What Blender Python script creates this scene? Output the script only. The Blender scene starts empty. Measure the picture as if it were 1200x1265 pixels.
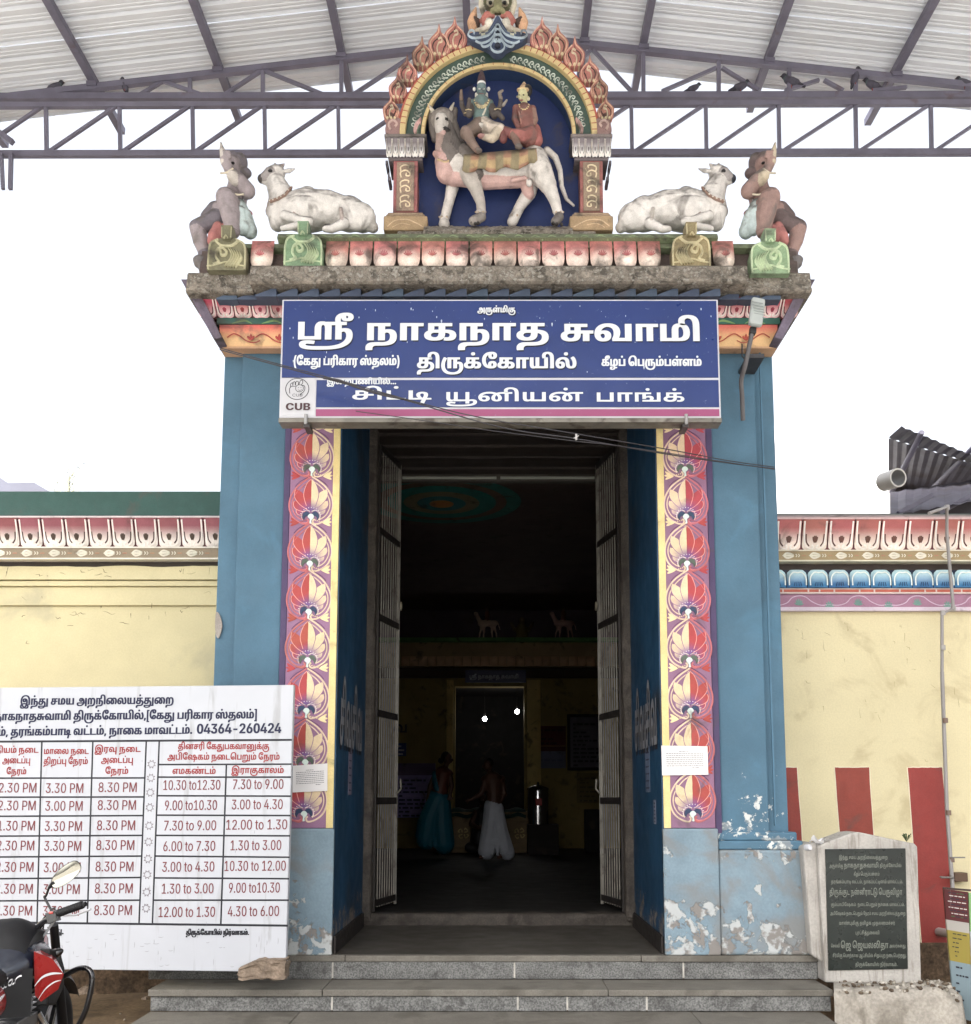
import bpy, bmesh, math, random
import numpy as np
from mathutils import Vector, Matrix, Euler, noise
from mathutils.geometry import tessellate_polygon, delaunay_2d_cdt

# ------------------------------------------------------------------ camera, sky, sun, exposure
scene = bpy.context.scene
COL = scene.collection
F_PX, CX, CY = 1250.0, 616.0, 833.0          # focal length and optical axis, in pixels of the 1200 x 1265 photograph
PITCH = math.radians(7.0)
EYE = Vector((0.0, -7.35, 1.57))
cam_d = bpy.data.cameras.new('camera'); cam = bpy.data.objects.new('camera', cam_d); COL.objects.link(cam)
cam.location = EYE; cam.rotation_euler = (math.pi/2 + PITCH, 0, 0)
cam_d.sensor_fit = 'VERTICAL'; cam_d.sensor_height = 36.0; cam_d.lens = F_PX/1265*36.0
cam_d.shift_x = -(CX-600)/1265; cam_d.shift_y = (CY-632.5)/1265
cam_d.clip_start = 0.05; cam_d.clip_end = 2000
scene.camera = cam
SUN_EL, SUN_AZ = math.radians(52), math.radians(200)     # azimuth clockwise from +Y: the sun stands behind the viewer
w = bpy.data.worlds.new('World'); scene.world = w; w.use_nodes = True
wn = w.node_tree; wn.nodes.clear()
sky = wn.nodes.new('ShaderNodeTexSky'); sky.sky_type = 'NISHITA'; sky.sun_disc = False
sky.sun_elevation = SUN_EL; sky.sun_rotation = SUN_AZ; sky.dust_density = 7.0; sky.air_density = 1.0; sky.ozone_density = 0.6
hs = wn.nodes.new('ShaderNodeHueSaturation'); hs.inputs['Saturation'].default_value = 0.28
bg = wn.nodes.new('ShaderNodeBackground'); bg.inputs['Strength'].default_value = 0.15
wo = wn.nodes.new('ShaderNodeOutputWorld')
wn.links.new(sky.outputs[0], hs.inputs['Color']); wn.links.new(hs.outputs[0], bg.inputs[0]); wn.links.new(bg.outputs[0], wo.inputs[0])
sl = bpy.data.lights.new('sun', 'SUN'); sl.energy = 1.5; sl.angle = math.radians(10); sl.color = (1, .96, .9)
so = bpy.data.objects.new('sun', sl); COL.objects.link(so)
sdir = Vector((math.sin(SUN_AZ)*math.cos(SUN_EL), math.cos(SUN_AZ)*math.cos(SUN_EL), math.sin(SUN_EL)))
so.rotation_euler = sdir.to_track_quat('Z', 'Y').to_euler(); so.location = (0, -20, 20)
scene.view_settings.view_transform = 'Standard'; scene.view_settings.look = 'None'
scene.view_settings.exposure = 1.85; scene.view_settings.gamma = 1.0; scene.view_settings.use_curve_mapping = False
scene.cycles.max_bounces = 10; scene.cycles.diffuse_bounces = 6; scene.cycles.use_denoising = True
scene.cycles.caustics_reflective = False; scene.cycles.caustics_refractive = False

# ------------------------------------------------------------------ helpers
FW = Vector((0, math.cos(PITCH), math.sin(PITCH))); UPV = Vector((0, -math.sin(PITCH), math.cos(PITCH)))
def ray(px, py): return FW + Vector((1, 0, 0))*((px-CX)/F_PX) + UPV*((CY-py)/F_PX)
def P(px, py, Y):
    "the place in the plane y = Y that shows at this pixel of the photograph"
    d = ray(px, py); return EYE + d*((Y-EYE.y)/d.y)
def X(px, Y, py=800): return P(px, py, Y).x
def Z(py, Y): return P(CX, py, Y).z
def PPM(Y, py=800): return F_PX/((Y-EYE.y)/ray(CX, py).y)
def lin(c): return ((c/255+0.055)/1.055)**2.4 if c > 10.3 else c/255/12.92
def C(r, g, b): return (lin(r), lin(g), lin(b))
def mix(a, b, t): return tuple(a[i]*(1-t)+b[i]*t for i in range(3))
def rnd(s): return random.Random(s)

def catmull(pts, n=6, closed=False):
    if len(pts) < 3: return [Vector(p) for p in pts]
    P_ = [Vector(p) for p in pts]; N = len(P_); out = []
    for i in range(N if closed else N-1):
        g = lambda k: P_[k % N] if closed else P_[min(max(k, 0), N-1)]
        a, b, c, d = g(i-1), g(i), g(i+1), g(i+2)
        for k in range(n):
            t = k/n
            out.append(0.5*((2*b)+(c-a)*t+(2*a-5*b+4*c-d)*t*t+(3*b-a-3*c+d)*t**3))
    if not closed: out.append(P_[-1])
    return out

class MB:
    "collects shapes, then links them as ONE mesh object; every face corner can carry a paint colour"
    def __init__(s, col=(.5, .5, .5)): s.v = []; s.f = []; s.c = []; s.col = col; s.smooth = []
    def add(s, vs, fs, cols=None, smooth=False):
        b = len(s.v); s.v += [tuple(v) for v in vs]
        for f in fs: s.f.append(tuple(b+i for i in f)); s.smooth.append(smooth)
        if cols is None: cols = s.col
        if isinstance(cols[0], (int, float)): s.c += [cols]*len(vs)
        else: s.c += list(cols)
        return s
    def box(s, x0, x1, y0, y1, z0, z1, col=None):
        if x0 > x1: x0, x1 = x1, x0
        if y0 > y1: y0, y1 = y1, y0
        if z0 > z1: z0, z1 = z1, z0
        vs = [(x, y, z) for z in (z0, z1) for y in (y0, y1) for x in (x0, x1)]
        return s.add(vs, [(0, 2, 3, 1), (4, 5, 7, 6), (0, 1, 5, 4), (2, 6, 7, 3), (0, 4, 6, 2), (1, 3, 7, 5)], col)
    def boxc(s, c, size, rot=None, col=None):
        R = Euler(rot).to_matrix() if rot else Matrix.Identity(3); c = Vector(c)
        vs = [c+R @ Vector((x*size[0]/2, y*size[1]/2, z*size[2]/2)) for z in (-1, 1) for y in (-1, 1) for x in (-1, 1)]
        return s.add(vs, [(0, 2, 3, 1), (4, 5, 7, 6), (0, 1, 5, 4), (2, 6, 7, 3), (0, 4, 6, 2), (1, 3, 7, 5)], col)
    def prism(s, poly, y0, y1, col=None):
        "poly of (x, z) pushed from y0 (front) to y1"
        n = len(poly); vs = [(x, y0, z) for x, z in poly]+[(x, y1, z) for x, z in poly]
        ar = sum(poly[i][0]*poly[(i+1) % n][1]-poly[(i+1) % n][0]*poly[i][1] for i in range(n))
        tr = tessellate_polygon([[Vector((x, z, 0)) for x, z in poly]])
        fs = []
        for t in tr:
            a, b, c = [poly[i] for i in t]
            o = (b[0]-a[0])*(c[1]-a[1])-(c[0]-a[0])*(b[1]-a[1])
            t = tuple(t) if o > 0 else tuple(reversed(t))
            fs.append(t); fs.append(tuple(n+i for i in reversed(t)))
        for i in range(n):
            j = (i+1) % n
            fs.append((i, i+n, j+n, j) if ar > 0 else (i, j, j+n, i+n))
        return s.add(vs, fs, col)
    def extrude_x(s, prof, x0, x1, col=None, cols=None, caps=True, nx=1):
        "prof of (y, z), swept along x; cols one per profile point"
        n = len(prof); vs = []; cc = []
        for k in range(nx+1):
            x = x0+(x1-x0)*k/nx; vs += [(x, y, z) for y, z in prof]
            if cols: cc += list(cols)
        fs = [(k*n+i, (k+1)*n+i, (k+1)*n+(i+1) % n, k*n+(i+1) % n) for k in range(nx) for i in range(n)]
        if caps: fs += [tuple(reversed(range(nx*n, nx*n+n))), tuple(range(n))]
        return s.add(vs, fs, cc if cols else col)
    def tube(s, pts, r, n=8, col=None, caps=True, smooth=True, flat=None):
        pts = [Vector(p) for p in pts]; R = r if hasattr(r, '__len__') else [r]*len(pts)
        vs = []; up = None
        for i, p in enumerate(pts):
            t = (pts[min(i+1, len(pts)-1)]-pts[max(i-1, 0)])
            t = t.normalized() if t.length > 1e-9 else Vector((0, 0, 1))
            if up is None: up = Vector((0, 0, 1)) if abs(t.z) < .9 else Vector((0, 1, 0))
            a = t.cross(up); a = a.normalized() if a.length > 1e-6 else t.orthogonal().normalized()
            b = a.cross(t).normalized(); up = b
            for k in range(n):
                q = 2*math.pi*(k+.5)/n; vs.append(p+(a*math.cos(q)+b*math.sin(q)*(flat or 1))*R[i])
        fs = [(i*n+k, i*n+(k+1) % n, (i+1)*n+(k+1) % n, (i+1)*n+k) for i in range(len(pts)-1) for k in range(n)]
        s.add(vs, fs, col, smooth)
        if caps:
            m = len(pts)-1
            s.add([vs[k] for k in range(n)], [tuple(reversed(range(n)))], col)
            s.add([vs[m*n+k] for k in range(n)], [tuple(range(n))], col)
        return s
    def bar(s, a, b, w, h=None, col=None):
        "square bar from a to b"
        a, b = Vector(a), Vector(b); h = h or w; t = (b-a).normalized()
        up = Vector((0, 1, 0)) if abs(t.y) < .9 else Vector((0, 0, 1)); sd = t.cross(up).normalized(); up = sd.cross(t)
        vs = [q+sd*(i*w/2)+up*(j*h/2) for q in (a, b) for i, j in ((-1, -1), (1, -1), (1, 1), (-1, 1))]
        return s.add(vs, [(0, 1, 2, 3), (7, 6, 5, 4), (0, 4, 5, 1), (1, 5, 6, 2), (2, 6, 7, 3), (3, 7, 4, 0)], col)
    def lathe(s, prof, c=(0, 0, 0), n=20, col=None, smooth=True, axis='z'):
        vs = []; cc = []
        for r, z, *k in prof:
            for i in range(n):
                q = 2*math.pi*i/n; p = (r*math.cos(q), r*math.sin(q), z)
                if axis == 'y': p = (p[0], -p[2], p[1])
                if axis == 'x': p = (p[2], p[0], p[1])
                vs.append((c[0]+p[0], c[1]+p[1], c[2]+p[2])); cc.append(k[0] if k else (col or s.col))
        m = len(prof)
        fs = [(i*n+k, i*n+(k+1) % n, (i+1)*n+(k+1) % n, (i+1)*n+k) for i in range(m-1) for k in range(n)]
        s.add(vs, fs, cc, smooth)
        s.add(vs[:n], [tuple(reversed(range(n)))], cc[:n]); s.add(vs[-n:], [tuple(range(n))], cc[-n:])
        return s
    def ell(s, c, r, col=None, n=12, rot=None):
        R = Euler(rot).to_matrix() if rot else Matrix.Identity(3); m = n//2+1; c = Vector(c); vs = []
        for i in range(m+1):
            a = math.pi*i/m
            for k in range(n):
                q = 2*math.pi*k/n
                vs.append(c+R @ Vector((r[0]*math.sin(a)*math.cos(q), r[1]*math.sin(a)*math.sin(q), r[2]*math.cos(a))))
        fs = [(i*n+k, (i+1)*n+k, (i+1)*n+(k+1) % n, i*n+(k+1) % n) for i in range(m) for k in range(n)]
        return s.add(vs, fs, col, True)
    def grid(s, fn, nu, nv, col=None, smooth=True, flip=False):
        "fn(u, v) -> point or (point, colour)"
        vs = []; cc = []
        for j in range(nv+1):
            for i in range(nu+1):
                q = fn(i/nu, j/nv)
                if isinstance(q, tuple) and len(q) == 2: vs.append(q[0]); cc.append(q[1])
                else: vs.append(q)
        fs = []
        for j in range(nv):
            for i in range(nu):
                a = j*(nu+1)+i; f = (a, a+1, a+nu+2, a+nu+1); fs.append(tuple(reversed(f)) if flip else f)
        return s.add(vs, fs, cc or col, smooth)
    # ---- flat ornament: u to the right, v DOWN, h = how far it stands proud (towards -y)
    def stroke(s, pts, wd, h=.003, col=None, n=5, closed=False, sc=1, o=(0, 0, 0), taper=False, base=0):
        pts = [Vector((p[0], p[1])) for p in pts]
        q = catmull(pts, n, closed) if len(pts) > 2 else pts
        if closed: q = q+[q[0]]
        vs = []; m = len(q)
        for i, p in enumerate(q):
            if closed: a, b = q[(i-1) % (m-1)], q[(i+1) % (m-1)]
            else: a, b = q[max(i-1, 0)], q[min(i+1, m-1)]
            t = (b-a); t = t.normalized() if t.length > 1e-9 else Vector((1, 0)); nn = Vector((-t.y, t.x))
            k = wd/2*((1-abs(2*i/(m-1)-1)**2)*.85+.15 if taper else 1)
            for e, hh in ((-1, base), (0, base+h), (1, base)):
                z = p+nn*(k*e); vs.append((o[0]+z.x*sc, o[1]-hh, o[2]-z.y*sc))
        fs = []
        for i in range(m-1):
            for e in (0, 1):
                fs.append((i*3+e, i*3+e+1, i*3+e+4, i*3+e+3))
        return s.add(vs, fs, col, True)
    def fill(s, pts, h=.002, col=None, cf=None, sc=1, o=(0, 0, 0), n=4, smooth_pts=True, base=0, skirt=True):
        q = catmull([Vector((p[0], p[1])) for p in pts], n, True) if smooth_pts else [Vector((p[0], p[1])) for p in pts]
        m = len(q); vs = [(o[0]+p.x*sc, o[1]-h-base, o[2]-p.y*sc) for p in q]
        cols = [cf(p.x, p.y) for p in q] if cf else (col or s.col)
        tr = tessellate_polygon([[Vector((p.x, p.y, 0)) for p in q]]); fs = []
        for t in tr:
            a, b, c = [q[i] for i in t]
            oo = (b.x-a.x)*(c.y-a.y)-(c.x-a.x)*(b.y-a.y)
            fs.append(tuple(t) if oo < 0 else tuple(reversed(t)))
        s.add(vs, fs, cols)
        if skirt:
            ar = sum(q[i].x*q[(i+1) % m].y-q[(i+1) % m].x*q[i].y for i in range(m))
            vb = [(v[0], v[1]+h, v[2]) for v in vs]
            fs = [((i, (i+1) % m, m+(i+1) % m, m+i) if ar > 0 else (i, m+i, m+(i+1) % m, (i+1) % m)) for i in range(m)]
            s.add(vs+vb, fs, (list(cols)*2) if cf else cols)
        return s

def W(o):
    p = Vector((0, 0, 0))
    while o is not None: p = p+o.location; o = o.parent
    return p
def link(name, me, mat, parent=None, loc=None):
    o = bpy.data.objects.new(name, me); COL.objects.link(o)
    if mat is not None and not me.materials: me.materials.append(mat)
    if parent is not None: o.parent = parent
    if loc is not None: o.location = loc
    return o
def to_mesh(name, mb, off=(0, 0, 0)):
    me = bpy.data.meshes.new(name)
    vs = [(v[0]-off[0], v[1]-off[1], v[2]-off[2]) for v in mb.v]
    me.from_pydata(vs, [], mb.f); me.update()
    at = me.color_attributes.new('col', 'FLOAT_COLOR', 'POINT')
    at.data.foreach_set('color', np.array([(c[0], c[1], c[2], 1) for c in mb.c], dtype=np.float32).ravel())
    me.polygons.foreach_set('use_smooth', mb.smooth)
    return me
def build(name, mb, mat, parent=None, at=None, local=False, bevel=0, label=None, kind=None):
    """world-coordinate mesh under its parent; with at=, the mesh is local and stands at that world point;
    with local=True the mesh is already in the parent's own coordinates"""
    if local: off = (0, 0, 0); loc = (0, 0, 0)
    elif at is not None: off = (0, 0, 0); loc = Vector(at)-(W(parent) if parent else Vector())
    else: off = W(parent) if parent else (0, 0, 0); loc = (0, 0, 0)
    me = to_mesh(name, mb, off)
    o = link(name, me, mat, parent, loc)
    if bevel:
        m = o.modifiers.new('bevel', 'BEVEL'); m.width = bevel; m.segments = 2; m.limit_method = 'ANGLE'; m.angle_limit = math.radians(40)
    if label: o['label'] = label
    if kind: o['kind'] = kind
    return o
def again(src, at, parent=None, rot=None, scale=None):
    o = src.copy(); COL.objects.link(o); o.parent = parent or src.parent
    o.location = Vector(at)-(W(o.parent) if o.parent else Vector())
    if rot is not None: o.rotation_euler = rot
    if scale is not None: o.scale = scale
    return o
def tag(o, label, cat, group=None, kind=None):
    o['label'] = label; o['category'] = cat
    if group: o['group'] = group
    if kind: o['kind'] = kind
    return o
def thing(name, label, cat, loc=(0, 0, 0), group=None, rot=None):
    o = bpy.data.objects.new(name, None); COL.objects.link(o); o.location = loc; o.empty_display_size = .1
    if rot: o.rotation_euler = rot
    return tag(o, label, cat, group)
def struct(name, mb, mat, **k):
    o = build(name, mb, mat, **k); o['kind'] = 'structure'; return o
def copy_tree(o, parent=None):
    c = o.copy(); COL.objects.link(c)
    if parent is not None: c.parent = parent
    for ch in list(o.children): copy_tree(ch, c)
    return c

# ------------------------------------------------------------------ materials
def material(name, color=None, rough=.7, metal=0, var=.12, vscale=3, dirt=None, dirt_amt=0, dirt_scale=4, streak=False,
             bump=.2, bscale=60, chips=None, chip_amt=0, chip_scale=9, chip_low=None, spec=.4, fine=0, trans=0, coat=0, stretch=None, sat=1, soot=0, each=0):
    """color None: the paint colour stored on the mesh. chips: worn-away patches showing what is under the paint
    (chip_low = (z0, z1): they grow from none at z1 to full at z0, the height that people and rain reach)"""
    m = bpy.data.materials.new(name); m.use_nodes = True; nt = m.node_tree; N = nt.nodes; L = nt.links; N.clear()
    out = N.new('ShaderNodeOutputMaterial'); bs = N.new('ShaderNodeBsdfPrincipled'); L.new(bs.outputs[0], out.inputs[0])
    geo = N.new('ShaderNodeNewGeometry'); pos = geo.outputs['Position']
    bs.inputs['Roughness'].default_value = rough; bs.inputs['Metallic'].default_value = metal
    bs.inputs['Specular IOR Level'].default_value = spec
    if coat: bs.inputs['Coat Weight'].default_value = coat; bs.inputs['Coat Roughness'].default_value = .08
    if trans: bs.inputs['Transmission Weight'].default_value = trans
    if color is None:
        a = N.new('ShaderNodeAttribute'); a.attribute_name = 'col'; base = a.outputs['Color']
    else:
        r = N.new('ShaderNodeRGB'); r.outputs[0].default_value = (*color, 1); base = r.outputs[0]
    def nz(scale, detail=5, vec=None, dist=0, r=.55):
        n = N.new('ShaderNodeTexNoise'); n.inputs['Scale'].default_value = scale; n.inputs['Detail'].default_value = detail
        n.inputs['Roughness'].default_value = r; n.inputs['Distortion'].default_value = dist; L.new(vec or pos, n.inputs['Vector']); return n.outputs['Fac']
    def ramp(f, a, b, inter='LINEAR'):
        q = N.new('ShaderNodeMapRange'); q.inputs['From Min'].default_value = a; q.inputs['From Max'].default_value = b
        q.interpolation_type = 'SMOOTHSTEP'; L.new(f, q.inputs['Value']); return q.outputs[0]
    def mul(a, b, op='MULTIPLY'):
        q = N.new('ShaderNodeMath'); q.operation = op
        for i, v in enumerate((a, b)):
            if isinstance(v, (int, float)): q.inputs[i].default_value = v
            else: L.new(v, q.inputs[i])
        return q.outputs[0]
    def mixc(f, a, b, typ='MIX'):
        q = N.new('ShaderNodeMix'); q.data_type = 'RGBA'; q.blend_type = typ
        if isinstance(f, (int, float)): q.inputs[0].default_value = f
        else: L.new(f, q.inputs[0])
        for i, v in ((6, a), (7, b)):
            if isinstance(v, tuple): q.inputs[i].default_value = (*v[:3], 1)
            else: L.new(v, q.inputs[i])
        return q.outputs[2]
    def scaled(sx, sy, sz):
        q = N.new('ShaderNodeVectorMath'); q.operation = 'MULTIPLY'; L.new(pos, q.inputs[0]); q.inputs[1].default_value = (sx, sy, sz); return q.outputs[0]
    c = base
    if var:
        vec = scaled(*stretch) if stretch else None
        f = ramp(nz(vscale, 6, vec), .3, .7); f = mul(mul(f, 2*var), 1-var, 'ADD')
        g = N.new('ShaderNodeCombineColor');
        for i in range(3): L.new(f, g.inputs[i])
        c = mixc(1.0, c, g.outputs[0], 'MULTIPLY')
    if fine:
        f = mul(mul(ramp(nz(bscale*1.7, 3), .3, .7), 2*fine), 1-fine, 'ADD'); g = N.new('ShaderNodeCombineColor')
        for i in range(3): L.new(f, g.inputs[i])
        c = mixc(1.0, c, g.outputs[0], 'MULTIPLY')
    if dirt:
        vec = scaled(9, 9, .9) if streak else None
        f = mul(ramp(nz(dirt_scale, 7, vec, .6), .66-.35*dirt_amt, .78-.2*dirt_amt), min(1, .35+dirt_amt))
        c = mixc(f, c, dirt)
    if each:                                  # no two hand-painted pieces are mixed alike
        oi = N.new('ShaderNodeObjectInfo'); hh = N.new('ShaderNodeHueSaturation')
        L.new(mul(mul(oi.outputs['Random'], 2*each), 1-each, 'ADD'), hh.inputs['Value']); L.new(mul(mul(oi.outputs['Random'], -.02), .51, 'ADD'), hh.inputs['Hue']); L.new(c, hh.inputs['Color']); c = hh.outputs[0]
    if sat != 1:
        q = N.new('ShaderNodeHueSaturation'); q.inputs['Saturation'].default_value = sat; L.new(c, q.inputs['Color']); c = q.outputs[0]
    if soot:                                  # dust and algae settle on what faces up
        sp = N.new('ShaderNodeSeparateXYZ'); L.new(geo.outputs['Normal'], sp.inputs[0])
        f = mul(ramp(mul(sp.outputs['Z'], mul(nz(16, 6), 1.2), 'ADD'), .75, 1.35), soot); c = mixc(f, c, C(74, 68, 66))
    hgt = nz(bscale, 4)
    if chips:
        n1 = nz(chip_scale, 9, None, .3, .68)
        th = 1-chip_amt
        if chip_low:
            sp = N.new('ShaderNodeSeparateXYZ'); L.new(pos, sp.inputs[0])
            low = ramp(sp.outputs['Z'], chip_low[1], chip_low[0]); n1 = mul(n1, mul(mul(low, .45), .55, 'ADD'))
        f = ramp(n1, th*.62+.02, th*.62+.035)
        c2 = mixc(ramp(nz(chip_scale*2.3, 3), .45, .55), chips[0], chips[1])
        c = mixc(f, c, c2); hgt = mul(hgt, mul(f, 3.0), 'SUBTRACT')
    L.new(c, bs.inputs['Base Color'])
    rr = mul(mul(nz(vscale*3, 3), .3), rough-.15, 'ADD'); L.new(rr, bs.inputs['Roughness'])
    if bump:
        b = N.new('ShaderNodeBump'); b.inputs['Strength'].default_value = bump; b.inputs['Distance'].default_value = .004
        L.new(hgt, b.inputs['Height']); L.new(b.outputs[0], bs.inputs['Normal'])
    return m

M = {}
M['paint'] = material('painted_plaster', rough=.6, var=.08, vscale=6, dirt=C(80, 70, 64), dirt_amt=.26, sat=.92, each=.07, bump=.25, bscale=70, fine=.05)
M['old_paint'] = material('weathered_painted_plaster', each=.1, sat=.72, soot=.45, rough=.75, var=.16, vscale=7, dirt=C(66, 60, 54), dirt_amt=.5, dirt_scale=5, bump=.5, bscale=60, fine=.12)
M['mossy'] = material('blackened_cornice_plaster', C(132, 124, 114), rough=.9, var=.3, vscale=9, dirt=C(74, 70, 64), dirt_amt=.6, dirt_scale=14, bump=1, bscale=45, fine=.2,
                      chips=(C(150, 146, 138), C(128, 120, 110)), chip_amt=.2, chip_scale=22)
M['statue'] = material('weathered_statue_paint', rough=.7, sat=.72, soot=.7, var=.13, vscale=14, dirt=C(104, 96, 90), dirt_amt=.36, dirt_scale=6, streak=False, bump=.5, bscale=90, fine=.08)
M['blue'] = material('blue_limewash', C(76, 108, 128), rough=.7, var=.1, vscale=2.2, dirt=C(84, 124, 148), dirt_amt=.3, dirt_scale=2, bump=.3, bscale=50, fine=.03,
                     chips=(C(205, 208, 205), C(128, 138, 144)), chip_amt=.29, chip_scale=7, chip_low=(.7, 2.6))
M['blue_dark'] = material('jamb_blue_paint', C(28, 62, 88), rough=.5, var=.18, vscale=2, dirt=C(40, 36, 32), dirt_amt=.45, dirt_scale=1.2, streak=False, bump=.25, bscale=40,
                          chips=(C(120, 110, 100), C(80, 80, 82)), chip_amt=.28, chip_scale=8, chip_low=(.5, 1.1))
M['blue_worn'] = material('worn_pale_blue_plinth', C(122, 142, 154), rough=.8, var=.13, vscale=2.5, dirt=C(128, 128, 126), dirt_amt=.5, dirt_scale=2.2, bump=.6, bscale=35, fine=.06,
                          chips=(C(182, 186, 186), C(132, 128, 124)), chip_amt=.48, chip_scale=4.6, chip_low=(-.4, 1.25))
M['granite'] = material('grey_granite', C(108, 108, 106), rough=.8, var=.2, vscale=5, dirt=C(64, 62, 60), dirt_amt=.4, dirt_scale=9, bump=1, bscale=55, fine=.45)
M['granite_top'] = material('trodden_granite', C(112, 108, 100), rough=.7, var=.15, vscale=3, dirt=C(84, 80, 72), dirt_amt=.5, dirt_scale=3, bump=.4, bscale=60, fine=.12)
M['floor'] = material('dark_porch_stone', C(74, 70, 64), rough=.45, var=.14, vscale=2, dirt=C(56, 52, 46), dirt_amt=.3, dirt_scale=2, bump=.12, bscale=80, fine=.05)
M['mortar'] = material('white_mortar', C(176, 172, 164), rough=.9, var=.2, vscale=20, bump=.5)
M['yellow'] = material('yellow_limewash', C(216, 205, 168), rough=.9, var=.05, vscale=1.3, dirt=C(186, 172, 136), dirt_amt=.42, dirt_scale=2.4, bump=.3, bscale=45, fine=.04)
M['cream'] = material('cream_limewash', C(206, 196, 158), rough=.9, var=.07, vscale=1.5, dirt=C(170, 164, 140), dirt_amt=.3, dirt_scale=1.2, bump=.3, bscale=45, fine=.03)
M['rubble'] = material('bare_earth_plinth', C(92, 76, 60), rough=.95, var=.4, vscale=12, bump=1, bscale=25, fine=.3)
M['earth'] = material('dry_earth', C(112, 94, 74), rough=.95, var=.25, vscale=3, dirt=C(78, 64, 48), dirt_amt=.5, dirt_scale=2, bump=1, bscale=20, fine=.2)
M['steel'] = material('haze_lightened_steel', C(108, 106, 122), rough=.5, var=.12, vscale=4, bump=.05, dirt=C(84, 60, 52), dirt_amt=.15)  # grey lightened to put glare and haze into the steel colour
M['sheet'] = material('galvanised_sheet', C(222, 226, 232), rough=.6, metal=0, var=.06, vscale=.8, dirt=C(206, 206, 206), dirt_amt=.3, dirt_scale=.7, bump=.03)
M['shed'] = material('old_zinc_sheet', C(84, 82, 92), rough=.6, metal=.0, var=.15, vscale=1.5, dirt=C(70, 66, 66), dirt_amt=.5, dirt_scale=1.5, bump=.05)
M['bars'] = material('grey_gate_paint', C(122, 118, 110), rough=.5, metal=.1, var=.2, vscale=6, dirt=C(60, 48, 40), dirt_amt=.4, dirt_scale=7, bump=.1)
M['dark_iron'] = material('dark_iron', C(46, 42, 40), rough=.55, metal=.3, var=.2, vscale=8, bump=.2)
M['old_stone'] = material('oiled_door_stone', C(72, 66, 60), rough=.75, var=.25, vscale=6, dirt=C(48, 42, 38), dirt_amt=.5, dirt_scale=8, bump=.8, bscale=40, fine=.25)
M['dark_beam'] = material('smoke_darkened_beam', C(56, 48, 44), rough=.6, var=.3, vscale=2, stretch=(.3, 5, 5), bump=.4, bscale=30, fine=.1)
M['sign'] = material('enamelled_sign', rough=.35, var=.05, vscale=3, bump=.02, dirt=C(150, 160, 190), dirt_amt=.04, dirt_scale=40)
M['print'] = material('printed_board', rough=.4, var=.03, vscale=2, bump=.05, bscale=15, dirt=C(150, 150, 152), dirt_amt=.3, dirt_scale=1.6, streak=True)
M['lettering'] = material('lettering_paint', rough=.5, var=.05, vscale=8, bump=0)
M['paper'] = material('paper', C(224, 222, 222), rough=.8, var=.03, bump=.1, bscale=12)
M['ink'] = material('grey_ink', C(110, 108, 112), rough=.8, var=.1, bump=0)
M['whitewash'] = material('whitewashed_stone', C(172, 168, 162), rough=.85, var=.1, vscale=4, dirt=C(128, 122, 114), dirt_amt=.45, dirt_scale=3, streak=True, bump=.5, bscale=40, fine=.08)
M['slab'] = material('black_granite_slab', C(30, 36, 33), rough=.3, var=.15, vscale=4, bump=.03, fine=.1)
M['concrete'] = material('rough_concrete', C(158, 152, 142), rough=.9, var=.15, vscale=4, dirt=C(104, 98, 88), dirt_amt=.5, dirt_scale=4, bump=1, bscale=30, fine=.15)
M['white_wall'] = material('white_house_wall', C(236, 236, 236), rough=.9, var=.04, vscale=.8, bump=.1)
M['plastic'] = material('grey_plastic', None, rough=.5, var=.06, bump=.05)
M['gloss'] = material('bike_enamel', None, rough=.3, var=.02, bump=0, coat=1)
M['trim'] = material('black_bike_plastic', None, rough=.5, var=.05, bump=.05)
M['bouncer'] = material('pale_bounce_surface', C(192, 192, 190), rough=.9, var=.12, vscale=1.5, bump=.4, bscale=20)  # kept pale so the added slab throws light upward
M['rubber'] = material('black_rubber', C(24, 24, 26), rough=.6, var=.1, bump=.2, bscale=150)
M['chrome'] = material('chrome', C(190, 190, 192), rough=.2, metal=1, var=.02, bump=0)
M['mirror'] = material('mirror_glass', C(176, 176, 168), rough=.08, metal=1, var=0, bump=0)
M['cable'] = material('cable', C(58, 56, 60), rough=.5, var=0, bump=0)
M['skin'] = material('skin', None, rough=.55, var=.05, vscale=10, bump=.05)
M['feather'] = material('feathers', None, rough=.8, var=.15, vscale=30, bump=.3)
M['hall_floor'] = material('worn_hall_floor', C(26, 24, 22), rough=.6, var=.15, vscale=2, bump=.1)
M['hall'] = material('hall_paint', None, rough=.8, var=.12, vscale=2, dirt=C(60, 52, 40), dirt_amt=.3, bump=.1)
def emission(name, col, strength):
    m = bpy.data.materials.new(name); m.use_nodes = True; b = m.node_tree.nodes['Principled BSDF']
    b.inputs['Base Color'].default_value = (*col, 1); b.inputs['Emission Color'].default_value = (*col, 1); b.inputs['Emission Strength'].default_value = strength
    return m

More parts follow.
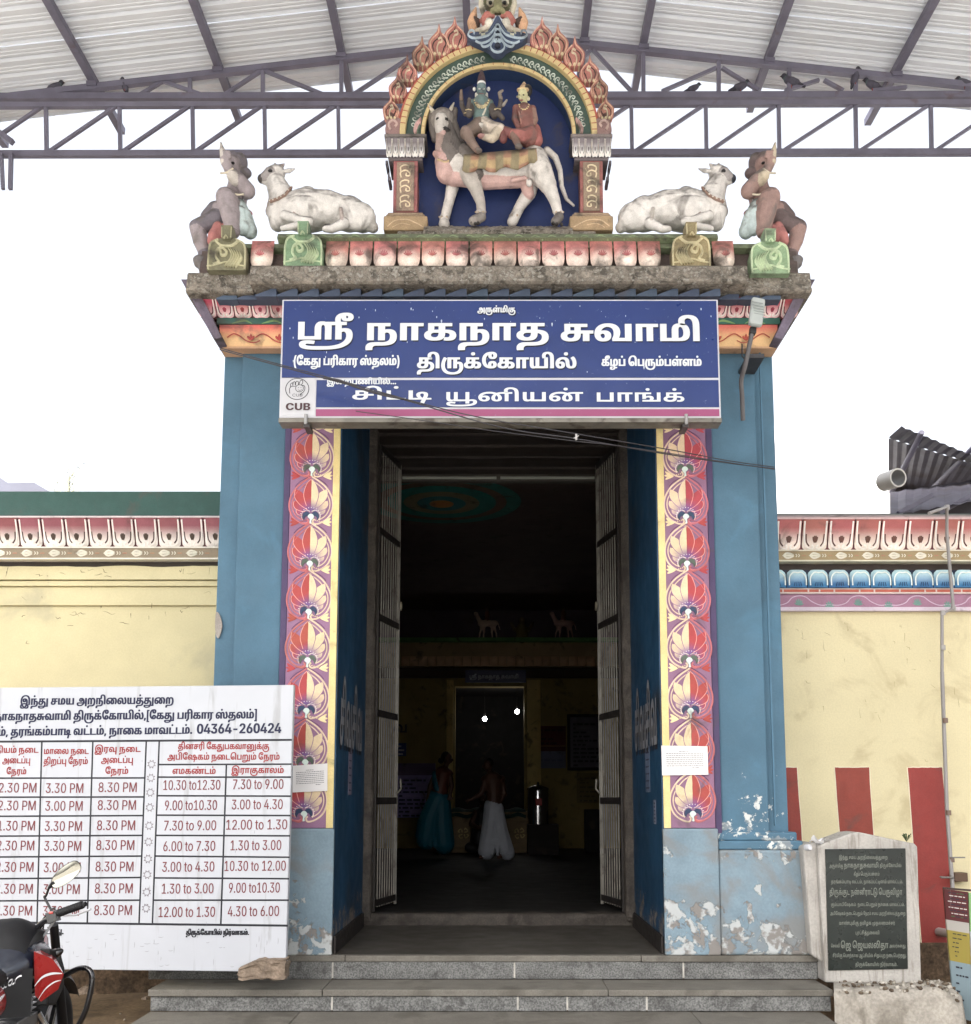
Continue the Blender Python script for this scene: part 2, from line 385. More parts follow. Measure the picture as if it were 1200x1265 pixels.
# ------------------------------------------------------------------ lettering: outlines of the letters, one entry per letter cluster
LETTER_DATA = (
0,1,32,52,0,0,1,40,70,1,16,21,74,15,38,27,35,20,13,48,0,-17,-14,-23,-34,-13,-38,1,-36,13,-37,27,-35,18,-15,-48,0,-19,14,-27,35,-11,38,0,1,41,70,1,16,121,37,-13,-38,-25,-35,-20,-13,
-48,0,19,14,25,34,15,38,1,36,-11,37,-25,35,-18,15,48,0,21,-14,27,-35,15,-38,0,1,44,58,1,11,86,23,4,-2,-3,-7,-11,-16,-11,-16,-8,-8,-42,0,5,8,9,18,7,16,2,7,0,1,46,57,1,8,43,-3,-19,8,
1,18,21,8,31,0,19,-8,1,-18,-17,-8,0,1,91,68,1,8,28,-49,0,209,94,0,0,-20,-44,0,0,-168,44,0,0,-21,0,1,93,68,1,8,14,-49,0,21,44,0,0,168,-44,0,0,20,94,0,0,-209,0,1,2949,244,2,79,140,
-28,-41,0,-57,10,-29,19,0,12,1,5,11,11,10,4,7,2,17,2,23,1,16,0,310,0,0,-21,-304,0,-7,0,-7,0,-5,-1,-5,-3,0,-3,1,-8,39,-9,42,0,4,0,41,0,57,9,37,16,8,10,2,6,3,4,1,7,0,4,1,11,-11,19,
-29,13,-22,2,-3,0,-9,1,-6,0,-9,0,-19,-3,-11,-6,1,-13,15,-7,25,0,15,7,0,9,1,7,-13,13,-8,5,42,3,7,-3,13,-8,9,-12,1,-15,-7,-12,-17,-9,-27,-5,-41,0,-33,7,-21,14,0,11,1,13,27,16,45,8,
28,0,37,0,53,-11,35,-19,19,-23,0,-13,1,-4,-1,-8,-2,-4,0,-7,-11,-17,-55,-24,-81,-13,-52,0,4,396,-31,0,143,60,0,0,-143,0,1,2950,289,3,79,140,-28,-41,0,-57,10,-29,19,0,12,1,5,11,11,
10,4,7,2,17,2,23,1,16,0,310,0,0,-21,-304,0,-7,0,-7,0,-5,-1,-5,-3,0,-3,1,-8,39,-9,42,0,4,0,41,0,57,9,37,16,8,10,2,6,3,4,1,7,0,4,1,11,-11,19,-29,13,-22,2,-3,0,-9,1,-6,0,-9,0,-19,-3,
-11,-6,1,-13,15,-7,25,0,15,7,0,9,1,7,-13,13,-8,5,42,3,7,-3,13,-8,9,-12,1,-15,-7,-12,-17,-9,-27,-5,-41,0,-33,7,-21,14,0,11,1,13,27,16,45,8,28,0,37,0,53,-11,35,-19,19,-23,0,-13,1,-4,
-1,-8,-2,-4,0,-7,-11,-17,-55,-24,-81,-13,-52,0,42,400,-64,-59,0,-61,18,0,16,1,6,17,12,29,7,18,0,13,0,21,-2,12,-1,-8,-19,-5,1,-11,1,-6,0,-9,0,-9,-3,1,-6,13,-6,35,-3,28,0,4,0,33,0,
51,7,29,14,1,17,-17,8,-16,0,-11,0,-21,-5,-8,-2,0,20,11,3,29,5,39,0,35,-8,23,-15,0,-12,1,-16,-37,-24,-75,-13,-56,0,4,396,-25,0,137,60,0,0,-137,0,1,2951,246,1,135,81,-64,-45,9,-21,
18,0,11,1,15,37,24,30,8,27,6,65,6,38,0,27,0,61,-4,49,-9,39,-14,23,-19,0,-13,1,-17,-51,-21,-52,0,-31,0,-59,8,-30,8,-23,7,-35,15,-31,19,-14,11,-19,17,-17,33,0,21,1,18,27,34,55,27,83,
16,115,0,79,-14,26,-13,21,-10,23,-22,9,-29,0,-19,0,-63,-58,0,0,50,1,22,-7,30,-19,20,-14,8,-19,9,-53,9,-38,0,-33,0,-57,-9,-45,-20,-23,-28,0,-19,1,-11,5,-18,15,-17,10,-10,15,-12,35,
-21,43,-16,24,-4,17,-3,33,-3,18,0,29,0,25,11,1,18,-21,13,-39,9,-53,4,-24,0,-33,0,-55,-5,-33,-10,-15,-12,1,-17,25,-11,28,0,15,0,31,2,14,3,27,4,43,16,33,22,10,14,5,7,7,16,1,19,-11,
19,-21,13,-18,2,-8,0,-5,0,-5,0,-6,0,-9,0,-19,-2,-9,-6,1,-12,13,-8,25,0,15,7,1,16,-13,13,-8,5,46,-5,7,-3,11,-7,7,-8,0,-5,1,-8,-15,-16,-31,-9,-28,0,-19,0,-33,7,-19,15,1,23,27,16,45,
8,26,0,45,0,59,-17,31,-29,0,-18,1,-13,-7,-21,-17,-21,-27,-21,-37,-18,-24,-5,-25,-8,-63,-8,0,1,2958,175,2,45,83,-2,-39,11,-23,22,0,16,1,18,29,27,26,8,15,5,37,5,49,2,34,0,12,0,0,-21,
-36,0,-19,0,-27,-2,-17,-3,-8,-3,-17,-6,-17,-18,0,-14,1,-10,11,-11,17,-6,12,0,9,0,15,4,7,7,0,4,1,8,-15,8,-14,0,-17,0,-25,-10,-10,-5,-10,19,17,7,37,9,26,0,33,0,41,-18,0,-16,1,-12,
-17,-16,-37,-9,8,228,0,0,91,-18,0,0,21,134,0,0,-21,-58,0,0,-91,0,1,2965,183,1,59,89,-2,-45,8,-25,16,1,22,27,16,59,9,44,0,86,0,27,0,33,-2,25,-4,23,-8,15,-14,0,-9,1,-16,-39,-18,-38,
0,-9,0,-23,1,-10,1,8,20,7,0,13,-1,6,0,17,0,19,7,0,8,1,5,-9,6,-19,3,-23,1,-12,0,-88,0,-13,0,-25,-1,-15,-4,-7,-6,0,-4,1,-8,27,-7,22,0,17,0,23,5,13,12,0,12,0,43,-62,0,0,-31,-52,-3,0,
55,246,0,0,-21,-76,0,0,-43,1,-14,-9,-16,-10,-6,-13,-8,-45,-6,0,2,2965,3008,183,2,59,89,-2,-45,8,-25,16,1,22,27,16,59,9,44,0,86,0,27,0,33,-2,25,-4,23,-8,15,-14,0,-9,1,-16,-39,-18,
-38,0,-9,0,-23,1,-10,1,8,20,7,0,13,-1,6,0,17,0,19,7,0,8,1,5,-9,6,-19,3,-23,1,-12,0,-88,0,-13,0,-25,-1,-15,-4,-7,-6,0,-4,1,-8,27,-7,22,0,17,0,23,5,13,12,0,12,0,43,-62,0,0,-31,-52,
-3,0,55,246,0,0,-21,-76,0,0,-43,1,-14,-9,-16,-10,-6,-13,-8,-45,-6,40,288,170,45,0,39,-16,1,-24,-33,-14,-65,0,-29,14,0,12,1,6,15,14,12,5,34,-6,-7,-4,-11,-9,1,-9,7,-4,11,-2,6,0,11,0,
11,5,0,4,1,6,-19,3,-14,0,-5,0,-13,-1,-10,-1,-17,-2,-21,-13,0,-10,1,-5,5,-8,4,-4,-46,-4,-5,5,-3,11,1,15,15,15,27,13,47,8,0,2,2965,3009,235,1,78,195,-2,-45,8,-25,16,1,22,27,16,57,9,
46,0,58,0,41,0,57,-9,35,-17,17,-21,0,-12,1,-16,-23,-25,-37,-18,-51,-10,-57,-5,-32,0,-10,0,-49,0,-73,11,-49,18,-29,24,-13,26,0,13,0,4,1,17,17,29,25,26,14,11,46,-14,-13,-10,-17,-22,
-11,-23,0,-11,0,-5,1,-15,19,-26,41,-20,63,-11,44,0,2,0,35,0,57,6,39,13,21,19,1,27,-23,18,-41,8,-26,0,-56,0,-13,0,-25,-1,-15,-4,-7,-6,0,-4,1,-8,27,-7,20,0,17,0,23,5,13,12,0,12,0,43,
-60,0,0,-36,-54,-3,0,60,248,0,0,-21,-76,0,0,-43,1,-14,-11,-16,-10,-6,-13,-8,-45,-6,0,2,2965,3021,183,2,59,89,-2,-45,8,-25,16,1,22,27,16,59,9,44,0,86,0,27,0,33,-2,25,-4,23,-8,15,
-14,0,-9,1,-16,-39,-18,-38,0,-9,0,-23,1,-10,1,8,20,7,0,13,-1,6,0,17,0,19,7,0,8,1,5,-9,6,-19,3,-23,1,-12,0,-88,0,-13,0,-25,-1,-15,-4,-7,-6,0,-4,1,-8,27,-7,22,0,17,0,23,5,13,12,0,12,
0,43,-62,0,0,-31,-52,-3,0,55,246,0,0,-21,-76,0,0,-43,1,-14,-9,-16,-10,-6,-13,-8,-45,-6,8,179,132,-19,10,1,14,21,10,29,0,19,-10,1,-14,-17,-10,0,2,2969,3021,236,3,33,32,0,0,112,260,
0,0,-21,-84,0,0,-26,11,4,27,3,16,0,27,0,33,-9,15,-14,1,-14,-7,-10,-4,-4,106,0,0,-21,-276,0,0,21,112,0,5,3,7,8,0,5,1,8,-15,6,-21,0,-17,-3,-8,-3,0,-13,-58,0,0,59,-60,0,0,-91,6,352,0,
-14,21,44,0,0,91,58,0,0,-112,8,223,132,-17,10,1,14,19,10,29,0,19,-10,1,-14,-17,-10,0,1,2970,161,1,36,89,-2,-45,8,-25,16,1,22,27,16,59,9,44,0,160,0,0,-20,-166,0,-13,0,-25,-1,-15,-4,
-7,-6,0,-4,1,-8,27,-7,22,0,17,0,23,5,13,12,0,12,0,43,-62,0,0,-31,-52,-3,0,55,246,0,0,-21,-76,0,0,-43,1,-14,-9,-16,-10,-6,-15,-8,-45,-6,0,2,2970,3008,172,2,36,89,-2,-45,8,-25,16,1,
22,27,16,59,9,44,0,160,0,0,-20,-166,0,-13,0,-25,-1,-15,-4,-7,-6,0,-4,1,-8,27,-7,22,0,17,0,23,5,13,12,0,12,0,43,-62,0,0,-31,-52,-3,0,55,246,0,0,-21,-76,0,0,-43,1,-14,-9,-16,-10,-6,
-15,-8,-45,-6,40,266,170,45,0,39,-16,1,-24,-33,-14,-63,0,-31,14,0,12,1,6,15,14,12,5,34,-6,-7,-4,-11,-9,1,-9,7,-4,11,-2,6,0,11,0,11,5,0,4,1,6,-19,3,-14,0,-5,0,-13,-1,-10,-1,-17,-2,
-21,-13,0,-10,1,-5,5,-8,4,-4,-46,-4,-5,5,-3,11,1,15,15,15,29,13,45,8,0,2,2970,3009,191,2,36,89,-2,-45,8,-25,16,1,22,27,16,59,9,44,0,228,0,0,-20,-234,0,-13,0,-25,-1,-15,-4,-7,-6,0,
-4,1,-8,27,-7,22,0,17,0,23,5,13,12,0,12,0,43,-62,0,0,-31,-52,-3,0,55,246,0,0,-21,-76,0,0,-43,1,-14,-9,-16,-10,-6,-15,-8,-45,-6,4,268,0,0,55,58,-2,0,-53,0,2,2970,3021,161,2,36,89,
-2,-45,8,-25,16,1,22,27,16,59,9,44,0,160,0,0,-20,-166,0,-13,0,-25,-1,-15,-4,-7,-6,0,-4,1,-8,27,-7,22,0,17,0,23,5,13,12,0,12,0,43,-62,0,0,-31,-52,-3,0,55,246,0,0,-21,-76,0,0,-43,1,
-14,-9,-16,-10,-6,-15,-8,-45,-6,8,179,132,-19,10,1,14,21,10,29,0,19,-10,1,-14,-17,-10,0,1,2972,224,1,140,173,115,43,-7,27,-12,8,-6,-16,-3,9,9,27,13,35,6,22,0,37,0,47,-14,25,-22,0,
-13,1,-17,-23,-21,-22,-7,-13,-5,-37,-5,-45,-2,-26,0,-92,0,-19,0,-23,-1,-17,-4,-17,-5,-7,-10,1,-15,13,-11,27,-6,33,0,25,4,27,10,16,8,21,10,37,11,39,5,26,0,21,0,35,-5,23,-11,13,-13,
1,-17,-15,-15,-35,-8,-26,0,-21,0,-29,5,-17,9,-7,11,0,5,1,8,19,15,12,5,46,-2,-15,-6,-11,-12,0,-4,1,-6,15,-8,14,0,11,0,15,4,7,6,1,7,-5,6,-9,4,-15,2,-19,0,-15,-2,-15,-3,-11,-4,-13,-6,
-10,-6,-17,-9,-33,-13,-43,-6,-28,0,-39,0,-47,12,-21,21,0,13,1,11,17,17,29,11,35,7,43,2,26,0,80,0,21,0,39,2,33,3,23,9,13,11,1,19,-13,13,-21,6,-25,0,-15,-3,-11,-7,-5,-12,0,-12,0,-17,
-60,0,0,14,1,9,-5,14,-17,10,-27,6,-22,0,-1,0,-7,0,-2,-1,-12,-1,-17,-2,-17,-7,-7,-10,0,-4,1,-7,13,-9,31,0,15,8,1,11,-9,9,-21,5,-20,0,48,10,15,-1,27,-7,15,-13,0,-9,1,-15,-39,-18,-40,
0,-23,0,-35,9,-17,17,0,10,1,14,33,20,57,11,0,1,2975,148,1,6,32,0,0,112,58,0,0,-91,200,0,0,-21,0,2,2975,3007,174,2,6,32,0,0,112,58,0,0,-91,250,0,0,-21,30,218,96,23,0,31,-6,19,-11,7,
-12,0,-7,1,-9,-7,-20,-6,-10,-44,-78,-54,7,30,54,12,20,7,10,9,16,1,16,-11,9,-23,0,-13,-9,1,-16,13,-15,21,-13,12,-6,-42,-13,-13,9,-25,17,-15,19,1,21,21,17,37,10,0,2,2975,3009,229,2,
63,190,-62,-45,0,-61,15,-39,29,-17,38,0,23,0,3,1,21,19,38,35,30,55,23,73,12,44,0,39,0,59,-8,22,-9,17,-6,23,-14,17,-20,9,-28,0,-17,0,-68,-60,0,0,64,1,15,-5,26,-17,22,-16,7,-11,7,
-41,7,-55,0,-47,-8,-41,-16,-29,-26,-15,-34,0,-22,1,-25,19,-32,31,-18,39,-7,22,0,27,0,37,8,19,15,9,18,0,10,1,13,-9,15,-15,7,-25,0,-21,-7,-12,-5,-2,22,11,4,33,7,18,0,27,0,41,-12,23,
-25,1,-38,-21,-28,-39,-18,-51,-8,4,150,0,0,112,60,0,0,-112,0,2,2975,3021,148,2,6,32,0,0,112,58,0,0,-91,200,0,0,-21,8,147,132,-17,10,1,14,19,10,29,0,19,-10,1,-14,-17,-10,0,1,2979,
366,1,130,83,-2,-39,11,-23,22,0,17,1,20,41,30,75,17,52,0,25,0,43,-3,37,-7,18,-6,10,-4,29,-10,35,-29,0,-19,1,-12,-17,-18,-35,-9,-24,0,-29,0,-35,10,-15,19,1,21,15,20,25,19,20,8,8,4,
25,8,51,8,34,0,23,0,37,-3,33,-6,16,-6,8,-3,21,-8,27,-18,17,-21,1,-25,-19,-18,-33,-9,-53,0,-35,10,-15,19,1,21,13,21,27,17,16,7,14,6,17,4,33,6,43,3,34,0,128,0,0,-21,-58,0,0,-91,-60,
0,0,91,-18,0,-19,0,-27,-1,-17,-3,-15,-4,-21,-7,-15,-13,-9,-15,0,-8,1,-12,15,-10,21,0,13,6,5,10,0,5,1,8,-9,17,-19,14,-33,11,-37,4,-18,0,-25,0,-35,-6,-25,-9,-19,-13,-9,-16,0,-9,1,
-11,15,-11,21,0,11,6,5,10,0,5,1,13,-23,23,-24,6,-17,7,-43,5,-26,0,-33,0,-47,-10,-25,-17,-4,-10,1,-2,-1,-5,0,-4,1,-9,9,-12,19,-6,12,0,9,0,15,4,7,7,0,4,1,8,-15,8,-14,0,-17,0,-25,-10,
-10,-5,-10,19,17,7,37,9,26,0,33,0,41,-18,0,-16,1,-12,-17,-16,-37,-9,0,2,2979,3021,366,2,130,83,-2,-39,11,-23,22,0,17,1,20,41,30,75,17,52,0,25,0,43,-3,37,-7,18,-6,10,-4,29,-10,35,
-29,0,-19,1,-12,-17,-18,-35,-9,-24,0,-29,0,-35,10,-15,19,1,21,15,20,25,19,20,8,8,4,25,8,51,8,34,0,23,0,37,-3,33,-6,16,-6,8,-3,21,-8,27,-18,17,-21,1,-25,-19,-18,-33,-9,-53,0,-35,10,
-15,19,1,21,13,21,27,17,16,7,14,6,17,4,33,6,43,3,34,0,128,0,0,-21,-58,0,0,-91,-60,0,0,91,-18,0,-19,0,-27,-1,-17,-3,-15,-4,-21,-7,-15,-13,-9,-15,0,-8,1,-12,15,-10,21,0,13,6,5,10,0,
5,1,8,-9,17,-19,14,-33,11,-37,4,-18,0,-25,0,-35,-6,-25,-9,-19,-13,-9,-16,0,-9,1,-11,15,-11,21,0,11,6,5,10,0,5,1,13,-23,23,-24,6,-17,7,-43,5,-26,0,-33,0,-47,-10,-25,-17,-4,-10,1,-2,
-1,-5,0,-4,1,-9,9,-12,19,-6,12,0,9,0,15,4,7,7,0,4,1,8,-15,8,-14,0,-17,0,-25,-10,-10,-5,-10,19,17,7,37,9,26,0,33,0,41,-18,0,-16,1,-12,-17,-16,-37,-9,8,353,132,-17,10,1,14,19,10,29,
0,19,-10,1,-14,-17,-10,0,1,2980,182,1,78,89,-2,-45,8,-25,16,1,22,27,16,59,9,46,0,66,0,41,0,63,-9,35,-22,0,-19,1,-13,-21,-19,-20,-7,-13,-5,-37,-6,-49,-3,-32,0,-32,0,-23,0,-19,-2,
-11,-5,-7,-7,0,-6,1,-3,1,-4,2,-2,-58,-1,-1,4,-1,8,0,5,1,9,17,13,12,5,9,2,21,4,29,2,22,0,36,0,37,0,45,2,29,6,17,8,9,11,0,7,1,9,-13,10,-23,6,-29,2,-14,0,-70,0,-13,0,-25,-1,-15,-4,-7,
-6,0,-4,1,-8,27,-7,22,0,17,0,23,5,13,12,0,12,0,43,-62,0,0,-31,-52,-3,0,55,246,0,0,-21,-76,0,0,-43,1,-14,-9,-16,-10,-6,-13,-8,-45,-6,0,2,2980,3009,240,2,83,89,-2,-45,8,-25,16,1,22,
27,16,59,9,46,0,72,0,21,0,45,-5,39,-13,25,-22,0,-18,1,-9,-7,-18,-10,-8,-2,-5,-15,-11,-49,-16,-71,-8,-46,0,-6,0,-33,0,-55,7,-31,14,0,12,1,5,9,7,15,5,21,2,22,0,334,0,22,-22,-140,0,
-24,2,-188,0,-5,0,-7,-1,0,-2,1,-4,35,-5,32,0,12,0,31,0,47,3,33,7,12,5,4,7,7,5,11,11,3,11,0,6,1,14,-19,16,-35,8,-28,0,-64,0,-13,0,-25,-1,-15,-4,-7,-6,0,-4,1,-8,27,-7,22,0,17,0,23,5,
13,12,0,12,0,43,-62,0,0,-31,-52,-3,0,55,246,0,0,-21,-76,0,0,-43,1,-14,-9,-16,-10,-6,-13,-8,-45,-6,4,390,-34,0,146,58,0,0,-146,0,2,2980,3021,182,2,78,89,-2,-45,8,-25,16,1,22,27,16,
59,9,46,0,66,0,41,0,63,-9,35,-22,0,-19,1,-13,-21,-19,-20,-7,-13,-5,-37,-6,-49,-3,-32,0,-32,0,-23,0,-19,-2,-11,-5,-7,-7,0,-6,1,-3,1,-4,2,-2,-58,-1,-1,4,-1,8,0,5,1,9,17,13,12,5,9,2,
21,4,29,2,22,0,36,0,37,0,45,2,29,6,17,8,9,11,0,7,1,9,-13,10,-23,6,-29,2,-14,0,-70,0,-13,0,-25,-1,-15,-4,-7,-6,0,-4,1,-8,27,-7,22,0,17,0,23,5,13,12,0,12,0,43,-62,0,0,-31,-52,-3,0,
55,246,0,0,-21,-76,0,0,-43,1,-14,-9,-16,-10,-6,-13,-8,-45,-6,8,179,132,-17,10,1,14,19,10,29,0,19,-10,1,-14,-17,-10,0,1,2984,178,2,48,254,72,27,0,39,-10,21,-21,0,-15,1,-18,-21,-23,
-20,-6,-13,-5,-33,-5,-43,-3,-30,0,-34,0,-23,0,-19,-2,-13,-5,-5,-7,0,-6,1,-3,1,-4,0,-2,-58,-1,1,4,-1,8,0,5,1,9,15,13,12,5,9,2,21,4,31,2,22,0,46,0,29,0,37,2,25,5,17,8,9,13,1,18,-7,
11,-17,6,-14,0,-9,0,-15,-3,-8,-3,-2,21,11,3,27,3,10,32,0,0,112,236,0,0,-21,-58,0,0,-91,-60,0,0,91,-60,0,0,-91,0,2,2984,3021,178,3,48,254,72,27,0,39,-10,21,-21,0,-15,1,-18,-21,-23,
-20,-6,-13,-5,-33,-5,-43,-3,-30,0,-34,0,-23,0,-19,-2,-13,-5,-5,-7,0,-6,1,-3,1,-4,0,-2,-58,-1,1,4,-1,8,0,5,1,9,15,13,12,5,9,2,21,4,31,2,22,0,46,0,29,0,37,2,25,5,17,8,9,13,1,18,-7,
11,-17,6,-14,0,-9,0,-15,-3,-8,-3,-2,21,11,3,27,3,10,32,0,0,112,236,0,0,-21,-58,0,0,-91,-60,0,0,91,-60,0,0,-91,8,165,132,-19,10,1,14,21,10,29,0,19,-10,1,-14,-17,-10,0,1,2985,271,1,
91,83,-2,-39,11,-23,22,0,17,1,20,41,30,75,17,52,0,25,0,43,-3,37,-7,18,-6,10,-4,29,-10,35,-29,0,-19,1,-12,-17,-18,-35,-9,-24,0,-29,0,-35,10,-15,19,1,21,15,21,25,17,16,7,16,6,15,4,
33,6,43,3,34,0,128,0,0,-21,-58,0,0,-91,-58,0,0,91,-18,0,-21,0,-25,-1,-19,-3,-15,-4,-8,-3,-13,-4,-15,-13,-7,-15,0,-8,1,-12,15,-10,21,0,11,6,5,10,0,5,1,13,-23,23,-24,6,-17,7,-43,5,
-26,0,-33,0,-47,-10,-25,-17,-4,-10,1,-2,-1,-5,0,-4,1,-9,9,-12,19,-6,12,0,9,0,15,4,7,7,0,4,1,8,-15,8,-14,0,-17,0,-25,-10,-10,-5,-10,19,17,7,37,9,26,0,33,0,41,-18,0,-16,1,-12,-17,
-16,-37,-9,0,2,2985,3008,282,2,91,83,-2,-39,11,-23,22,0,17,1,20,41,30,75,17,52,0,25,0,43,-3,37,-7,18,-6,10,-4,29,-10,35,-29,0,-19,1,-12,-17,-18,-35,-9,-24,0,-29,0,-35,10,-15,19,1,
21,15,21,25,17,16,7,16,6,15,4,33,6,43,3,34,0,128,0,0,-21,-58,0,0,-91,-58,0,0,91,-18,0,-21,0,-25,-1,-19,-3,-15,-4,-8,-3,-13,-4,-15,-13,-7,-15,0,-8,1,-12,15,-10,21,0,11,6,5,10,0,5,1,
13,-23,23,-24,6,-17,7,-43,5,-26,0,-33,0,-47,-10,-25,-17,-4,-10,1,-2,-1,-5,0,-4,1,-9,9,-12,19,-6,12,0,9,0,15,4,7,7,0,4,1,8,-15,8,-14,0,-17,0,-25,-10,-10,-5,-10,19,17,7,37,9,26,0,33,
0,41,-18,0,-16,1,-12,-17,-16,-37,-9,40,486,170,45,0,39,-16,1,-24,-33,-14,-63,0,-31,14,0,12,1,6,15,14,12,5,34,-6,-7,-4,-11,-9,1,-9,7,-4,11,-2,6,0,13,0,9,5,0,4,1,6,-17,3,-16,0,-5,0,
-13,-1,-10,-1,-17,-2,-21,-13,0,-10,1,-5,5,-8,4,-4,-46,-4,-5,5,-3,11,1,15,15,15,29,13,45,8,0,2,2985,3009,321,2,131,83,-2,-39,11,-23,22,0,17,1,20,41,30,75,17,52,0,25,0,43,-3,37,-7,
18,-6,10,-4,27,-10,37,-29,0,-19,1,-12,-17,-18,-35,-9,-24,0,-29,0,-35,10,-15,19,1,20,13,20,23,18,18,8,10,5,19,8,45,9,34,0,43,0,55,-17,29,-31,0,-21,1,-18,-25,-34,-16,-12,-4,-6,-29,
-14,-75,-18,-95,-8,-60,0,-30,0,-27,0,-51,2,-41,7,-25,13,0,11,1,5,9,7,15,5,21,2,22,0,492,0,0,-22,-172,0,-22,2,-294,0,-5,0,-7,-1,1,-5,19,-4,45,-2,40,0,20,0,45,0,73,4,57,10,18,6,4,5,
17,6,25,20,17,26,0,15,1,9,-7,17,-17,12,-27,7,-33,0,-27,-5,-12,-5,-8,-4,-9,-4,-13,-13,-5,-14,0,-8,1,-12,15,-10,21,0,11,6,5,10,0,5,1,9,-9,16,-21,13,-16,4,-17,7,-43,5,-26,0,-33,0,-47,
-10,-25,-17,-4,-10,1,-2,-1,-5,0,-4,1,-9,9,-12,19,-6,12,0,9,0,15,4,7,7,0,4,1,8,-15,8,-14,0,-17,0,-25,-10,-10,-5,-10,19,17,7,37,9,26,0,33,0,41,-18,0,-16,1,-12,-17,-16,-37,-9,4,552,
-34,0,146,58,0,0,-146,0,2,2985,3021,271,2,91,83,-2,-39,11,-23,22,0,17,1,20,41,30,75,17,52,0,25,0,43,-3,37,-7,18,-6,10,-4,29,-10,35,-29,0,-19,1,-12,-17,-18,-35,-9,-24,0,-29,0,-35,
10,-15,19,1,21,15,21,25,17,16,7,16,6,15,4,33,6,43,3,34,0,128,0,0,-21,-58,0,0,-91,-58,0,0,91,-18,0,-21,0,-25,-1,-19,-3,-15,-4,-8,-3,-13,-4,-15,-13,-7,-15,0,-8,1,-12,15,-10,21,0,11,
6,5,10,0,5,1,13,-23,23,-24,6,-17,7,-43,5,-26,0,-33,0,-47,-10,-25,-17,-4,-10,1,-2,-1,-5,0,-4,1,-9,9,-12,19,-6,12,0,9,0,15,4,7,7,0,4,1,8,-15,8,-14,0,-17,0,-25,-10,-10,-5,-10,19,17,7,
37,9,26,0,33,0,41,-18,0,-16,1,-12,-17,-16,-37,-9,8,257,132,-17,10,1,14,19,10,31,0,19,-10,1,-14,-17,-10,0,1,2986,166,1,8,32,0,0,112,58,0,0,-91,150,0,0,91,60,0,0,-112,0,2,2986,3009,
166,1,10,242,-57,0,57,-210,0,0,112,58,0,0,-91,152,0,0,91,58,0,0,-169,0,2,2986,3021,166,2,8,32,0,0,112,58,0,0,-91,150,0,0,91,60,0,0,-112,8,153,132,-17,10,1,14,19,10,29,0,19,-10,1,
-14,-17,-10,0,1,2990,187,2,21,248,115,39,0,47,-16,23,-28,0,-17,1,-15,-13,-21,-25,-11,-25,-5,-37,-2,-28,0,-190,0,0,112,58,0,0,-91,74,0,0,50,1,12,13,16,21,10,33,6,14,252,93,-3,0,-9,
-1,-9,-5,-3,-9,0,-10,0,-47,16,0,21,0,25,7,13,14,1,23,-9,18,-17,10,0,2,2990,3009,246,3,28,186,-60,-41,0,-61,13,-39,24,-19,32,0,19,0,3,1,16,17,31,27,27,12,10,50,-14,-23,-17,-23,-39,
0,-17,0,-3,1,-13,13,-23,27,-17,43,-10,63,0,41,11,23,20,2,13,58,-1,-3,-21,-39,-29,-65,-15,21,368,115,37,0,47,-16,23,-28,0,-17,1,-15,-13,-21,-25,-11,-25,-5,-37,-2,-28,0,-190,0,0,112,
60,0,0,-91,72,0,0,50,1,12,13,16,21,10,33,6,14,372,93,-5,0,-9,-1,-9,-5,-3,-9,0,-10,0,-47,16,0,21,0,27,7,11,14,1,23,-7,18,-19,10,0,2,2990,3021,187,3,21,248,115,39,0,47,-16,23,-28,0,
-17,1,-15,-13,-21,-25,-11,-25,-5,-37,-2,-28,0,-190,0,0,112,58,0,0,-91,74,0,0,50,1,12,13,16,21,10,33,6,14,252,93,-3,0,-9,-1,-9,-5,-3,-9,0,-10,0,-47,16,0,21,0,25,7,13,14,1,23,-9,18,
-17,10,8,173,132,-17,10,1,14,19,10,29,0,21,-10,1,-14,-19,-10,0,1,2991,207,2,8,148,0,0,112,58,0,0,-91,118,0,0,91,58,0,0,-112,22,85,-2,-23,4,-8,5,-5,3,-7,8,-5,13,0,9,0,72,58,0,0,-70,
1,-7,5,-9,6,-3,3,-2,13,-2,6,0,11,0,19,6,8,6,-2,-22,-7,-5,-25,-6,0,2,2991,3010,251,4,52,447,24,35,-7,21,-15,0,-11,1,-14,-27,-19,-47,-12,-61,-7,-75,-3,-42,0,-30,0,-43,0,-75,4,-41,8,
-19,13,0,9,1,7,15,11,35,7,26,0,17,0,37,-2,16,-2,-8,-20,-9,1,-29,2,-10,0,-15,0,-11,-3,1,-5,13,-4,33,-3,59,-2,42,0,16,0,21,0,41,1,39,3,37,3,14,2,23,4,27,12,0,8,1,6,-15,7,-16,0,-9,0,
-21,-4,-6,-3,0,22,11,2,29,4,8,148,0,0,112,58,0,0,-91,118,0,0,91,58,0,0,-112,21,85,-2,-23,4,-8,5,-5,3,-7,8,-5,13,0,9,0,72,58,0,0,-70,1,-7,5,-9,6,-3,3,-2,11,-2,19,0,19,6,6,6,0,-22,
-7,-5,-25,-6,4,324,-28,0,39,58,10,0,-49,0,1,2992,138,1,12,124,-43,-38,18,68,32,0,84,-64,0,0,-91,-58,0,0,112,238,0,0,-21,-58,0,0,-91,0,2,2992,3009,234,2,45,393,67,39,-10,23,-22,0,
-16,1,-22,-31,-32,-55,-20,-75,-9,-42,0,-8,0,-37,0,-67,7,-51,16,-37,22,-19,30,0,18,0,4,1,16,17,29,25,26,14,11,48,-14,-21,-15,-23,-35,0,-15,0,-6,1,-15,19,-27,39,-19,63,-11,44,0,12,0,
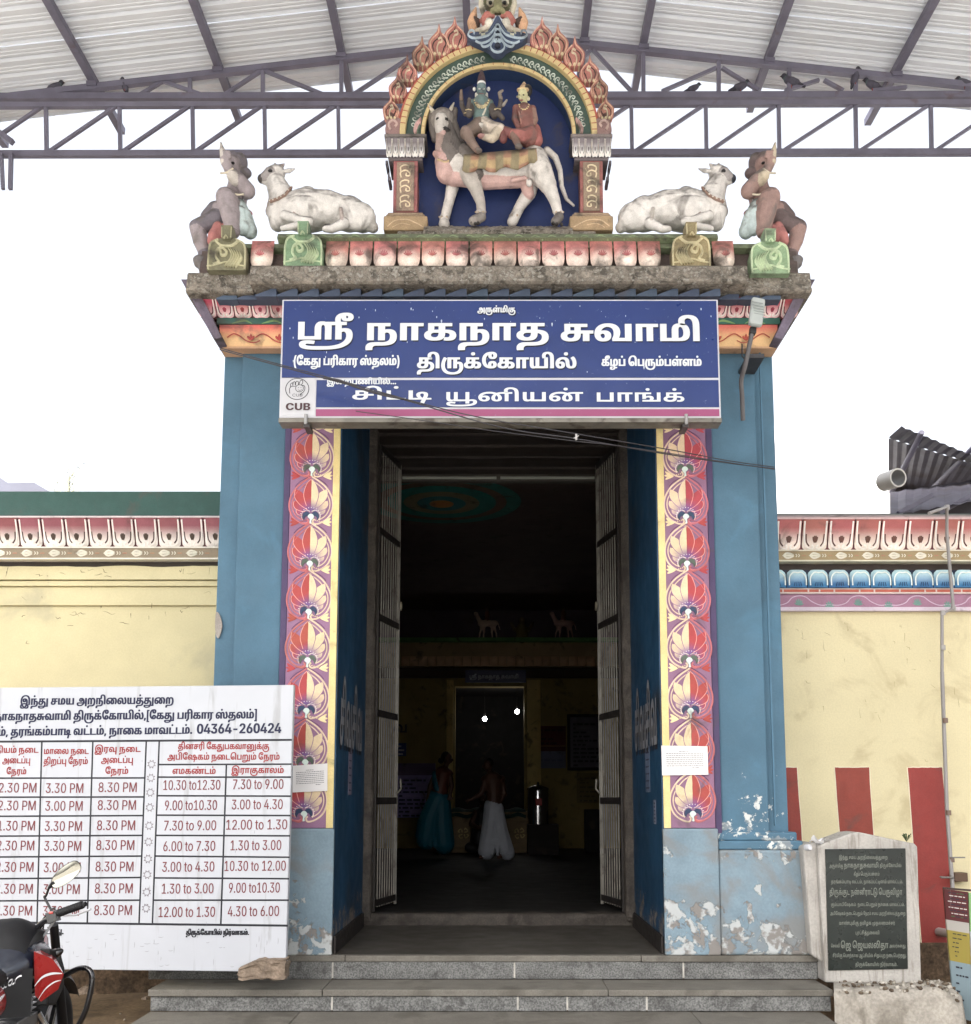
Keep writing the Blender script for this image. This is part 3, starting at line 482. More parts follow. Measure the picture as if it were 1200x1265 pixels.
43,0,65,13,37,27,0,20,1,10,-9,12,-17,6,-23,0,-21,-6,-14,-6,-2,22,13,4,31,7,10,148,0,0,112,236,0,0,-21,-58,0,0,-91,-58,0,0,91,-60,0,0,-91,0,2,2992,3021,138,2,12,124,-43,-38,18,68,
32,0,84,-64,0,0,-91,-58,0,0,112,238,0,0,-21,-58,0,0,-91,8,125,132,-17,10,1,14,19,10,29,0,19,-10,1,-14,-17,-10,0,1,2993,194,1,77,258,115,35,0,51,-16,25,-30,0,-21,1,-25,-23,-31,-22,
-9,-15,-6,-41,-8,-51,-3,-30,0,-42,0,-23,0,-19,-2,-11,-5,-7,-7,0,-6,1,-3,3,-4,0,-2,-58,-1,-1,4,1,8,0,5,1,9,15,13,12,5,9,2,21,4,29,2,22,0,52,0,35,0,53,4,35,13,17,24,1,35,-13,20,-25,
9,-14,0,-9,0,-15,-3,-6,-3,-7,-5,-3,-11,0,-9,0,-62,-58,0,0,61,1,11,-3,12,-6,4,-1,2,-11,3,-13,0,-11,-2,-9,-7,-1,-12,0,-11,0,-61,-60,0,0,66,1,10,7,15,13,10,19,9,31,5,14,0,23,0,29,-6,
23,-11,10,-10,-20,3,11,7,23,11,31,6,0,2,2993,3009,256,2,82,258,115,35,0,51,-16,25,-30,0,-21,1,-24,-19,-33,-16,-14,2,-3,-29,-20,-95,-18,-64,0,-8,0,-33,0,-55,7,-31,14,0,12,1,5,9,7,
15,5,21,2,22,0,362,0,0,-22,-136,0,-26,2,-196,0,-5,0,-7,-1,0,-2,1,-4,35,-5,32,0,6,0,53,0,67,9,22,13,0,7,11,8,13,19,9,23,0,12,1,17,-13,20,-25,9,-14,0,-9,0,-15,-3,-6,-3,-7,-5,-3,-11,
0,-9,0,-62,-58,0,0,61,1,11,-3,12,-6,4,-1,2,-11,3,-13,0,-11,-2,-9,-7,-1,-12,0,-11,0,-61,-60,0,0,66,1,10,7,15,13,10,19,9,31,5,16,0,21,0,29,-6,23,-11,10,-10,-20,3,11,7,23,11,31,6,4,
420,-34,0,146,60,0,0,-146,0,2,2993,3021,194,2,77,258,115,35,0,51,-16,25,-30,0,-21,1,-25,-23,-31,-22,-9,-15,-6,-41,-8,-51,-3,-30,0,-42,0,-23,0,-19,-2,-11,-5,-7,-7,0,-6,1,-3,3,-4,0,
-2,-58,-1,-1,4,1,8,0,5,1,9,15,13,12,5,9,2,21,4,29,2,22,0,52,0,35,0,53,4,35,13,17,24,1,35,-13,20,-25,9,-14,0,-9,0,-15,-3,-6,-3,-7,-5,-3,-11,0,-9,0,-62,-58,0,0,61,1,11,-3,12,-6,4,-1,
2,-11,3,-13,0,-11,-2,-9,-7,-1,-12,0,-11,0,-61,-60,0,0,66,1,10,7,15,13,10,19,9,31,5,14,0,23,0,29,-6,23,-11,10,-10,-20,3,11,7,23,11,31,6,8,181,132,-19,10,1,14,21,10,29,0,19,-10,1,
-14,-17,-10,0,1,2994,223,1,76,83,-2,-39,11,-23,22,1,33,23,25,43,17,53,9,59,0,43,-6,16,-7,11,-5,15,-12,11,-21,0,-16,3,-5,3,-10,9,-8,6,-3,5,-1,13,-2,6,0,15,0,19,6,11,13,0,12,1,10,-9,
19,-19,20,-14,8,50,15,27,-16,29,-35,0,-20,1,-16,-21,-24,-45,-13,-36,0,-19,0,-31,4,-25,11,-15,19,-2,14,-1,8,-1,13,-7,11,-11,9,-25,6,-18,0,-27,0,-37,-12,-21,-21,0,-14,1,-10,11,-12,
17,-6,12,0,9,0,15,4,7,7,0,4,1,8,-15,8,-14,0,-17,0,-25,-10,-10,-5,-10,19,17,7,37,9,26,0,33,0,41,-18,0,-16,1,-12,-19,-16,-35,-9,0,2,2994,3007,284,2,32,398,170,35,0,53,-10,18,-10,13,
-6,17,-15,7,-23,0,-15,0,-91,-58,0,0,84,1,15,-5,19,-7,12,-8,5,-9,7,-31,6,-43,0,-27,-8,-9,-12,1,-11,7,-9,15,-6,21,-3,14,-2,-2,-25,-29,1,-47,13,-29,23,1,27,29,21,55,13,77,83,-2,-39,
11,-23,22,1,33,23,25,43,17,53,9,59,0,43,-6,16,-7,11,-5,15,-12,11,-21,0,-16,3,-5,3,-10,9,-8,6,-3,5,-1,13,-2,6,0,15,0,19,6,11,13,0,12,1,9,-7,17,-13,16,-8,7,50,13,15,-9,17,-20,11,-21,
0,-11,1,-16,-21,-24,-45,-13,-36,0,-19,0,-31,4,-25,11,-15,19,-2,14,-1,8,-1,13,-7,11,-11,9,-25,6,-18,0,-27,0,-37,-12,-21,-21,0,-14,1,-10,11,-12,17,-6,12,0,9,0,15,4,7,7,0,4,1,8,-15,8,
-14,0,-17,0,-25,-10,-10,-5,-10,19,17,7,37,9,26,0,33,0,41,-18,0,-16,1,-12,-19,-16,-35,-9,0,2,2994,3021,223,2,76,83,-2,-39,11,-23,22,1,33,23,25,43,17,53,9,59,0,43,-6,16,-7,11,-5,15,
-12,11,-21,0,-16,3,-5,3,-10,9,-8,6,-3,5,-1,13,-2,6,0,15,0,19,6,11,13,0,12,1,10,-9,19,-19,20,-14,8,50,15,27,-16,29,-35,0,-20,1,-16,-21,-24,-45,-13,-36,0,-19,0,-31,4,-25,11,-15,19,
-2,14,-1,8,-1,13,-7,11,-11,9,-25,6,-18,0,-27,0,-37,-12,-21,-21,0,-14,1,-10,11,-12,17,-6,12,0,9,0,15,4,7,7,0,4,1,8,-15,8,-14,0,-17,0,-25,-10,-10,-5,-10,19,17,7,37,9,26,0,33,0,41,
-18,0,-16,1,-12,-19,-16,-35,-9,8,211,132,-19,10,1,14,21,10,29,0,19,-10,1,-14,-17,-10,0,1,2995,235,2,43,83,-2,-39,11,-23,22,1,33,23,25,39,17,51,9,28,0,21,0,35,-4,31,-8,18,-6,-24,
-24,-13,9,-39,11,-51,0,-35,-12,-21,-21,0,-14,1,-10,11,-12,17,-6,12,0,9,0,15,4,7,6,0,5,1,8,-15,8,-14,0,-17,0,-25,-10,-10,-5,-10,19,17,7,37,9,26,0,33,0,41,-18,0,-16,1,-12,-17,-16,
-37,-9,12,226,0,0,90,8,6,2,16,226,0,0,-21,-56,0,0,-91,-60,0,0,91,-60,0,0,-91,0,2,2995,3021,235,3,43,83,-2,-39,11,-23,22,1,33,23,25,39,17,51,9,28,0,21,0,35,-4,31,-8,18,-6,-24,-24,
-13,9,-39,11,-51,0,-35,-12,-21,-21,0,-14,1,-10,11,-12,17,-6,12,0,9,0,15,4,7,6,0,5,1,8,-15,8,-14,0,-17,0,-25,-10,-10,-5,-10,19,17,7,37,9,26,0,33,0,41,-18,0,-16,1,-12,-17,-16,-37,-9,
12,226,0,0,90,8,6,2,16,226,0,0,-21,-56,0,0,-91,-60,0,0,91,-60,0,0,-91,8,221,132,-17,10,1,14,19,10,29,0,21,-10,1,-14,-19,-10,0,1,2996,187,4,21,248,115,39,0,47,-16,23,-28,0,-17,1,
-15,-13,-21,-25,-11,-25,-5,-37,-2,-28,0,-190,0,0,112,58,0,0,-91,74,0,0,50,1,12,13,16,21,10,33,6,14,252,93,-3,0,-9,-1,-9,-5,-3,-9,0,-10,0,-47,16,0,21,0,25,7,13,14,1,23,-9,18,-17,10,
40,92,-9,9,0,17,0,8,-1,-4,-20,-3,1,-9,0,-6,0,-9,0,-15,-3,1,-7,13,-3,15,-2,10,0,10,0,19,0,27,5,19,8,6,6,5,2,13,4,21,2,16,0,36,-6,-15,-1,-15,-5,-4,-4,-7,-11,-31,-14,-43,-6,-32,0,-14,
0,-21,0,-35,5,-12,3,-7,3,-13,10,0,8,1,12,39,14,14,226,-37,-4,3,-15,1,-25,8,-13,14,0,11,56,0,1,-4,9,-7,13,-4,15,-1,14,0,42,0,0,-21,0,1,2997,228,1,54,83,-2,-39,11,-23,22,0,17,1,22,
39,29,65,16,79,0,51,-10,33,-16,15,-21,1,-21,-7,-18,-6,-8,84,0,0,91,60,0,0,-112,-204,0,-2,16,9,7,11,19,0,11,1,13,-17,18,-35,9,-53,0,-37,-13,-19,-21,0,-13,1,-10,11,-12,17,-6,12,0,9,
0,15,4,7,7,0,4,1,8,-15,8,-14,0,-17,0,-25,-10,-10,-5,-10,19,17,7,37,9,26,0,33,0,41,-18,0,-16,1,-12,-19,-16,-35,-9,0,2,2997,3009,228,2,54,83,-2,-39,11,-23,22,0,17,1,22,39,29,65,16,
79,0,51,-10,33,-16,15,-21,1,-21,-7,-18,-6,-8,84,0,0,91,60,0,0,-112,-204,0,-2,16,9,7,11,19,0,11,1,13,-17,18,-35,9,-53,0,-37,-13,-19,-21,0,-13,1,-10,11,-12,17,-6,12,0,9,0,15,4,7,7,0,
4,1,8,-15,8,-14,0,-17,0,-25,-10,-10,-5,-10,19,17,7,37,9,26,0,33,0,41,-18,0,-16,1,-12,-19,-16,-35,-9,4,364,-57,0,60,60,0,0,-60,0,1,2999,305,2,47,412,115,25,0,31,-7,17,-10,9,-11,1,
-11,-3,-14,-6,-12,-54,-107,-54,7,32,59,2,7,18,34,7,9,5,15,1,13,-9,7,-25,0,-13,-10,1,-14,13,-8,27,-4,18,0,26,0,21,0,35,6,16,5,50,0,0,-69,-258,0,0,21,208,0,0,11,1,3,1,9,0,3,-9,-4,
-43,-6,-30,0,-10,0,-29,0,-41,6,-27,11,-11,15,1,18,19,17,37,11,52,83,-2,-39,11,-23,22,0,17,1,22,39,29,65,16,79,0,51,-10,33,-16,15,-21,1,-21,-7,-18,-6,-8,84,0,-8,-21,-136,0,-2,16,9,
7,11,19,0,11,1,13,-17,18,-35,9,-53,0,-37,-13,-19,-21,0,-13,1,-10,11,-12,17,-6,12,0,9,0,15,4,7,7,0,4,1,8,-15,8,-14,0,-17,0,-25,-10,-10,-5,-10,19,17,7,37,9,26,0,33,0,41,-18,0,-16,1,
-12,-19,-16,-35,-9,0,2,3000,3021,284,2,97,83,-2,-39,11,-23,22,1,33,23,25,41,17,51,9,55,0,39,-6,31,-12,12,-9,-24,-2,9,9,25,13,33,7,18,0,25,0,29,-6,23,-12,11,-19,0,-15,0,-14,1,-9,9,
-14,10,-4,5,-1,11,-2,8,0,13,0,21,6,11,13,0,12,1,10,-11,19,-17,20,-14,8,48,15,29,-16,27,-35,0,-20,1,-16,-19,-24,-45,-13,-38,0,-17,0,-31,4,-21,9,-13,11,-7,17,0,12,0,9,1,11,-3,13,-4,
4,-3,2,-9,3,-15,0,-11,-2,-7,-7,-3,-12,0,-11,0,-61,-60,0,0,52,1,12,-5,14,-17,10,-25,5,-18,0,-27,0,-37,-12,-21,-21,0,-14,1,-10,11,-12,17,-6,12,0,9,0,15,4,7,7,0,4,1,8,-15,8,-14,0,-17,
0,-25,-10,-10,-5,-10,19,17,7,37,9,26,0,33,0,41,-18,0,-16,1,-12,-19,-16,-35,-9,8,271,132,-17,10,1,14,19,10,29,0,19,-10,1,-14,-17,-10,0,4,3000,3021,2992,3008,334,3,55,566,72,27,0,39,
-10,21,-20,0,-15,1,-18,-21,-26,-41,-19,-28,-7,-33,-9,-85,-9,-91,-3,-44,0,-48,0,-35,0,-61,1,-49,4,-37,7,-21,13,1,17,19,11,39,6,30,0,21,0,45,-2,16,-2,-8,-20,-7,1,-25,1,-23,1,-8,0,
-17,0,-15,-3,1,-5,15,-4,37,-3,65,-1,48,0,28,0,33,0,69,1,67,5,61,9,20,7,25,8,29,22,0,16,1,11,-19,14,-33,0,-19,-6,-12,-5,-2,21,13,5,31,6,36,32,0,0,112,58,0,0,-91,134,0,0,45,1,10,7,
15,13,10,19,9,29,5,31,0,25,-5,6,-4,0,6,232,0,0,-21,-58,0,0,-91,-58,0,0,91,-60,0,0,-91,-60,0,0,67,1,8,-3,12,-13,6,-12,0,-7,0,-11,-2,-2,-3,-5,-4,-1,-12,0,-11,0,-61,39,576,170,45,0,
39,-16,1,-24,-31,-14,-65,0,-29,14,0,12,1,6,15,14,12,5,34,-6,-7,-4,-11,-9,1,-9,7,-4,9,-2,19,0,11,5,0,4,1,6,-19,3,-14,0,-7,0,-13,-1,-8,-1,-17,-2,-21,-13,0,-10,1,-5,5,-8,4,-4,-46,-4,
-5,5,-3,11,1,15,13,15,29,13,47,8,0,1,3006,138,1,10,32,0,0,112,238,0,0,-21,-58,0,0,-91,-58,0,0,91,-64,0,0,-91,0,1,3007,61,1,31,-32,170,31,0,47,-9,14,-7,9,-5,17,-14,9,-23,0,-18,0,
-94,-58,0,0,86,1,16,-3,20,-9,15,-17,8,-19,4,-12,0,-15,0,-21,-6,-7,-10,1,-11,7,-13,8,-6,-60,0,-3,5,-5,13,0,6,1,12,17,16,31,10,37,5,0,1,3014,197,1,63,131,-2,-51,11,-37,21,-17,29,0,
18,1,22,29,34,53,24,71,13,40,0,31,0,51,-6,20,-8,19,-6,23,-17,11,-26,0,-20,0,-87,-60,0,0,78,1,9,-1,22,-11,19,-10,7,-13,7,-31,6,-22,0,-25,0,-45,-8,-37,-18,-21,-27,0,-19,1,-13,9,-19,
17,-15,21,-8,10,-2,12,0,9,0,13,-1,8,0,23,0,17,12,1,14,-13,10,-27,0,-15,-8,1,-16,11,-13,8,-4,-50,0,-3,4,-13,13,1,19,19,16,37,10,57,0,37,-10,19,-17,0,-10,1,-13,-25,-18,-43,-9,0,1,
3015,157,1,73,192,-2,-37,0,-63,11,-45,22,-25,32,1,42,29,32,49,22,69,11,40,0,33,0,47,-9,25,-17,0,-13,1,-10,-19,-17,-35,-9,-51,0,-33,9,-17,16,1,19,11,11,8,4,50,0,-7,-3,-9,-12,1,-16,
17,-8,27,0,13,9,0,7,1,5,-7,8,-19,6,-16,0,-1,0,-13,-1,-8,-1,-19,-1,-37,-9,-29,-16,-15,-23,1,-31,17,-24,31,-15,37,-9,20,-1,7,0,11,-1,6,0,15,0,21,5,11,9,1,13,-13,9,-25,0,-15,-8,1,-16,
11,-13,8,-4,-48,0,-9,5,-9,11,1,20,19,16,37,10,53,0,37,-10,19,-17,0,-10,1,-13,-23,-18,-47,-9,0,1,3016,257,1,97,83,-2,-39,11,-23,22,0,17,1,20,41,30,75,17,52,0,25,0,43,-3,35,-7,20,-6,
10,-4,29,-10,35,-29,0,-19,1,-12,-17,-18,-35,-9,-24,0,-29,0,-33,10,-17,19,0,10,1,12,15,20,25,18,16,8,8,2,21,9,51,9,24,0,45,0,53,-16,27,-27,0,-16,1,-12,-11,-22,-15,-18,-8,-6,-50,12,
13,8,15,22,0,15,1,12,-15,17,-29,9,-22,0,-15,0,-25,-4,-12,-6,-11,-4,-17,-13,-9,-17,1,-21,15,-10,21,0,11,6,5,10,0,5,1,13,-23,23,-24,6,-17,7,-43,5,-26,0,-33,0,-47,-10,-25,-17,-4,-10,
1,-2,-1,-5,0,-4,1,-9,9,-12,19,-6,12,0,9,0,15,4,7,7,0,4,1,8,-15,8,-14,0,-17,0,-25,-10,-10,-5,-10,19,17,7,37,9,26,0,33,0,41,-18,0,-16,1,-12,-17,-16,-35,-9,0,1,3018,376,3,63,131,-2,
-51,11,-37,21,-17,29,0,18,1,22,29,34,53,24,71,13,40,0,31,0,51,-6,20,-8,19,-6,23,-17,11,-26,0,-20,0,-87,-60,0,0,78,1,9,-1,22,-11,19,-10,7,-13,7,-31,6,-22,0,-25,0,-45,-8,-37,-18,-21,
-27,0,-19,1,-13,9,-19,17,-15,21,-8,10,-2,12,0,9,0,13,-1,8,0,23,0,17,12,1,14,-13,10,-27,0,-15,-8,1,-16,11,-13,8,-4,-50,0,-3,4,-13,13,1,19,19,16,37,10,57,0,37,-10,19,-17,0,-10,1,-13,
-25,-18,-43,-9,8,421,56,-17,10,1,14,19,9,29,0,19,-9,1,-14,-17,-10,10,506,0,0,112,238,0,0,-21,-56,0,0,-91,-60,0,0,91,-62,0,0,-91,0,1,3019,334,3,73,192,-2,-37,0,-63,11,-45,22,-25,32,
1,42,29,32,49,22,69,11,40,0,33,0,47,-9,25,-17,0,-13,1,-10,-19,-17,-35,-9,-51,0,-33,9,-17,16,1,19,11,11,8,4,50,0,-7,-3,-9,-12,1,-16,17,-8,27,0,13,9,0,7,1,5,-7,8,-19,6,-16,0,-1,0,
-13,-1,-8,-1,-19,-1,-37,-9,-29,-16,-15,-23,1,-31,17,-24,31,-15,37,-9,20,-1,7,0,11,-1,6,0,15,0,21,5,11,9,1,13,-13,9,-25,0,-15,-8,1,-16,11,-13,8,-4,-48,0,-9,5,-9,11,1,20,19,16,37,10,
53,0,37,-10,19,-17,0,-10,1,-13,-23,-18,-47,-9,8,339,56,-17,10,1,14,19,9,31,0,19,-9,1,-14,-17,-10,10,422,0,0,112,240,0,0,-21,-58,0,0,-91,-60,0,0,91,-62,0,0,-91,1,1,45,129,1,4,196,
72,0,-24,-134,0,0,24,1,1,48,129,2,12,93,-2,-49,18,-25,33,1,47,27,34,51,17,75,0,51,-17,27,-34,1,-47,-25,-33,-49,-18,12,147,24,23,10,13,22,1,33,-11,22,-21,11,-33,0,-21,-11,-11,-22,1,
-33,13,-22,23,-10,1,1,49,129,2,4,34,0,0,25,198,0,0,-25,8,172,146,0,-146,-62,0,0,118,-2,0,-66,-23,0,28,64,23,1,1,50,129,1,29,26,0,0,22,104,48,15,6,19,11,9,9,1,13,-9,9,-19,5,-25,0,
-19,-6,-11,-10,0,-6,-58,0,1,14,27,21,47,11,63,0,49,-11,27,-19,0,-13,1,-8,-13,-16,-31,-19,-32,-14,-40,-21,0,-1,120,0,0,-25,1,1,51,129,1,31,95,-2,-49,11,-27,19,0,13,62,0,1,-5,15,-8,
23,-4,27,0,23,5,13,9,1,13,-11,10,-23,6,-18,0,-32,0,0,21,64,31,0,1,-122,0,0,26,196,0,0,-23,-96,-46,0,7,33,2,51,-10,27,-20,1,-27,-27,-20,-51,-11,1,1,52,129,2,8,12,25,0,25,108,96,60,
0,-106,-94,0,-2,172,0,0,-25,6,152,0,0,33,2,11,0,47,56,0,0,-91,1,1,53,129,1,36,126,-2,-29,0,-47,11,-25,20,-2,12,62,0,1,-5,13,-9,21,-5,12,0,17,0,21,7,15,11,1,15,-13,12,-21,7,-27,0,
-21,-6,-8,-4,-54,5,12,77,180,0,0,-26,-128,0,-8,-36,2,0,9,5,33,7,39,0,35,-7,25,-12,15,-18,0,-10,1,-15,-27,-23,-47,-13,1,1,54,129,2,21,101,-2,-47,12,-27,22,0,15,1,12,19,23,18,14,68,
50,62,0,-90,-67,-18,0,5,3,19,7,27,4,14,0,29,0,41,-11,25,-20,1,-29,-27,-22,-47,-13,12,145,22,21,7,13,11,1,14,-11,11,-19,7,-27,0,-21,-7,-11,-11,1,-14,13,-11,23,-7,1,1,55,129,1,8,46,
0,120,119,0,1,-140,0,0,26,206,0,0,-26,-120,-120,1,1,56,129,3,28,97,-2,-49,11,-29,18,0,12,1,9,17,15,31,11,18,1,0,1,-23,2,-29,18,1,24,29,17,47,10,59,0,49,-10,27,-17,1,-24,-29,-18,
-22,-2,0,-1,17,-1,31,-11,17,-15,0,-9,1,-12,-27,-18,-51,-11,12,145,21,23,5,13,10,1,12,-13,9,-19,6,-27,0,-21,-5,-13,-10,1,-12,13,-10,23,-5,12,143,86,19,5,11,8,1,12,-9,8,-17,5,-25,0,
-17,-5,-9,-8,1,-12,11,-8,19,-5,1,1,57,129,2,21,159,147,49,-11,31,-22,0,-16,1,-11,-19,-23,-18,-14,-68,-50,-62,0,90,66,18,0,-3,-3,-17,-6,-23,-4,-16,0,-27,0,-39,10,-21,21,1,29,27,22,
49,12,12,117,123,-21,-6,-11,-11,1,-15,13,-11,23,-6,27,0,23,6,13,11,1,15,-11,11,-21,6,1,1,66,132,3,19,26,0,0,146,116,0,33,0,45,-10,21,-17,0,-11,1,-8,-11,-13,-23,-8,-16,-2,0,-2,17,0,
31,-9,19,-15,1,-22,-21,-19,-45,-10,-32,0,10,88,25,50,0,25,0,25,10,0,8,1,6,-11,10,-19,5,-16,0,-50,0,10,88,85,44,0,15,0,19,4,13,8,0,6,1,8,-21,9,-20,0,-46,0,1,1,67,148,1,36,154,-2,
-39,0,-59,18,-35,33,1,48,37,33,63,17,38,0,25,0,45,-7,35,-13,21,-19,4,-13,-64,0,-1,6,-9,9,-15,7,-19,3,-14,0,-21,0,-31,-11,-19,-21,1,-31,21,-21,33,-10,22,0,13,0,23,3,17,6,11,9,4,6,
62,0,-1,-10,-19,-18,-31,-15,-43,-9,1,1,85,146,1,20,111,-2,-53,13,-29,24,0,16,0,95,62,0,0,-92,1,-8,15,-13,27,-8,37,0,27,8,15,13,0,8,0,92,62,0,0,-95,1,-16,-29,-24,-53,-13,2,1,32,54,
0,2,1,46,54,1,8,45,-1,-15,7,1,11,17,8,23,0,15,-8,1,-11,-13,-7,2,1,48,130,2,12,99,-2,-45,18,-23,33,1,47,25,34,47,17,65,0,47,-17,25,-34,1,-47,-23,-33,-45,-18,12,151,14,31,14,17,26,1,
37,-15,26,-29,14,-41,0,-29,-14,-13,-26,1,-37,15,-26,31,-14,2,1,49,130,2,4,44,0,0,16,180,0,0,-16,8,158,146,0,-146,-36,0,0,128,-2,0,-70,-26,0,20,62,24,2,1,50,130,1,29,36,0,0,13,98,
53,17,9,23,13,11,12,1,14,-13,11,-23,6,-33,0,-23,-6,-11,-13,0,-8,-36,0,1,13,25,20,41,10,53,0,41,-10,25,-19,0,-11,1,-8,-11,-15,-27,-19,-26,-14,-64,-34,0,-1,134,0,0,-16,2,1,51,130,1,
32,124,-2,-25,0,-43,9,-27,18,-2,12,38,0,3,-8,17,-10,29,-5,35,0,29,6,19,12,1,17,-15,13,-31,8,-26,0,-24,0,0,15,74,43,0,1,-126,0,0,17,174,0,0,-14,-90,-53,0,3,31,2,49,-11,25,-20,1,-24,
-25,-20,-43,-11,2,1,52,130,2,8,24,30,0,15,116,101,36,0,-114,-99,0,-1,174,0,0,-16,4,160,0,0,91,36,0,0,-91,2,1,53,130,1,37,101,-2,-39,10,-23,18,-2,11,36,0,3,-7,17,-10,25,-6,14,0,19,
0,29,9,15,14,1,19,-15,14,-27,9,-18,0,-13,0,-27,-4,-8,-4,-34,2,16,73,154,0,0,-17,-122,0,-10,-42,2,0,9,3,29,5,14,0,21,0,35,-7,27,-13,15,-18,0,-11,1,-13,-25,-22,-43,-13,2,1,54,130,2,
21,103,-2,-41,12,-21,22,0,14,1,11,19,23,22,17,66,49,40,0,-96,-71,-4,0,5,4,15,6,21,4,12,0,27,0,41,-11,23,-20,1,-27,-23,-21,-41,-12,12,147,14,27,8,15,14,1,18,-13,14,-25,7,-33,0,-25,
-7,-13,-14,1,-18,15,-14,27,-8,2,1,55,130,1,8,56,0,128,128,0,1,-148,0,0,17,188,0,0,-18,-130,-128,2,1,56,130,3,26,101,-2,-45,10,-23,19,0,12,1,9,15,16,27,10,16,2,-19,3,-25,18,1,23,25,
17,41,10,53,0,41,-10,23,-17,1,-23,-23,-18,-22,-3,17,-2,27,-10,17,-16,0,-9,1,-12,-25,-19,-45,-10,12,149,14,29,7,17,11,1,16,-15,12,-27,7,-35,0,-29,-7,-15,-12,1,-16,17,-11,29,-7,12,
145,83,25,6,15,11,1,15,-11,10,-23,6,-31,0,-23,-6,-13,-10,1,-15,15,-11,25,-6,2,1,57,130,2,21,157,147,43,-12,25,-22,0,-14,1,-10,-17,-23,-24,-17,-66,-49,-40,0,98,71,4,0,-3,-4,-15,-7,
-19,-4,-12,0,-25,0,-39,11,-19,20,1,27,25,21,41,12,12,113,132,-23,-8,-15,-14,1,-18,17,-14,25,-8,35,0,27,8,15,14,1,17,-13,15,-25,8,2,1,66,131,3,19,36,0,0,146,102,0,31,0,41,-11,21,
-17,0,-11,1,-9,-13,-13,-21,-7,-12,-2,0,-1,15,0,27,-9,21,-16,1,-22,-21,-18,-41,-10,-34,0,10,72,16,68,0,35,0,31,13,0,10,1,7,-15,13,-25,7,-20,0,-70,0,9,72,82,64,0,17,0,27,6,15,11,1,
17,-25,13,-28,0,-66,0,2,1,67,146,1,36,152,-2,-35,0,-57,18,-33,34,1,46,35,33,59,18,36,0,25,0,39,-6,33,-12,21,-18,4,-11,-36,0,-3,7,-13,12,-21,7,-25,4,-16,0,-25,0,-41,-13,-23,-26,1,
-37,25,-26,43,-13,26,0,17,0,27,4,23,8,15,11,4,8,36,0,-3,-11,-19,-18,-31,-12,-37,-7,2,1,77,181,1,46,36,0,0,146,52,0,72,-92,3,-4,7,-9,9,-12,7,-11,2,-5,-8,0,5,5,7,11,9,11,7,10,2,4,72,
92,52,0,0,-146,-36,0,0,83,1,5,1,11,1,13,3,13,0,6,2,0,-3,-7,-7,-14,-9,-13,-7,-10,-2,-4,-66,-83,-32,0,-66,83,-1,4,-7,10,-7,13,-9,14,-4,7,2,0,3,-5,1,-13,1,-13,1,-12,0,-5,0,-83,2,1,80,
128,1,22,36,0,0,146,98,0,35,0,45,-13,23,-21,1,-26,-21,-21,-43,-12,-34,0,-70,0,0,16,70,0,23,0,29,8,15,14,1,17,-13,13,-27,8,-24,0,-60,0,0,-129,2,1,85,149,1,20,115,-2,-49,13,-27,24,0,
15,0,96,36,0,0,-95,1,-10,19,-17,37,-9,47,0,37,9,19,17,0,10,0,95,36,0,0,-96,1,-15,-27,-24,-49,-13,2,1,111,120,2,12,91,-2,-43,14,-25,25,1,34,27,25,45,15,61,0,45,-15,27,-25,1,-34,-25,
-25,-43,-14,12,143,13,29,12,15,18,1,22,-13,18,-27,12,-43,0,-27,-12,-13,-18,1,-22,15,-18,29,-12,2,1,116,65,2,4,116,109,0,-15,-112,0,0,15,16,36,135,36,0,0,-107,1,-7,13,-7,14,0,3,0,
13,1,4,0,6,-14,-3,-1,-13,-1,-8,0,-27,0,-31,15,0,13,)

# one record per letter: set, number of code points, code points, advance, number of outlines, then for each outline its
# number of points and their steps (dx*2 + 1 for a curve handle, dy), in 1/200 of the em
GLYPHS = {}
def read_letters():
    d = LETTER_DATA; i = 0
    while i < len(d):
        w_, n = d[i], d[i+1]; key = 'Thr'[w_]+''.join(chr(c) for c in d[i+2:i+2+n]); i += 2+n
        adv, nc = d[i], d[i+1]; i += 2; cs = []
        for _ in range(nc):
            n = d[i]; i += 1; x = y = 0; c = []
            for k in range(n):
                a, b = d[i], d[i+1]; i += 2; x += a >> 1; y += b; c.append((x*5.0, y*5.0, not (a & 1)))
            q = []
            for k in range(n):
                a, b = c[k], c[(k+1) % n]; q.append(a)
                if not a[2] and not b[2]: q.append(((a[0]+b[0])/2, (a[1]+b[1])/2, True))
            k = next(j for j in range(len(q)) if q[j][2]); q = q[k:]+q[:k]; r = []; k = 0; N = len(q)
            while k < N:
                a, b = q[k], q[(k+1) % N]; r.append(a[:2])
                if b[2]: k += 1; continue
                e = q[(k+2) % N]; ns = max(2, min(4, int(math.hypot(a[0]-e[0], a[1]-e[1])/45)+1))
                for t in range(1, ns):
                    t /= ns; r.append(((1-t)**2*a[0]+2*t*(1-t)*b[0]+t*t*e[0], (1-t)**2*a[1]+2*t*(1-t)*b[1]+t*t*e[1]))
                k += 2
            cs.append(r)
        GLYPHS[key] = (adv*5.0, cs)
read_letters()
_GC = {}
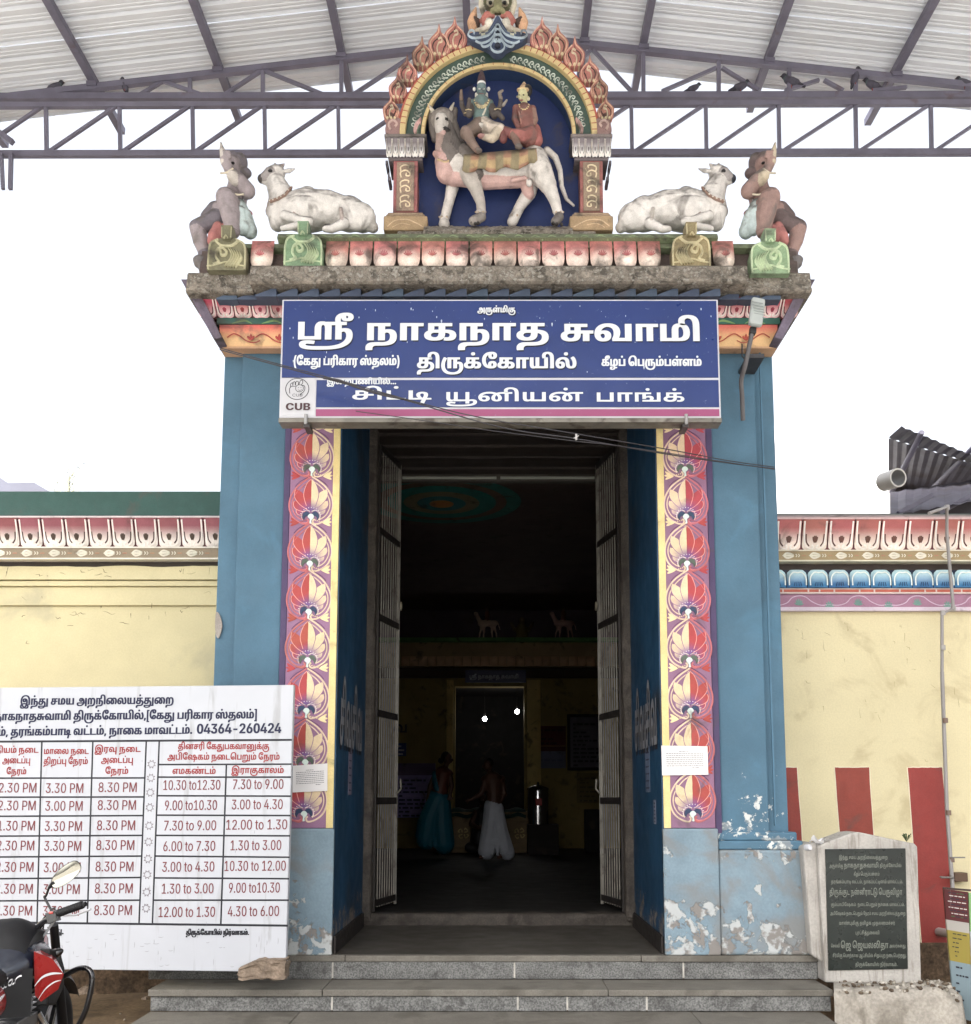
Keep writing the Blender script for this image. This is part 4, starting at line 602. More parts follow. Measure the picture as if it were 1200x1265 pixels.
def glyph(key):
    "advance, points, triangles of one letter"
    if key in _GC: return _GC[key]
    adv, cs = GLYPHS[key]; pts = []; edges = []; loops = []
    for q in cs:
        b = len(pts); pts += q; edges += [(b+i, b+(i+1) % len(q)) for i in range(len(q))]; loops.append(q)
    if not pts: _GC[key] = (adv, [], []); return _GC[key]
    vo, eo, fo, *_ = delaunay_2d_cdt([Vector(p) for p in pts], edges, [], 0, 1e-3)
    fs = []
    for f in fo:
        for k in range(1, len(f)-1):
            t = (f[0], f[k], f[k+1]); a, b, c = [vo[i] for i in t]
            cx, cy = (a.x+b.x+c.x)/3, (a.y+b.y+c.y)/3; wn_ = 0
            for q in loops:
                for i in range(len(q)):
                    p, r = q[i], q[(i+1) % len(q)]
                    if (p[1] <= cy) != (r[1] <= cy):
                        xx = p[0]+(cy-p[1])/(r[1]-p[1])*(r[0]-p[0])
                        if xx > cx: wn_ += 1 if r[1] > p[1] else -1
            if wn_ != 0: fs.append(t)
    _GC[key] = (adv, [(v.x, v.y) for v in vo], fs); return _GC[key]
def shape_text(s, wt):
    s = s.replace('\u0bcb', '\u0bc7\u0bbe').replace('\u0bca', '\u0bc6\u0bbe')
    out = []; i = 0
    while i < len(s):
        for n in (4, 3, 2, 1):
            t = s[i:i+n]
            if len(t) == n and (n == 1 or 'T'+t in GLYPHS): break
        i += n
        if t in '\u0bc6\u0bc7\u0bc8': out.insert(len(out)-1, t)
        else: out.append(t)
    r = []
    for t in out:
        for k in ((wt+t), ('T'+t), ('r'+t), ('h'+t)):
            if k in GLYPHS: r.append(k); break
        else:
            if t == ' ': r.append(' ')
            else: raise KeyError(repr(t)+' in '+s)
    return r
def letters(mb, s, wt, frame, x0, x1, base, size, h=.002, col=(0, 0, 0), lift=0.0):
    """s set between x0 and x1 (local, along u) with its baseline at v = base; size = em height; letters stand h proud
    frame(u, v, h) -> world point, v up"""
    ks = shape_text(s, wt); tot = sum(260 if k == ' ' else glyph(k)[0] for k in ks)
    sx = (x1-x0)/tot; sy = size/1000; cur = 0
    for k in ks:
        if k == ' ': cur += 260; continue
        adv, pts, fs = glyph(k)
        if pts:
            vs = [frame(x0+(cur+p[0])*sx, base+p[1]*sy, lift+h) for p in pts]
            mb.add(vs, fs, col)
        cur += adv
    return mb
def flat_frame(Y):
    return lambda u, v, h: (u, Y-h, v)

# ------------------------------------------------------------------ ground and hall shell
def ground_fn(u, v):
    x = -14+28*u; y = -16+30*v
    return Vector((x, y, .018*noise.noise(Vector((x*1.7, y*1.7, 0)))+.01*noise.noise(Vector((x*6, y*6, 3)))))
g = MB(); g.grid(ground_fn, 160, 170); struct('ground', g, M['earth'])
g = MB(); g.box(-400, 400, -400, 400, -.30, -.05); struct('terrain', g, M['concrete'])
for x0, x1, y0, y1 in ((-14, 14, -16, -3.3),):
    g = MB(); g.box(x0, x1, y0, y1, -.05, .035); struct('added_bounce_slab', g, M['bouncer'], bevel=.01)  # unseen pale slab, added to bounce neutral light up under the canopy
FL = .47                                    # porch floor
HALL = .57                                  # hall floor
HX0, HX1, HY0, HY1, HZ = -2.5, 2.5, 2.75, 13.7, 5.45
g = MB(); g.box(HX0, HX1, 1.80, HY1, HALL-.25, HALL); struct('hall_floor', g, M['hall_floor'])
CD = C(46, 40, 36)
g = MB(C(104, 92, 70)); g.box(HX0-.2, HX0, HY0, HY1, HALL, HZ); g.box(HX1, HX1+.2, HY0, HY1, HALL, HZ)
g.box(HX0-.2, -1.22, 2.55, 2.75, HALL, HZ); g.box(1.22, HX1+.2, 2.55, 2.75, HALL, HZ); g.box(-1.22, 1.22, 2.55, 2.75, 4.95, HZ)
struct('hall_wall', g, M['hall'])
g = MB(C(92, 74, 70)); g.box(HX0-.2, HX1+.2, 2.55, HY1+2.2, HZ, HZ+.15); hc = struct('hall_ceiling', g, M['hall'])
g = MB(); q = P(540, 605, 5.8); cx_, cy_ = -0.75, 5.6
for k, (r, c) in enumerate(((1.05, C(60, 120, 110)), (.86, C(110, 90, 76)), (.72, C(50, 130, 120)), (.5, C(130, 124, 96)), (.32, C(60, 120, 120)), (.16, C(180, 130, 80)))):
    g.lathe([(r, -k*.006), (r*.98, -.006-k*.006)], (cx_, cy_, HZ-.001), 40, c, smooth=False)
build('ceiling_medallion', g, M['hall'], hc)

# ------------------------------------------------------------------ steps: granite slabs with white joints
st = thing('granite_steps', 'grey granite steps with mortar joints leading up to the temple gateway', 'steps', (0, -.3, 0))
def step_run(x0, x1, ya, yb, z0, z1, cuts, seed, over=.012):
    r = rnd(seed); xs = [x0]+[X(c, ya, 1210) for c in cuts]+[x1]
    for a, b in zip(xs[:-1], xs[1:]):
        m = MB(); m.box(a+.003, b-.003, ya+r.uniform(0, .006), yb, z0, z1-.045)
        build('riser_slab', m, M['granite'], st, bevel=.006)
        if b != xs[-1]:
            m = MB(); m.box(b-.007, b+.005, ya+.0015, ya+.03, z0+.01, z1-.05); build('mortar_joint', m, M['mortar'], st)
    xs = [x0-.01]+[X(c+r.uniform(-60, 60), ya, 1210) for c in cuts[::2]]+[x1+.01]
    for a, b in zip(xs[:-1], xs[1:]):
        m = MB(); m.box(a+.002, b-.002, ya-over-r.uniform(0, .012), yb, z1-.044, z1+r.uniform(-.003, .002))
        build('tread_slab', m, M['granite_top'], st, bevel=.005)
z1 = FL-.165; z2 = z1-.145
step_run(X(200, 0), X(1010, 0, 1180), -.012, 1.75, z1, FL, (411, 636, 845), 3, 0)
step_run(X(186, -.38, 1220), X(1027, -.38, 1220), -.38, -.012, z2, z1, (411, 640, 701, 799), 4)
step_run(X(163, -.74, 1260), X(1034, -.74, 1260), -.74, -.38, 0-.05, z2, (330, 560, 815), 5)
m = MB(); m.box(-1.19, 1.19, 0.0, 1.80, FL-.03, FL+.004); struct('porch_floor', m, M['floor'])
m = MB()
for i in range(7):                           # rough-hewn threshold stone
    pass
def thr(u, v):
    x = -1.30+2.60*u; y = 1.66+.20*(max(0, v-.5)*2); z = FL+.10*min(1, v*2)
    return Vector((x, y+(.012*noise.noise(Vector((x*7, v*5, 0))) if v < .55 else 0), z+.008*noise.noise(Vector((x*9, v*3, 4)))))
m.grid(thr, 90, 6); m.box(-1.3, 1.3, 1.69, 1.86, FL-.1, FL+.08)
tag(build('threshold_stone', m, M['old_stone']), 'low rough hewn stone threshold across the foot of the doorway', 'threshold')

# ------------------------------------------------------------------ the gateway
gw = thing('temple_gateway', 'blue painted temple gateway with lotus panels and a weathered cornice', 'gateway', (0, .8, FL))
JX = 1.19; YB = 1.58; ZL = 5.0
ztop = Z(352, 0)
def both(f):
    for s in (-1, 1): f(s)
xo_l, xi_l = X(274, 0), X(349, 0); 
def pillar(s):
    # outer blue pier, flat shaft with a set-back outer strip
    m = MB(); a, b = 1.614, 1.96
    m.box(s*a, s*b, .05, YB, FL+.55 if s > 0 else FL, Z(405, .05)); build('blue_pier', m, M['blue'], gw, bevel=.008)
    m = MB(); m.box(s*(b+.001), s*2.115, .11, YB, FL+.55 if s > 0 else FL, Z(405, .05)); build('pier_return', m, M['blue'], gw, bevel=.008)
    # ornament pilaster
    m = MB(C(138, 98, 128)); m.box(s*JX, s*1.56, 0, YB-.002, Z(1023, 0), ZL); build('pilaster', m, M['paint'], gw, bevel=.004)
    m = MB(C(72, 58, 96)); m.box(s*1.565, s*1.612, .022, YB, FL+.845, Z(405, 0)); build('purple_edge_strip', m, M['paint'], gw, bevel=.004)
    m = MB(C(222, 200, 132)); m.box(s*(JX-.001), s*(JX+.05), -.006, .03, Z(1023, 0), ZL); build('yellow_border', m, M['paint'], gw, bevel=.003)
    # jamb
    m = MB(); m.box(s*(JX-.012), s*(JX-.001), .0, YB, FL+.0, ZL); build('jamb', m, M['blue_dark'], gw)
    m = MB(); m.box(s*(JX-.035), s*(JX-.0125), .02, YB-.04, FL, FL+.13); build('skirting', m, M['dark_iron'], gw, bevel=.01)
both(pillar)
def plinth(s):
    m = MB(); m.box(s*(JX-.012), s*1.575, -.02, .03, FL, Z(1023.5, 0)); build('pilaster_base', m, M['blue_worn'], gw, bevel=.012)
    m = MB(); m.box(s*1.576, s*2.30, -.01, YB, FL, FL+.735); build('plinth_block', m, M['blue_worn'], gw, bevel=.02)
    m = MB(); m.box(s*1.576, s*2.185, .0, YB, FL+.736, FL+.80); m.box(s*1.576, s*2.15, .02, YB, FL+.80, FL+.86); build('plinth_moulding', m, M['blue'], gw, bevel=.012)
both(plinth)
m = MB(C(70, 60, 62)); m.box(-1.60, 1.60, .01, YB, ZL, Z(372, 0)); build('lintel', m, M['paint'], gw)
m = MB(); m.box(-JX, JX, .012, YB, ZL-.02, ZL-.001); build('soffit', m, M['dark_beam'], gw)

# painted lotus hearts up the pilasters (low relief)
PK, RED, CRM, MAU = C(206, 138, 146), C(168, 48, 44), C(220, 196, 156), C(150, 106, 148)
def heart(k):
    m = MB(); sc = 1/163
    shell = (C(40, 58, 90), C(84, 96, 84))[k]
    # petals, fanned out from the knot at (0, -6); v runs downwards, the tip of the heart is at v = -56
    def blush(c):
        def f(u, v):
            d = math.hypot(u, v+8); return mix(C(112, 80, 140), c, min(1, max(0, (d-8)/12)))
        return f
    for s, c, e in ((-1, RED, C(222, 150, 140)), (1, CRM, C(150, 108, 142))):
        for q, (an, ln, wd_) in enumerate(((77, 17.5, 4.4), (54, 25, 5.2), (31, 35, 5.8), (9, 43.5, 6.0))):
            t = math.radians(an)*s; dx, dy = math.sin(t), -math.cos(t); nx, ny = -dy, dx; b0 = (s*1.2, -10)
            g_ = lambda k, w_: (b0[0]+dx*ln*k+nx*w_, b0[1]+dy*ln*k+ny*w_)
            bend = s*(-1.5 if an > 40 else 0)
            if an < 15: pts = [(s*.15, b0[1]-4), (s*.15, b0[1]-ln*.6), (s*.15, b0[1]-ln), (s*5.5, b0[1]-ln*.86), (s*9.2, b0[1]-ln*.55), (s*5.5, b0[1]-ln*.22)]
            else: pts = [g_(.16, 0), g_(.45, -wd_*.8), g_(.75, -wd_), g_(.93, -wd_*.45), g_(1.0, bend), g_(.92, wd_*.5), g_(.72, wd_*.95), g_(.42, wd_*.7)]
            m.fill(pts, .0022+.0006*q, cf=blush(c), sc=sc, n=4)
            side = 1 if an >= 15 else 1
            lp = pts[:5] if (s < 0) == (an >= 15) else (pts[4:]+pts[:1])
            if an < 15: lp = pts[2:]
            m.stroke(lp, .8, .0012, e, sc=sc, base=.0023+.0006*q)
        o1 = C(190, 100, 104) if s < 0 else C(222, 198, 170)
        m.stroke([(0, -57), (s*9, -51), (s*18, -43), (s*25, -31), (s*26.5, -18), (s*22, -6), (s*13, 1), (s*5, 3), (s*2.5, -.5), (s*4.5, -3.4)], 2.1, .008, o1, sc=sc)
        m.stroke([(0, -52), (s*9, -46), (s*16.5, -38), (s*22, -28), (s*22.6, -17.5), (s*18.5, -8.5), (s*12, -3.5), (s*8, -3.5)], 1.4, .006, o1, sc=sc)
        m.stroke([(s*1, -58), (s*8, -54), (s*15, -49.5), (s*20, -44)], .8, .004, C(94, 50, 90), sc=sc)
        # side flower
        fc = RED if s < 0 else C(234, 212, 160)
        for q in (-1, 0, 1):
            m.stroke([(s*(14+abs(q)*.5), -57), (s*20, -57.5+q*2), (s*(25.5-abs(q)*1.2), -58+q*5)], 3.4, .005, fc, sc=sc, taper=True)
        for q in range(4): m.stroke([(s*(5+q*2.4), -60.3+q*.7), (s*(6.2+q*2.4), -60.1+q*.7)], 1.2, .004, fc, sc=sc)
    for s in (-1, 1):                         # shell
        m.fill([(0, -6), (s*2, -11), (s*6, -12.5), (s*9.5, -9.5), (s*9.8, -5), (s*8.3, -2.2), (s*7.4, -5), (s*5.2, -7.2), (s*2.6, -6.8)], .007, shell, sc=sc)
        m.stroke([(s*1, -13), (s*5.5, -14.3), (s*10, -11.6), (s*11.4, -7), (s*10, -2)], 1.1 if s > 0 else .7, .006, C(236, 226, 214), sc=sc)
    for q in range(11):
        a = math.radians(200+q*14.5); u, v = 12.8*math.cos(a), -6+11.5*math.sin(a)
        m.fill([(u-.55, v), (u, v-.55), (u+.55, v), (u, v+.55)], .005, C(240, 232, 226), sc=sc, n=2, skirt=False)
    m.fill([(-3.5, -6), (-1.5, -9.2), (2, -9.2), (4, -6.5), (2.8, -3.5), (.8, -1), (1.2, 2), (-1.2, 2), (-.8, -3)], .009, C(206, 222, 214), sc=sc)
    m.stroke([(-1.5, 3), (-3, 0), (-6, 1.5), (-11, .8)], 1.6, .009, C(212, 120, 122), sc=sc, taper=True)
    return m
hm = [None, None]
for s in (-1, 1):
    xc = s*(JX+.05+1.56)/2
    for i, py_ in enumerate((527, 586, 644.5, 702.5, 762, 822, 884.5, 948, 1012)):
        z = P(616+s*231, py_, -.001).z
        if hm[i % 2] is None: hm[i % 2] = build('lotus_motif', heart(i % 2), M['paint'], gw, at=(xc, -.0005, z))
        else: again(hm[i % 2], (xc, -.0005, z), gw, scale=(-s, 1, 1))

# side mouldings under the eave, each side of the name board
def scallop_row(x0, x1, z0, z1, Y, n, flare, name, parent, mat, top, bot, dark, vein, flip=1, curls=True):
    """row of hanging lotus petals; Y is the wall plane, flare how far the top leans out"""
    wd = (x1-x0)/n
    def pt(u, v):
        xx = (u-.5)*wd*.95
        nar = 1-.16*max(0, (.5-v)*2)**2 if v < .5 else 1
        r_ = 1-max(0, (.18-v)/.18)**2*.35
        y = -flare*(v**1.3)-.018*math.sin(math.pi*u)*(.35+.65*math.sin(math.pi*min(1, v+.12)))
        return Vector((xx*r_, y, v*(z1-z0))), mix(bot, top, min(1, max(0, (v-.25)/.45)))
    m = MB(); m.grid(pt, 8, 8)
    H = z1-z0
    def fr(pts, wdt, c, h=.006):
        q = catmull([Vector((p[0], p[1])) for p in pts], 4); vs = []
        for i, p in enumerate(q):
            t = (q[min(i+1, len(q)-1)]-q[max(0, i-1)]).normalized(); nn = Vector((-t.y, t.x))
            for e in (-1, 0, 1):
                a = p+nn*(e*wdt/2/wd); b = pt(min(1, max(0, a.x)), min(1, max(0, a.y)))[0]; vs.append((b.x, b.y-(h if e == 0 else .001), b.z))
        m.add(vs, [(i*3+e, i*3+e+1, i*3+e+4, i*3+e+3) for i in range(len(q)-1) for e in (0, 1)], c, True)
    if curls:
        for s in (-1, 1):
            fr([(.5+s*.44, .95), (.5+s*.43, .5), (.5+s*.36, .18), (.5+s*.16, .07), (.5+s*.06, .13), (.5+s*.13, .2)], wd*.07, C(240, 232, 224))
            fr([(.5+s*.36, .55), (.5+s*.33, .3), (.5+s*.22, .17)], wd*.05, dark)
        for a in (-34, -12, 12, 34):
            t = math.radians(a); fr([(.5+.03*math.sin(t), .27), (.5+.13*math.sin(t), .27+.12*math.cos(t)), (.5+.15*math.sin(t), .27+.22*math.cos(t))], wd*.06, vein)
    for i in range(n):
        at = (x0+wd*(i+.5), Y, z0)
        if i == 0: o = build(name, m, mat, parent, at=at)
        else: again(o, at, parent)
    return o
def side_moulding(s):
    fa, fb = 1.585, 2.11
    m = MB(C(214, 150, 96)); zz = [Z(428, -.05), Z(401, -.05)]
    def band(u, v):
        z = zz[0]+(zz[1]-zz[0])*v
        return Vector((s*(fa+(fb-fa)*u), -.05-.03*v, z)), mix(C(226, 186, 124), C(214, 96, 72), max(0, min(1, (v-.35)/.5)))
    m.grid(band, 6, 6, flip=s < 0); m.box(s*fa, s*fb, -.045, YB, zz[0]-.012, zz[1]-.001, C(200, 160, 120))
    o = build('orange_scroll_band', m, M['paint'], gw)
    m = MB(C(178, 52, 42)); sc = 1/168
    for i, px in enumerate((0, 1)):
        u0 = 12+px*36; o_ = (s*fa, -.075, zz[0])
        for q in (-1, 0, 1): m.stroke([(s*u0, -6), (s*(u0+q*3), -10), (s*(u0+q*4.5), -15+abs(q)*3)], 3.2, .004, sc=sc, o=o_, taper=True)
        m.stroke([(s*(u0-12), -6), (s*(u0-4), -3), (s*(u0+6), -6), (s*(u0+14), -12), (s*(u0+22), -15), (s*(u0+30), -10)], 1.5, .004, sc=sc, o=o_)
    build('scroll', m, M['paint'], o)
    m = MB(C(44, 96, 84)); m.box(s*fa, s*(fb+.02), -.09, YB, Z(401, -.08), Z(393, -.08)); o = build('green_band', m, M['paint'], gw, bevel=.006)
    m = MB(C(126, 160, 96))
    for i in range(2):
        u0 = 8+i*38; o_ = (s*fa, -.091, Z(401, -.09))
        m.stroke([(s*u0, -1.2), (s*(u0+9), -5.2), (s*(u0+17), -4), (s*(u0+26), -1.2)], 3.0, .005, sc=sc, o=o_, taper=True)
    build('leaf_scroll', m, M['paint'], o)
    z0, z1 = Z(392, -.1), Z(367, -.2)
    m = MB(C(120, 54, 60)); m.extrude_x([(-.075, z0), (-.06, z1), (YB, z1), (YB, z0)], min(s*fa, s*(fb+.12)), max(s*fa, s*(fb+.12))); build('cyma_core', m, M['paint'], gw)
    x0, x1 = sorted((s*(fa+.005), s*(fb+.15)))
    scallop_row(x0, x1, z0, z1, -.085, 5, .12, 'pink_petal', gw, M['paint'], C(184, 56, 76), C(236, 190, 190), C(90, 20, 40), C(150, 40, 60))
both(side_moulding)
# petals whose tips show over the board
z0, z1 = Z(392, -.1), Z(365, -.2)
scallop_row(-1.56, 1.56, z0, z1, -.1, 26, .1, 'pink_petal', gw, M['paint'], C(184, 66, 76), C(230, 190, 180), C(90, 20, 40), C(150, 40, 60), curls=False)

# dentils (blue blocks) under the ledge
zd0, zd1 = Z(366, -.33), Z(349, -.42)
m = MB(); m.box(-2.12, 2.12, -.20, YB, Z(366, -.20), zd1+.03, C(34, 52, 78)); build('dentil_bed', m, M['blue_dark'], gw)
m0 = MB(C(70, 84, 106)); wd = .155
m0.add([(0, 0, 0), (wd*.98, 0, .0), (wd*.98, .0, .075), (0, 0, .012), (0, .14, 0), (wd*.98, .14, 0), (wd*.98, .14, .075), (0, .14, .012)],
       [(0, 1, 2, 3), (7, 6, 5, 4), (0, 4, 5, 1), (1, 5, 6, 2), (2, 6, 7, 3), (3, 7, 4, 0)])
o = None
for i in range(27):
    at = (-2.09+i*wd, -.33 if abs(-2.09+i*wd+.08) < 1.7 else -.25, zd0 if abs(-2.09+i*wd+.08) < 1.7 else Z(370, -.25))
    if o is None: o = build('dentil', m0, M['paint'], gw, at=at)
    else: again(o, at, gw)

# the great ledge: corners set back, middle proud, surface rough
def ledge(x0, x1, yf, za, zb, seed):
    m = MB(C(128, 120, 112))
    prof = [(yf+.10, za-.0), (yf+.02, za), (yf, za+.012), (yf, za+.03), (yf+.012, za+.035), (yf+.03, zb-.02), (yf+.05, zb), (YB+.1, zb), (YB+.1, za)]
    nx = int((x1-x0)/.03); vs = []
    for k in range(nx+1):
        x = x0+(x1-x0)*k/nx
        for i, (y, z) in enumerate(prof):
            d = noise.noise(Vector((x*13, i*1.7, seed)))*.007+noise.noise(Vector((x*40, i*3.7, seed)))*.004 if 2 <= i <= 7 else 0
            vs.append((x, y+d*(i < 7), z+d*.8*(i > 3)*(i < 8)))
    n = len(prof)
    fs = [(k*n+i, (k+1)*n+i, (k+1)*n+(i+1) % n, k*n+(i+1) % n) for k in range(nx) for i in range(n)]+[tuple(reversed(range(nx*n, nx*n+n))), tuple(range(n))]
    m.add(vs, fs); return m
za, zb = Z(349, -.42), Z(330, -.35)
xa, xb = X(308, -.42, 345), X(925, -.42, 345)
build('ledge_centre', ledge(xa, xb, -.42, za, zb, 1), M['mossy'], gw)
x0, x1 = X(230, -.3, 345), X(1003, -.3, 345)
build('ledge_corner', ledge(x0, xa-.002, -.30, za-.01, zb+.01, 2), M['mossy'], gw)
build('ledge_corner', ledge(xb+.002, x1, -.30, za-.01, zb+.01, 3), M['mossy'], gw)
# the raking side slabs that carry the eave down to the piers
def rake(s):
    m = MB(C(104, 90, 112))
    px = (lambda a: a) if s < 0 else (lambda a: 1231-a)
    pts = [P(px(a), b, -.05) for a, b in ((231, 357), (246, 357), (281, 428), (271, 430))]
    m.prism([(p.x, p.z) for p in pts], -.2, YB); build('raking_eave_slab', m, M['old_paint'], gw, bevel=.006)
both(rake)

# kapota: rounded cornice with red and white petals and four crested medallions
zk0, zk1 = Z(333, -.3), Z(303, -.2)
m = MB(C(96, 76, 70)); m.extrude_x([(-.22, zk0-.02), (-.21, zk0+.06), (-.17, zk1-.03), (-.10, zk1), (YB, zk1), (YB, zk0-.02)], X(248, -.2, 320), X(985, -.2, 320)); build('kapota_core', m, M['old_paint'], gw)
def kap_petal():
    m = MB(); wd, H = .178, zk1-zk0+.015
    def pt(u, v):
        t = min(1, v*1.05); y = -.075*math.sin(math.pi*min(1, t*.72+.28))*(1-.75*abs(2*u-1)**2.6)-.03*(1-v)
        r = 1-max(0, (.4-v)/.4)**2.2*.5
        return Vector(((u-.5)*wd*.94*r, y, v*H)), mix(C(232, 208, 190), C(192, 78, 62), min(1, max(0, (v-.28)/.4)))
    m.grid(pt, 9, 8)
    for a in (-60, -36, -12, 12, 36, 60):
        t = math.radians(a); b = (0, -.055-.046, H*.34)
        m.stroke([(0, 0), (5*math.sin(t), -5*math.cos(t)), (6*math.sin(t), -8*math.cos(t))], 1.5, .003, C(168, 46, 42), sc=1/170, o=b, taper=True)
    return m
kp = kap_petal(); o = None
Yk = -.235
xs = [X(px, Yk, 320) for px in [325]+[417+29.6*i for i in range(14)]+[893]]
for x in xs:
    if o is None: o = build('cornice_petal', kp, M['old_paint'], gw, at=(x, Yk, zk0))
    else: again(o, (x, Yk, zk0), gw, scale=(1 if x < 1.4 else .95, 1, 1))
def medallion(c1, c2, seed):
    m = MB(c1); sc = 1/168
    pts = [(-24, 26), (-24, 2), (-21, -10), (-12, -15), (0, -17), (12, -15), (21, -10), (24, 2), (24, 26)]
    m.fill(pts, .10, c1, sc=sc, smooth_pts=False)
    m.stroke([(-22.5, 26), (-22.5, 2), (-20, -9), (-11, -14)], 2.4, .02, c2, sc=sc, base=.1)
    m.stroke([(22.5, 26), (22.5, 2), (20, -9), (11, -14)], 2.4, .02, c2, sc=sc, base=.1)
    m.stroke([(-14, -12), (-7, -6), (0, -5), (7, -6), (14, -12)], 3.2, .025, c2, sc=sc, base=.1)
    s = seed
    m.stroke([(s*-8, 1), (s*-6, 7), (s*-1, 6), (s*-1, 1), (s*-6, -3), (s*-12, 1), (s*-13, 9), (s*-9, 16), (s*-16, 19)], 3.4, .03, c2, sc=sc, base=.1)
    for q in range(5):
        m.stroke([(s*(1+q*3.6), -3+q*1.2), (s*(6+q*3.1), 4+q*1.5), (s*(5+q*2.6), 13+q), (s*(-2+q*3.4), 22+q*.5)], 3.0, .03, c2, sc=sc, base=.1, taper=True)
    m.stroke([(-24, 21), (-12, 19), (0, 15.5), (12, 19), (24, 21)], 1.6, .015, c2, sc=sc, base=.1)
    m.fill([(-5, -12), (-7, -30), (7, -30), (5, -12)], .13, c1, sc=sc, smooth_pts=False)
    m.stroke([(-5.5, -13), (-6, -27)], 1.6, .015, c2, sc=sc, base=.13); m.stroke([(5.5, -13), (6, -27)], 1.6, .015, c2, sc=sc, base=.13)
    m.stroke([(-3, -12), (0, -16), (3, -12)], 1.6, .02, c2, sc=sc, base=.13)
    return m
for px, py, c1, c2, sd, lb in ((285, 318, C(122, 118, 84), C(190, 184, 136), 1, 'olive crested medallion at the left corner'), (378, 313, C(112, 150, 108), C(186, 206, 156), 1, 'pale green crested medallion left of the niche'),
                      (851, 314, C(142, 124, 76), C(206, 190, 136), -1, 'tan crested medallion right of the niche'), (947, 322, C(120, 152, 110), C(182, 206, 158), -1, 'green crested medallion at the right corner')):
    Ym = -.24; p = P(px, py, Ym); build('cornice_medallion', medallion(c1, c2, sd), M['old_paint'], gw, at=p, label=lb)
# green lip on top, leafy
m = MB(C(108, 124, 82))
zl0, zl1 = Z(303, -.2), Z(291, -.2)
m.extrude_x([(-.20, zl0), (-.27, zl0+.02), (-.24, zl1-.01), (-.12, zl1), (YB, zl1), (YB, zl0)], X(345, -.2, 297), X(885, -.2, 297))
m.extrude_x([(-.18, zl0-.06), (-.25, zl0-.05), (-.22, zl0-.0), (-.12, zl0+.005), (YB, zl0+.0), (YB, zl0-.06)], X(262, -.2, 305), X(968, -.2, 305))
r = rnd(4)
for i in range(26):
    x = X(350, -.27, 297)+i*.122
    m.stroke([(0, 0), (6, -5+r.uniform(-1, 1)), (13, -3), (18, 1)], 3.6, .02, C(128, 152, 96), sc=1/168, o=(x, -.245, zl0+.015), taper=True)
build('green_lip', m, M['old_paint'], gw)
m = MB(C(104, 92, 76)); zt = zl1
m.box(X(492, .0, 280), X(735, .0, 280), -.08, YB, zt-.02, Z(285, -.08)); build('roof_deck', m, M['mossy'], gw, bevel=.01)

# ------------------------------------------------------------------ boundary walls each side
WY = 1.15
def wall_row(x0, x1, z0, z1, Y, pitch, name, parent, **k):
    n = max(1, round((x1-x0)/pitch)); return scallop_row(x0, x1, z0, z1, Y, n, k.pop('flare', .06), name, parent, M['paint'], **k)
# left
lw = thing('boundary_wall', 'cream plastered wall left of the gateway with a dark green coping', 'wall', (-5, WY, 0))
XL = -9.5; xe = -2.11
z = lambda py: Z(py, WY)
m = MB(); m.box(XL, xe, WY, WY+.35, .42, z(749)); build('bare_plinth', MB().box(XL, xe, WY-.03, WY+.35, -.1, .42), M['rubble'], lw, bevel=.02); build('wall_face', m, M['cream'], lw)
m = MB(); m.box(XL, xe, WY-.03, WY+.3, z(748.6), z(726)); m.box(XL, xe, WY-.055, WY+.3, z(725.5), z(719)); build('plaster_string_course', m, M['cream'], lw, bevel=.006)
def ragged(x0, x1, Y, za, zb, seed, depth=.25):
    m = MB(); nx = 90; vs = []
    for k in range(nx+1):
        x = x0+(x1-x0)*k/nx; d = .012*noise.noise(Vector((x*3, seed, 0)))+.006*noise.noise(Vector((x*11, seed, 0)))
        vs += [(x, Y, za), (x, Y, zb+d), (x, Y+depth, zb+d), (x, Y+depth, za)]
    m.add(vs, [(k*4+i, k*4+4+i, k*4+4+(i+1) % 4, k*4+(i+1) % 4) for k in range(nx) for i in range(4)]+[(0, 1, 2, 3), tuple(nx*4+i for i in (3, 2, 1, 0))]); return m
build('plaster_frieze', ragged(XL, xe, WY-.075, z(718), z(702), 5), M['cream'], lw)
m = MB(C(58, 50, 44)); m.box(XL, xe, WY-.05, WY+.3, z(702), z(693)); build('painted_shade_strip', m, M['paint'], lw)  # dark colour stands for the shade under the leaf band
m = MB(C(136, 122, 98)); m.box(XL, xe, WY-.15, WY+.3, z(694.5), z(682.5)); m.box(XL, xe, WY-.158, WY, z(696), z(694.4), C(220, 214, 200)); m.box(XL, xe, WY-.158, WY, z(682.5), z(680.8), C(220, 214, 200)); ob = build('olive_leaf_band', m, M['paint'], lw)
def leafband(px0, px1, pitch, py, Y, parent, zf):
    m = MB(C(214, 208, 190)); m2 = None; o = None; x = X(px0, Y, py); x1 = X(px1, Y, py); st_ = pitch
    sc = 1/140
    for s in (-1, 1): m.stroke([(-7, 0), (-2, s*3.0), (6, s*1.0)], 2.4, .004, sc=sc, taper=True)
    m.stroke([(-8, 0), (0, 0), (6, 0)], 2.6, .005, sc=sc, taper=True)
    for q in range(2): m.stroke([(8+q*3, -1.8), (9.4+q*3, 0), (8+q*3, 1.8)], 1, .003, sc=sc)
    m.stroke([(15, 0), (20, 0)], 1.2, .003, C(170, 120, 90), sc=sc)
    while x < x1:
        if o is None: o = build('painted_leaf', m, M['paint'], parent, at=(x, Y, zf))
        else: again(o, (x, Y, zf), parent)
        x += st_
leafband(-170, 262, .232, 688, WY-.151, ob, z(688.5))
m = MB(C(112, 60, 66)); m.box(XL, xe, WY-.06, WY+.3, z(681), z(646)); build('petal_bed', m, M['paint'], lw)
n_l = 21; pit = .1965
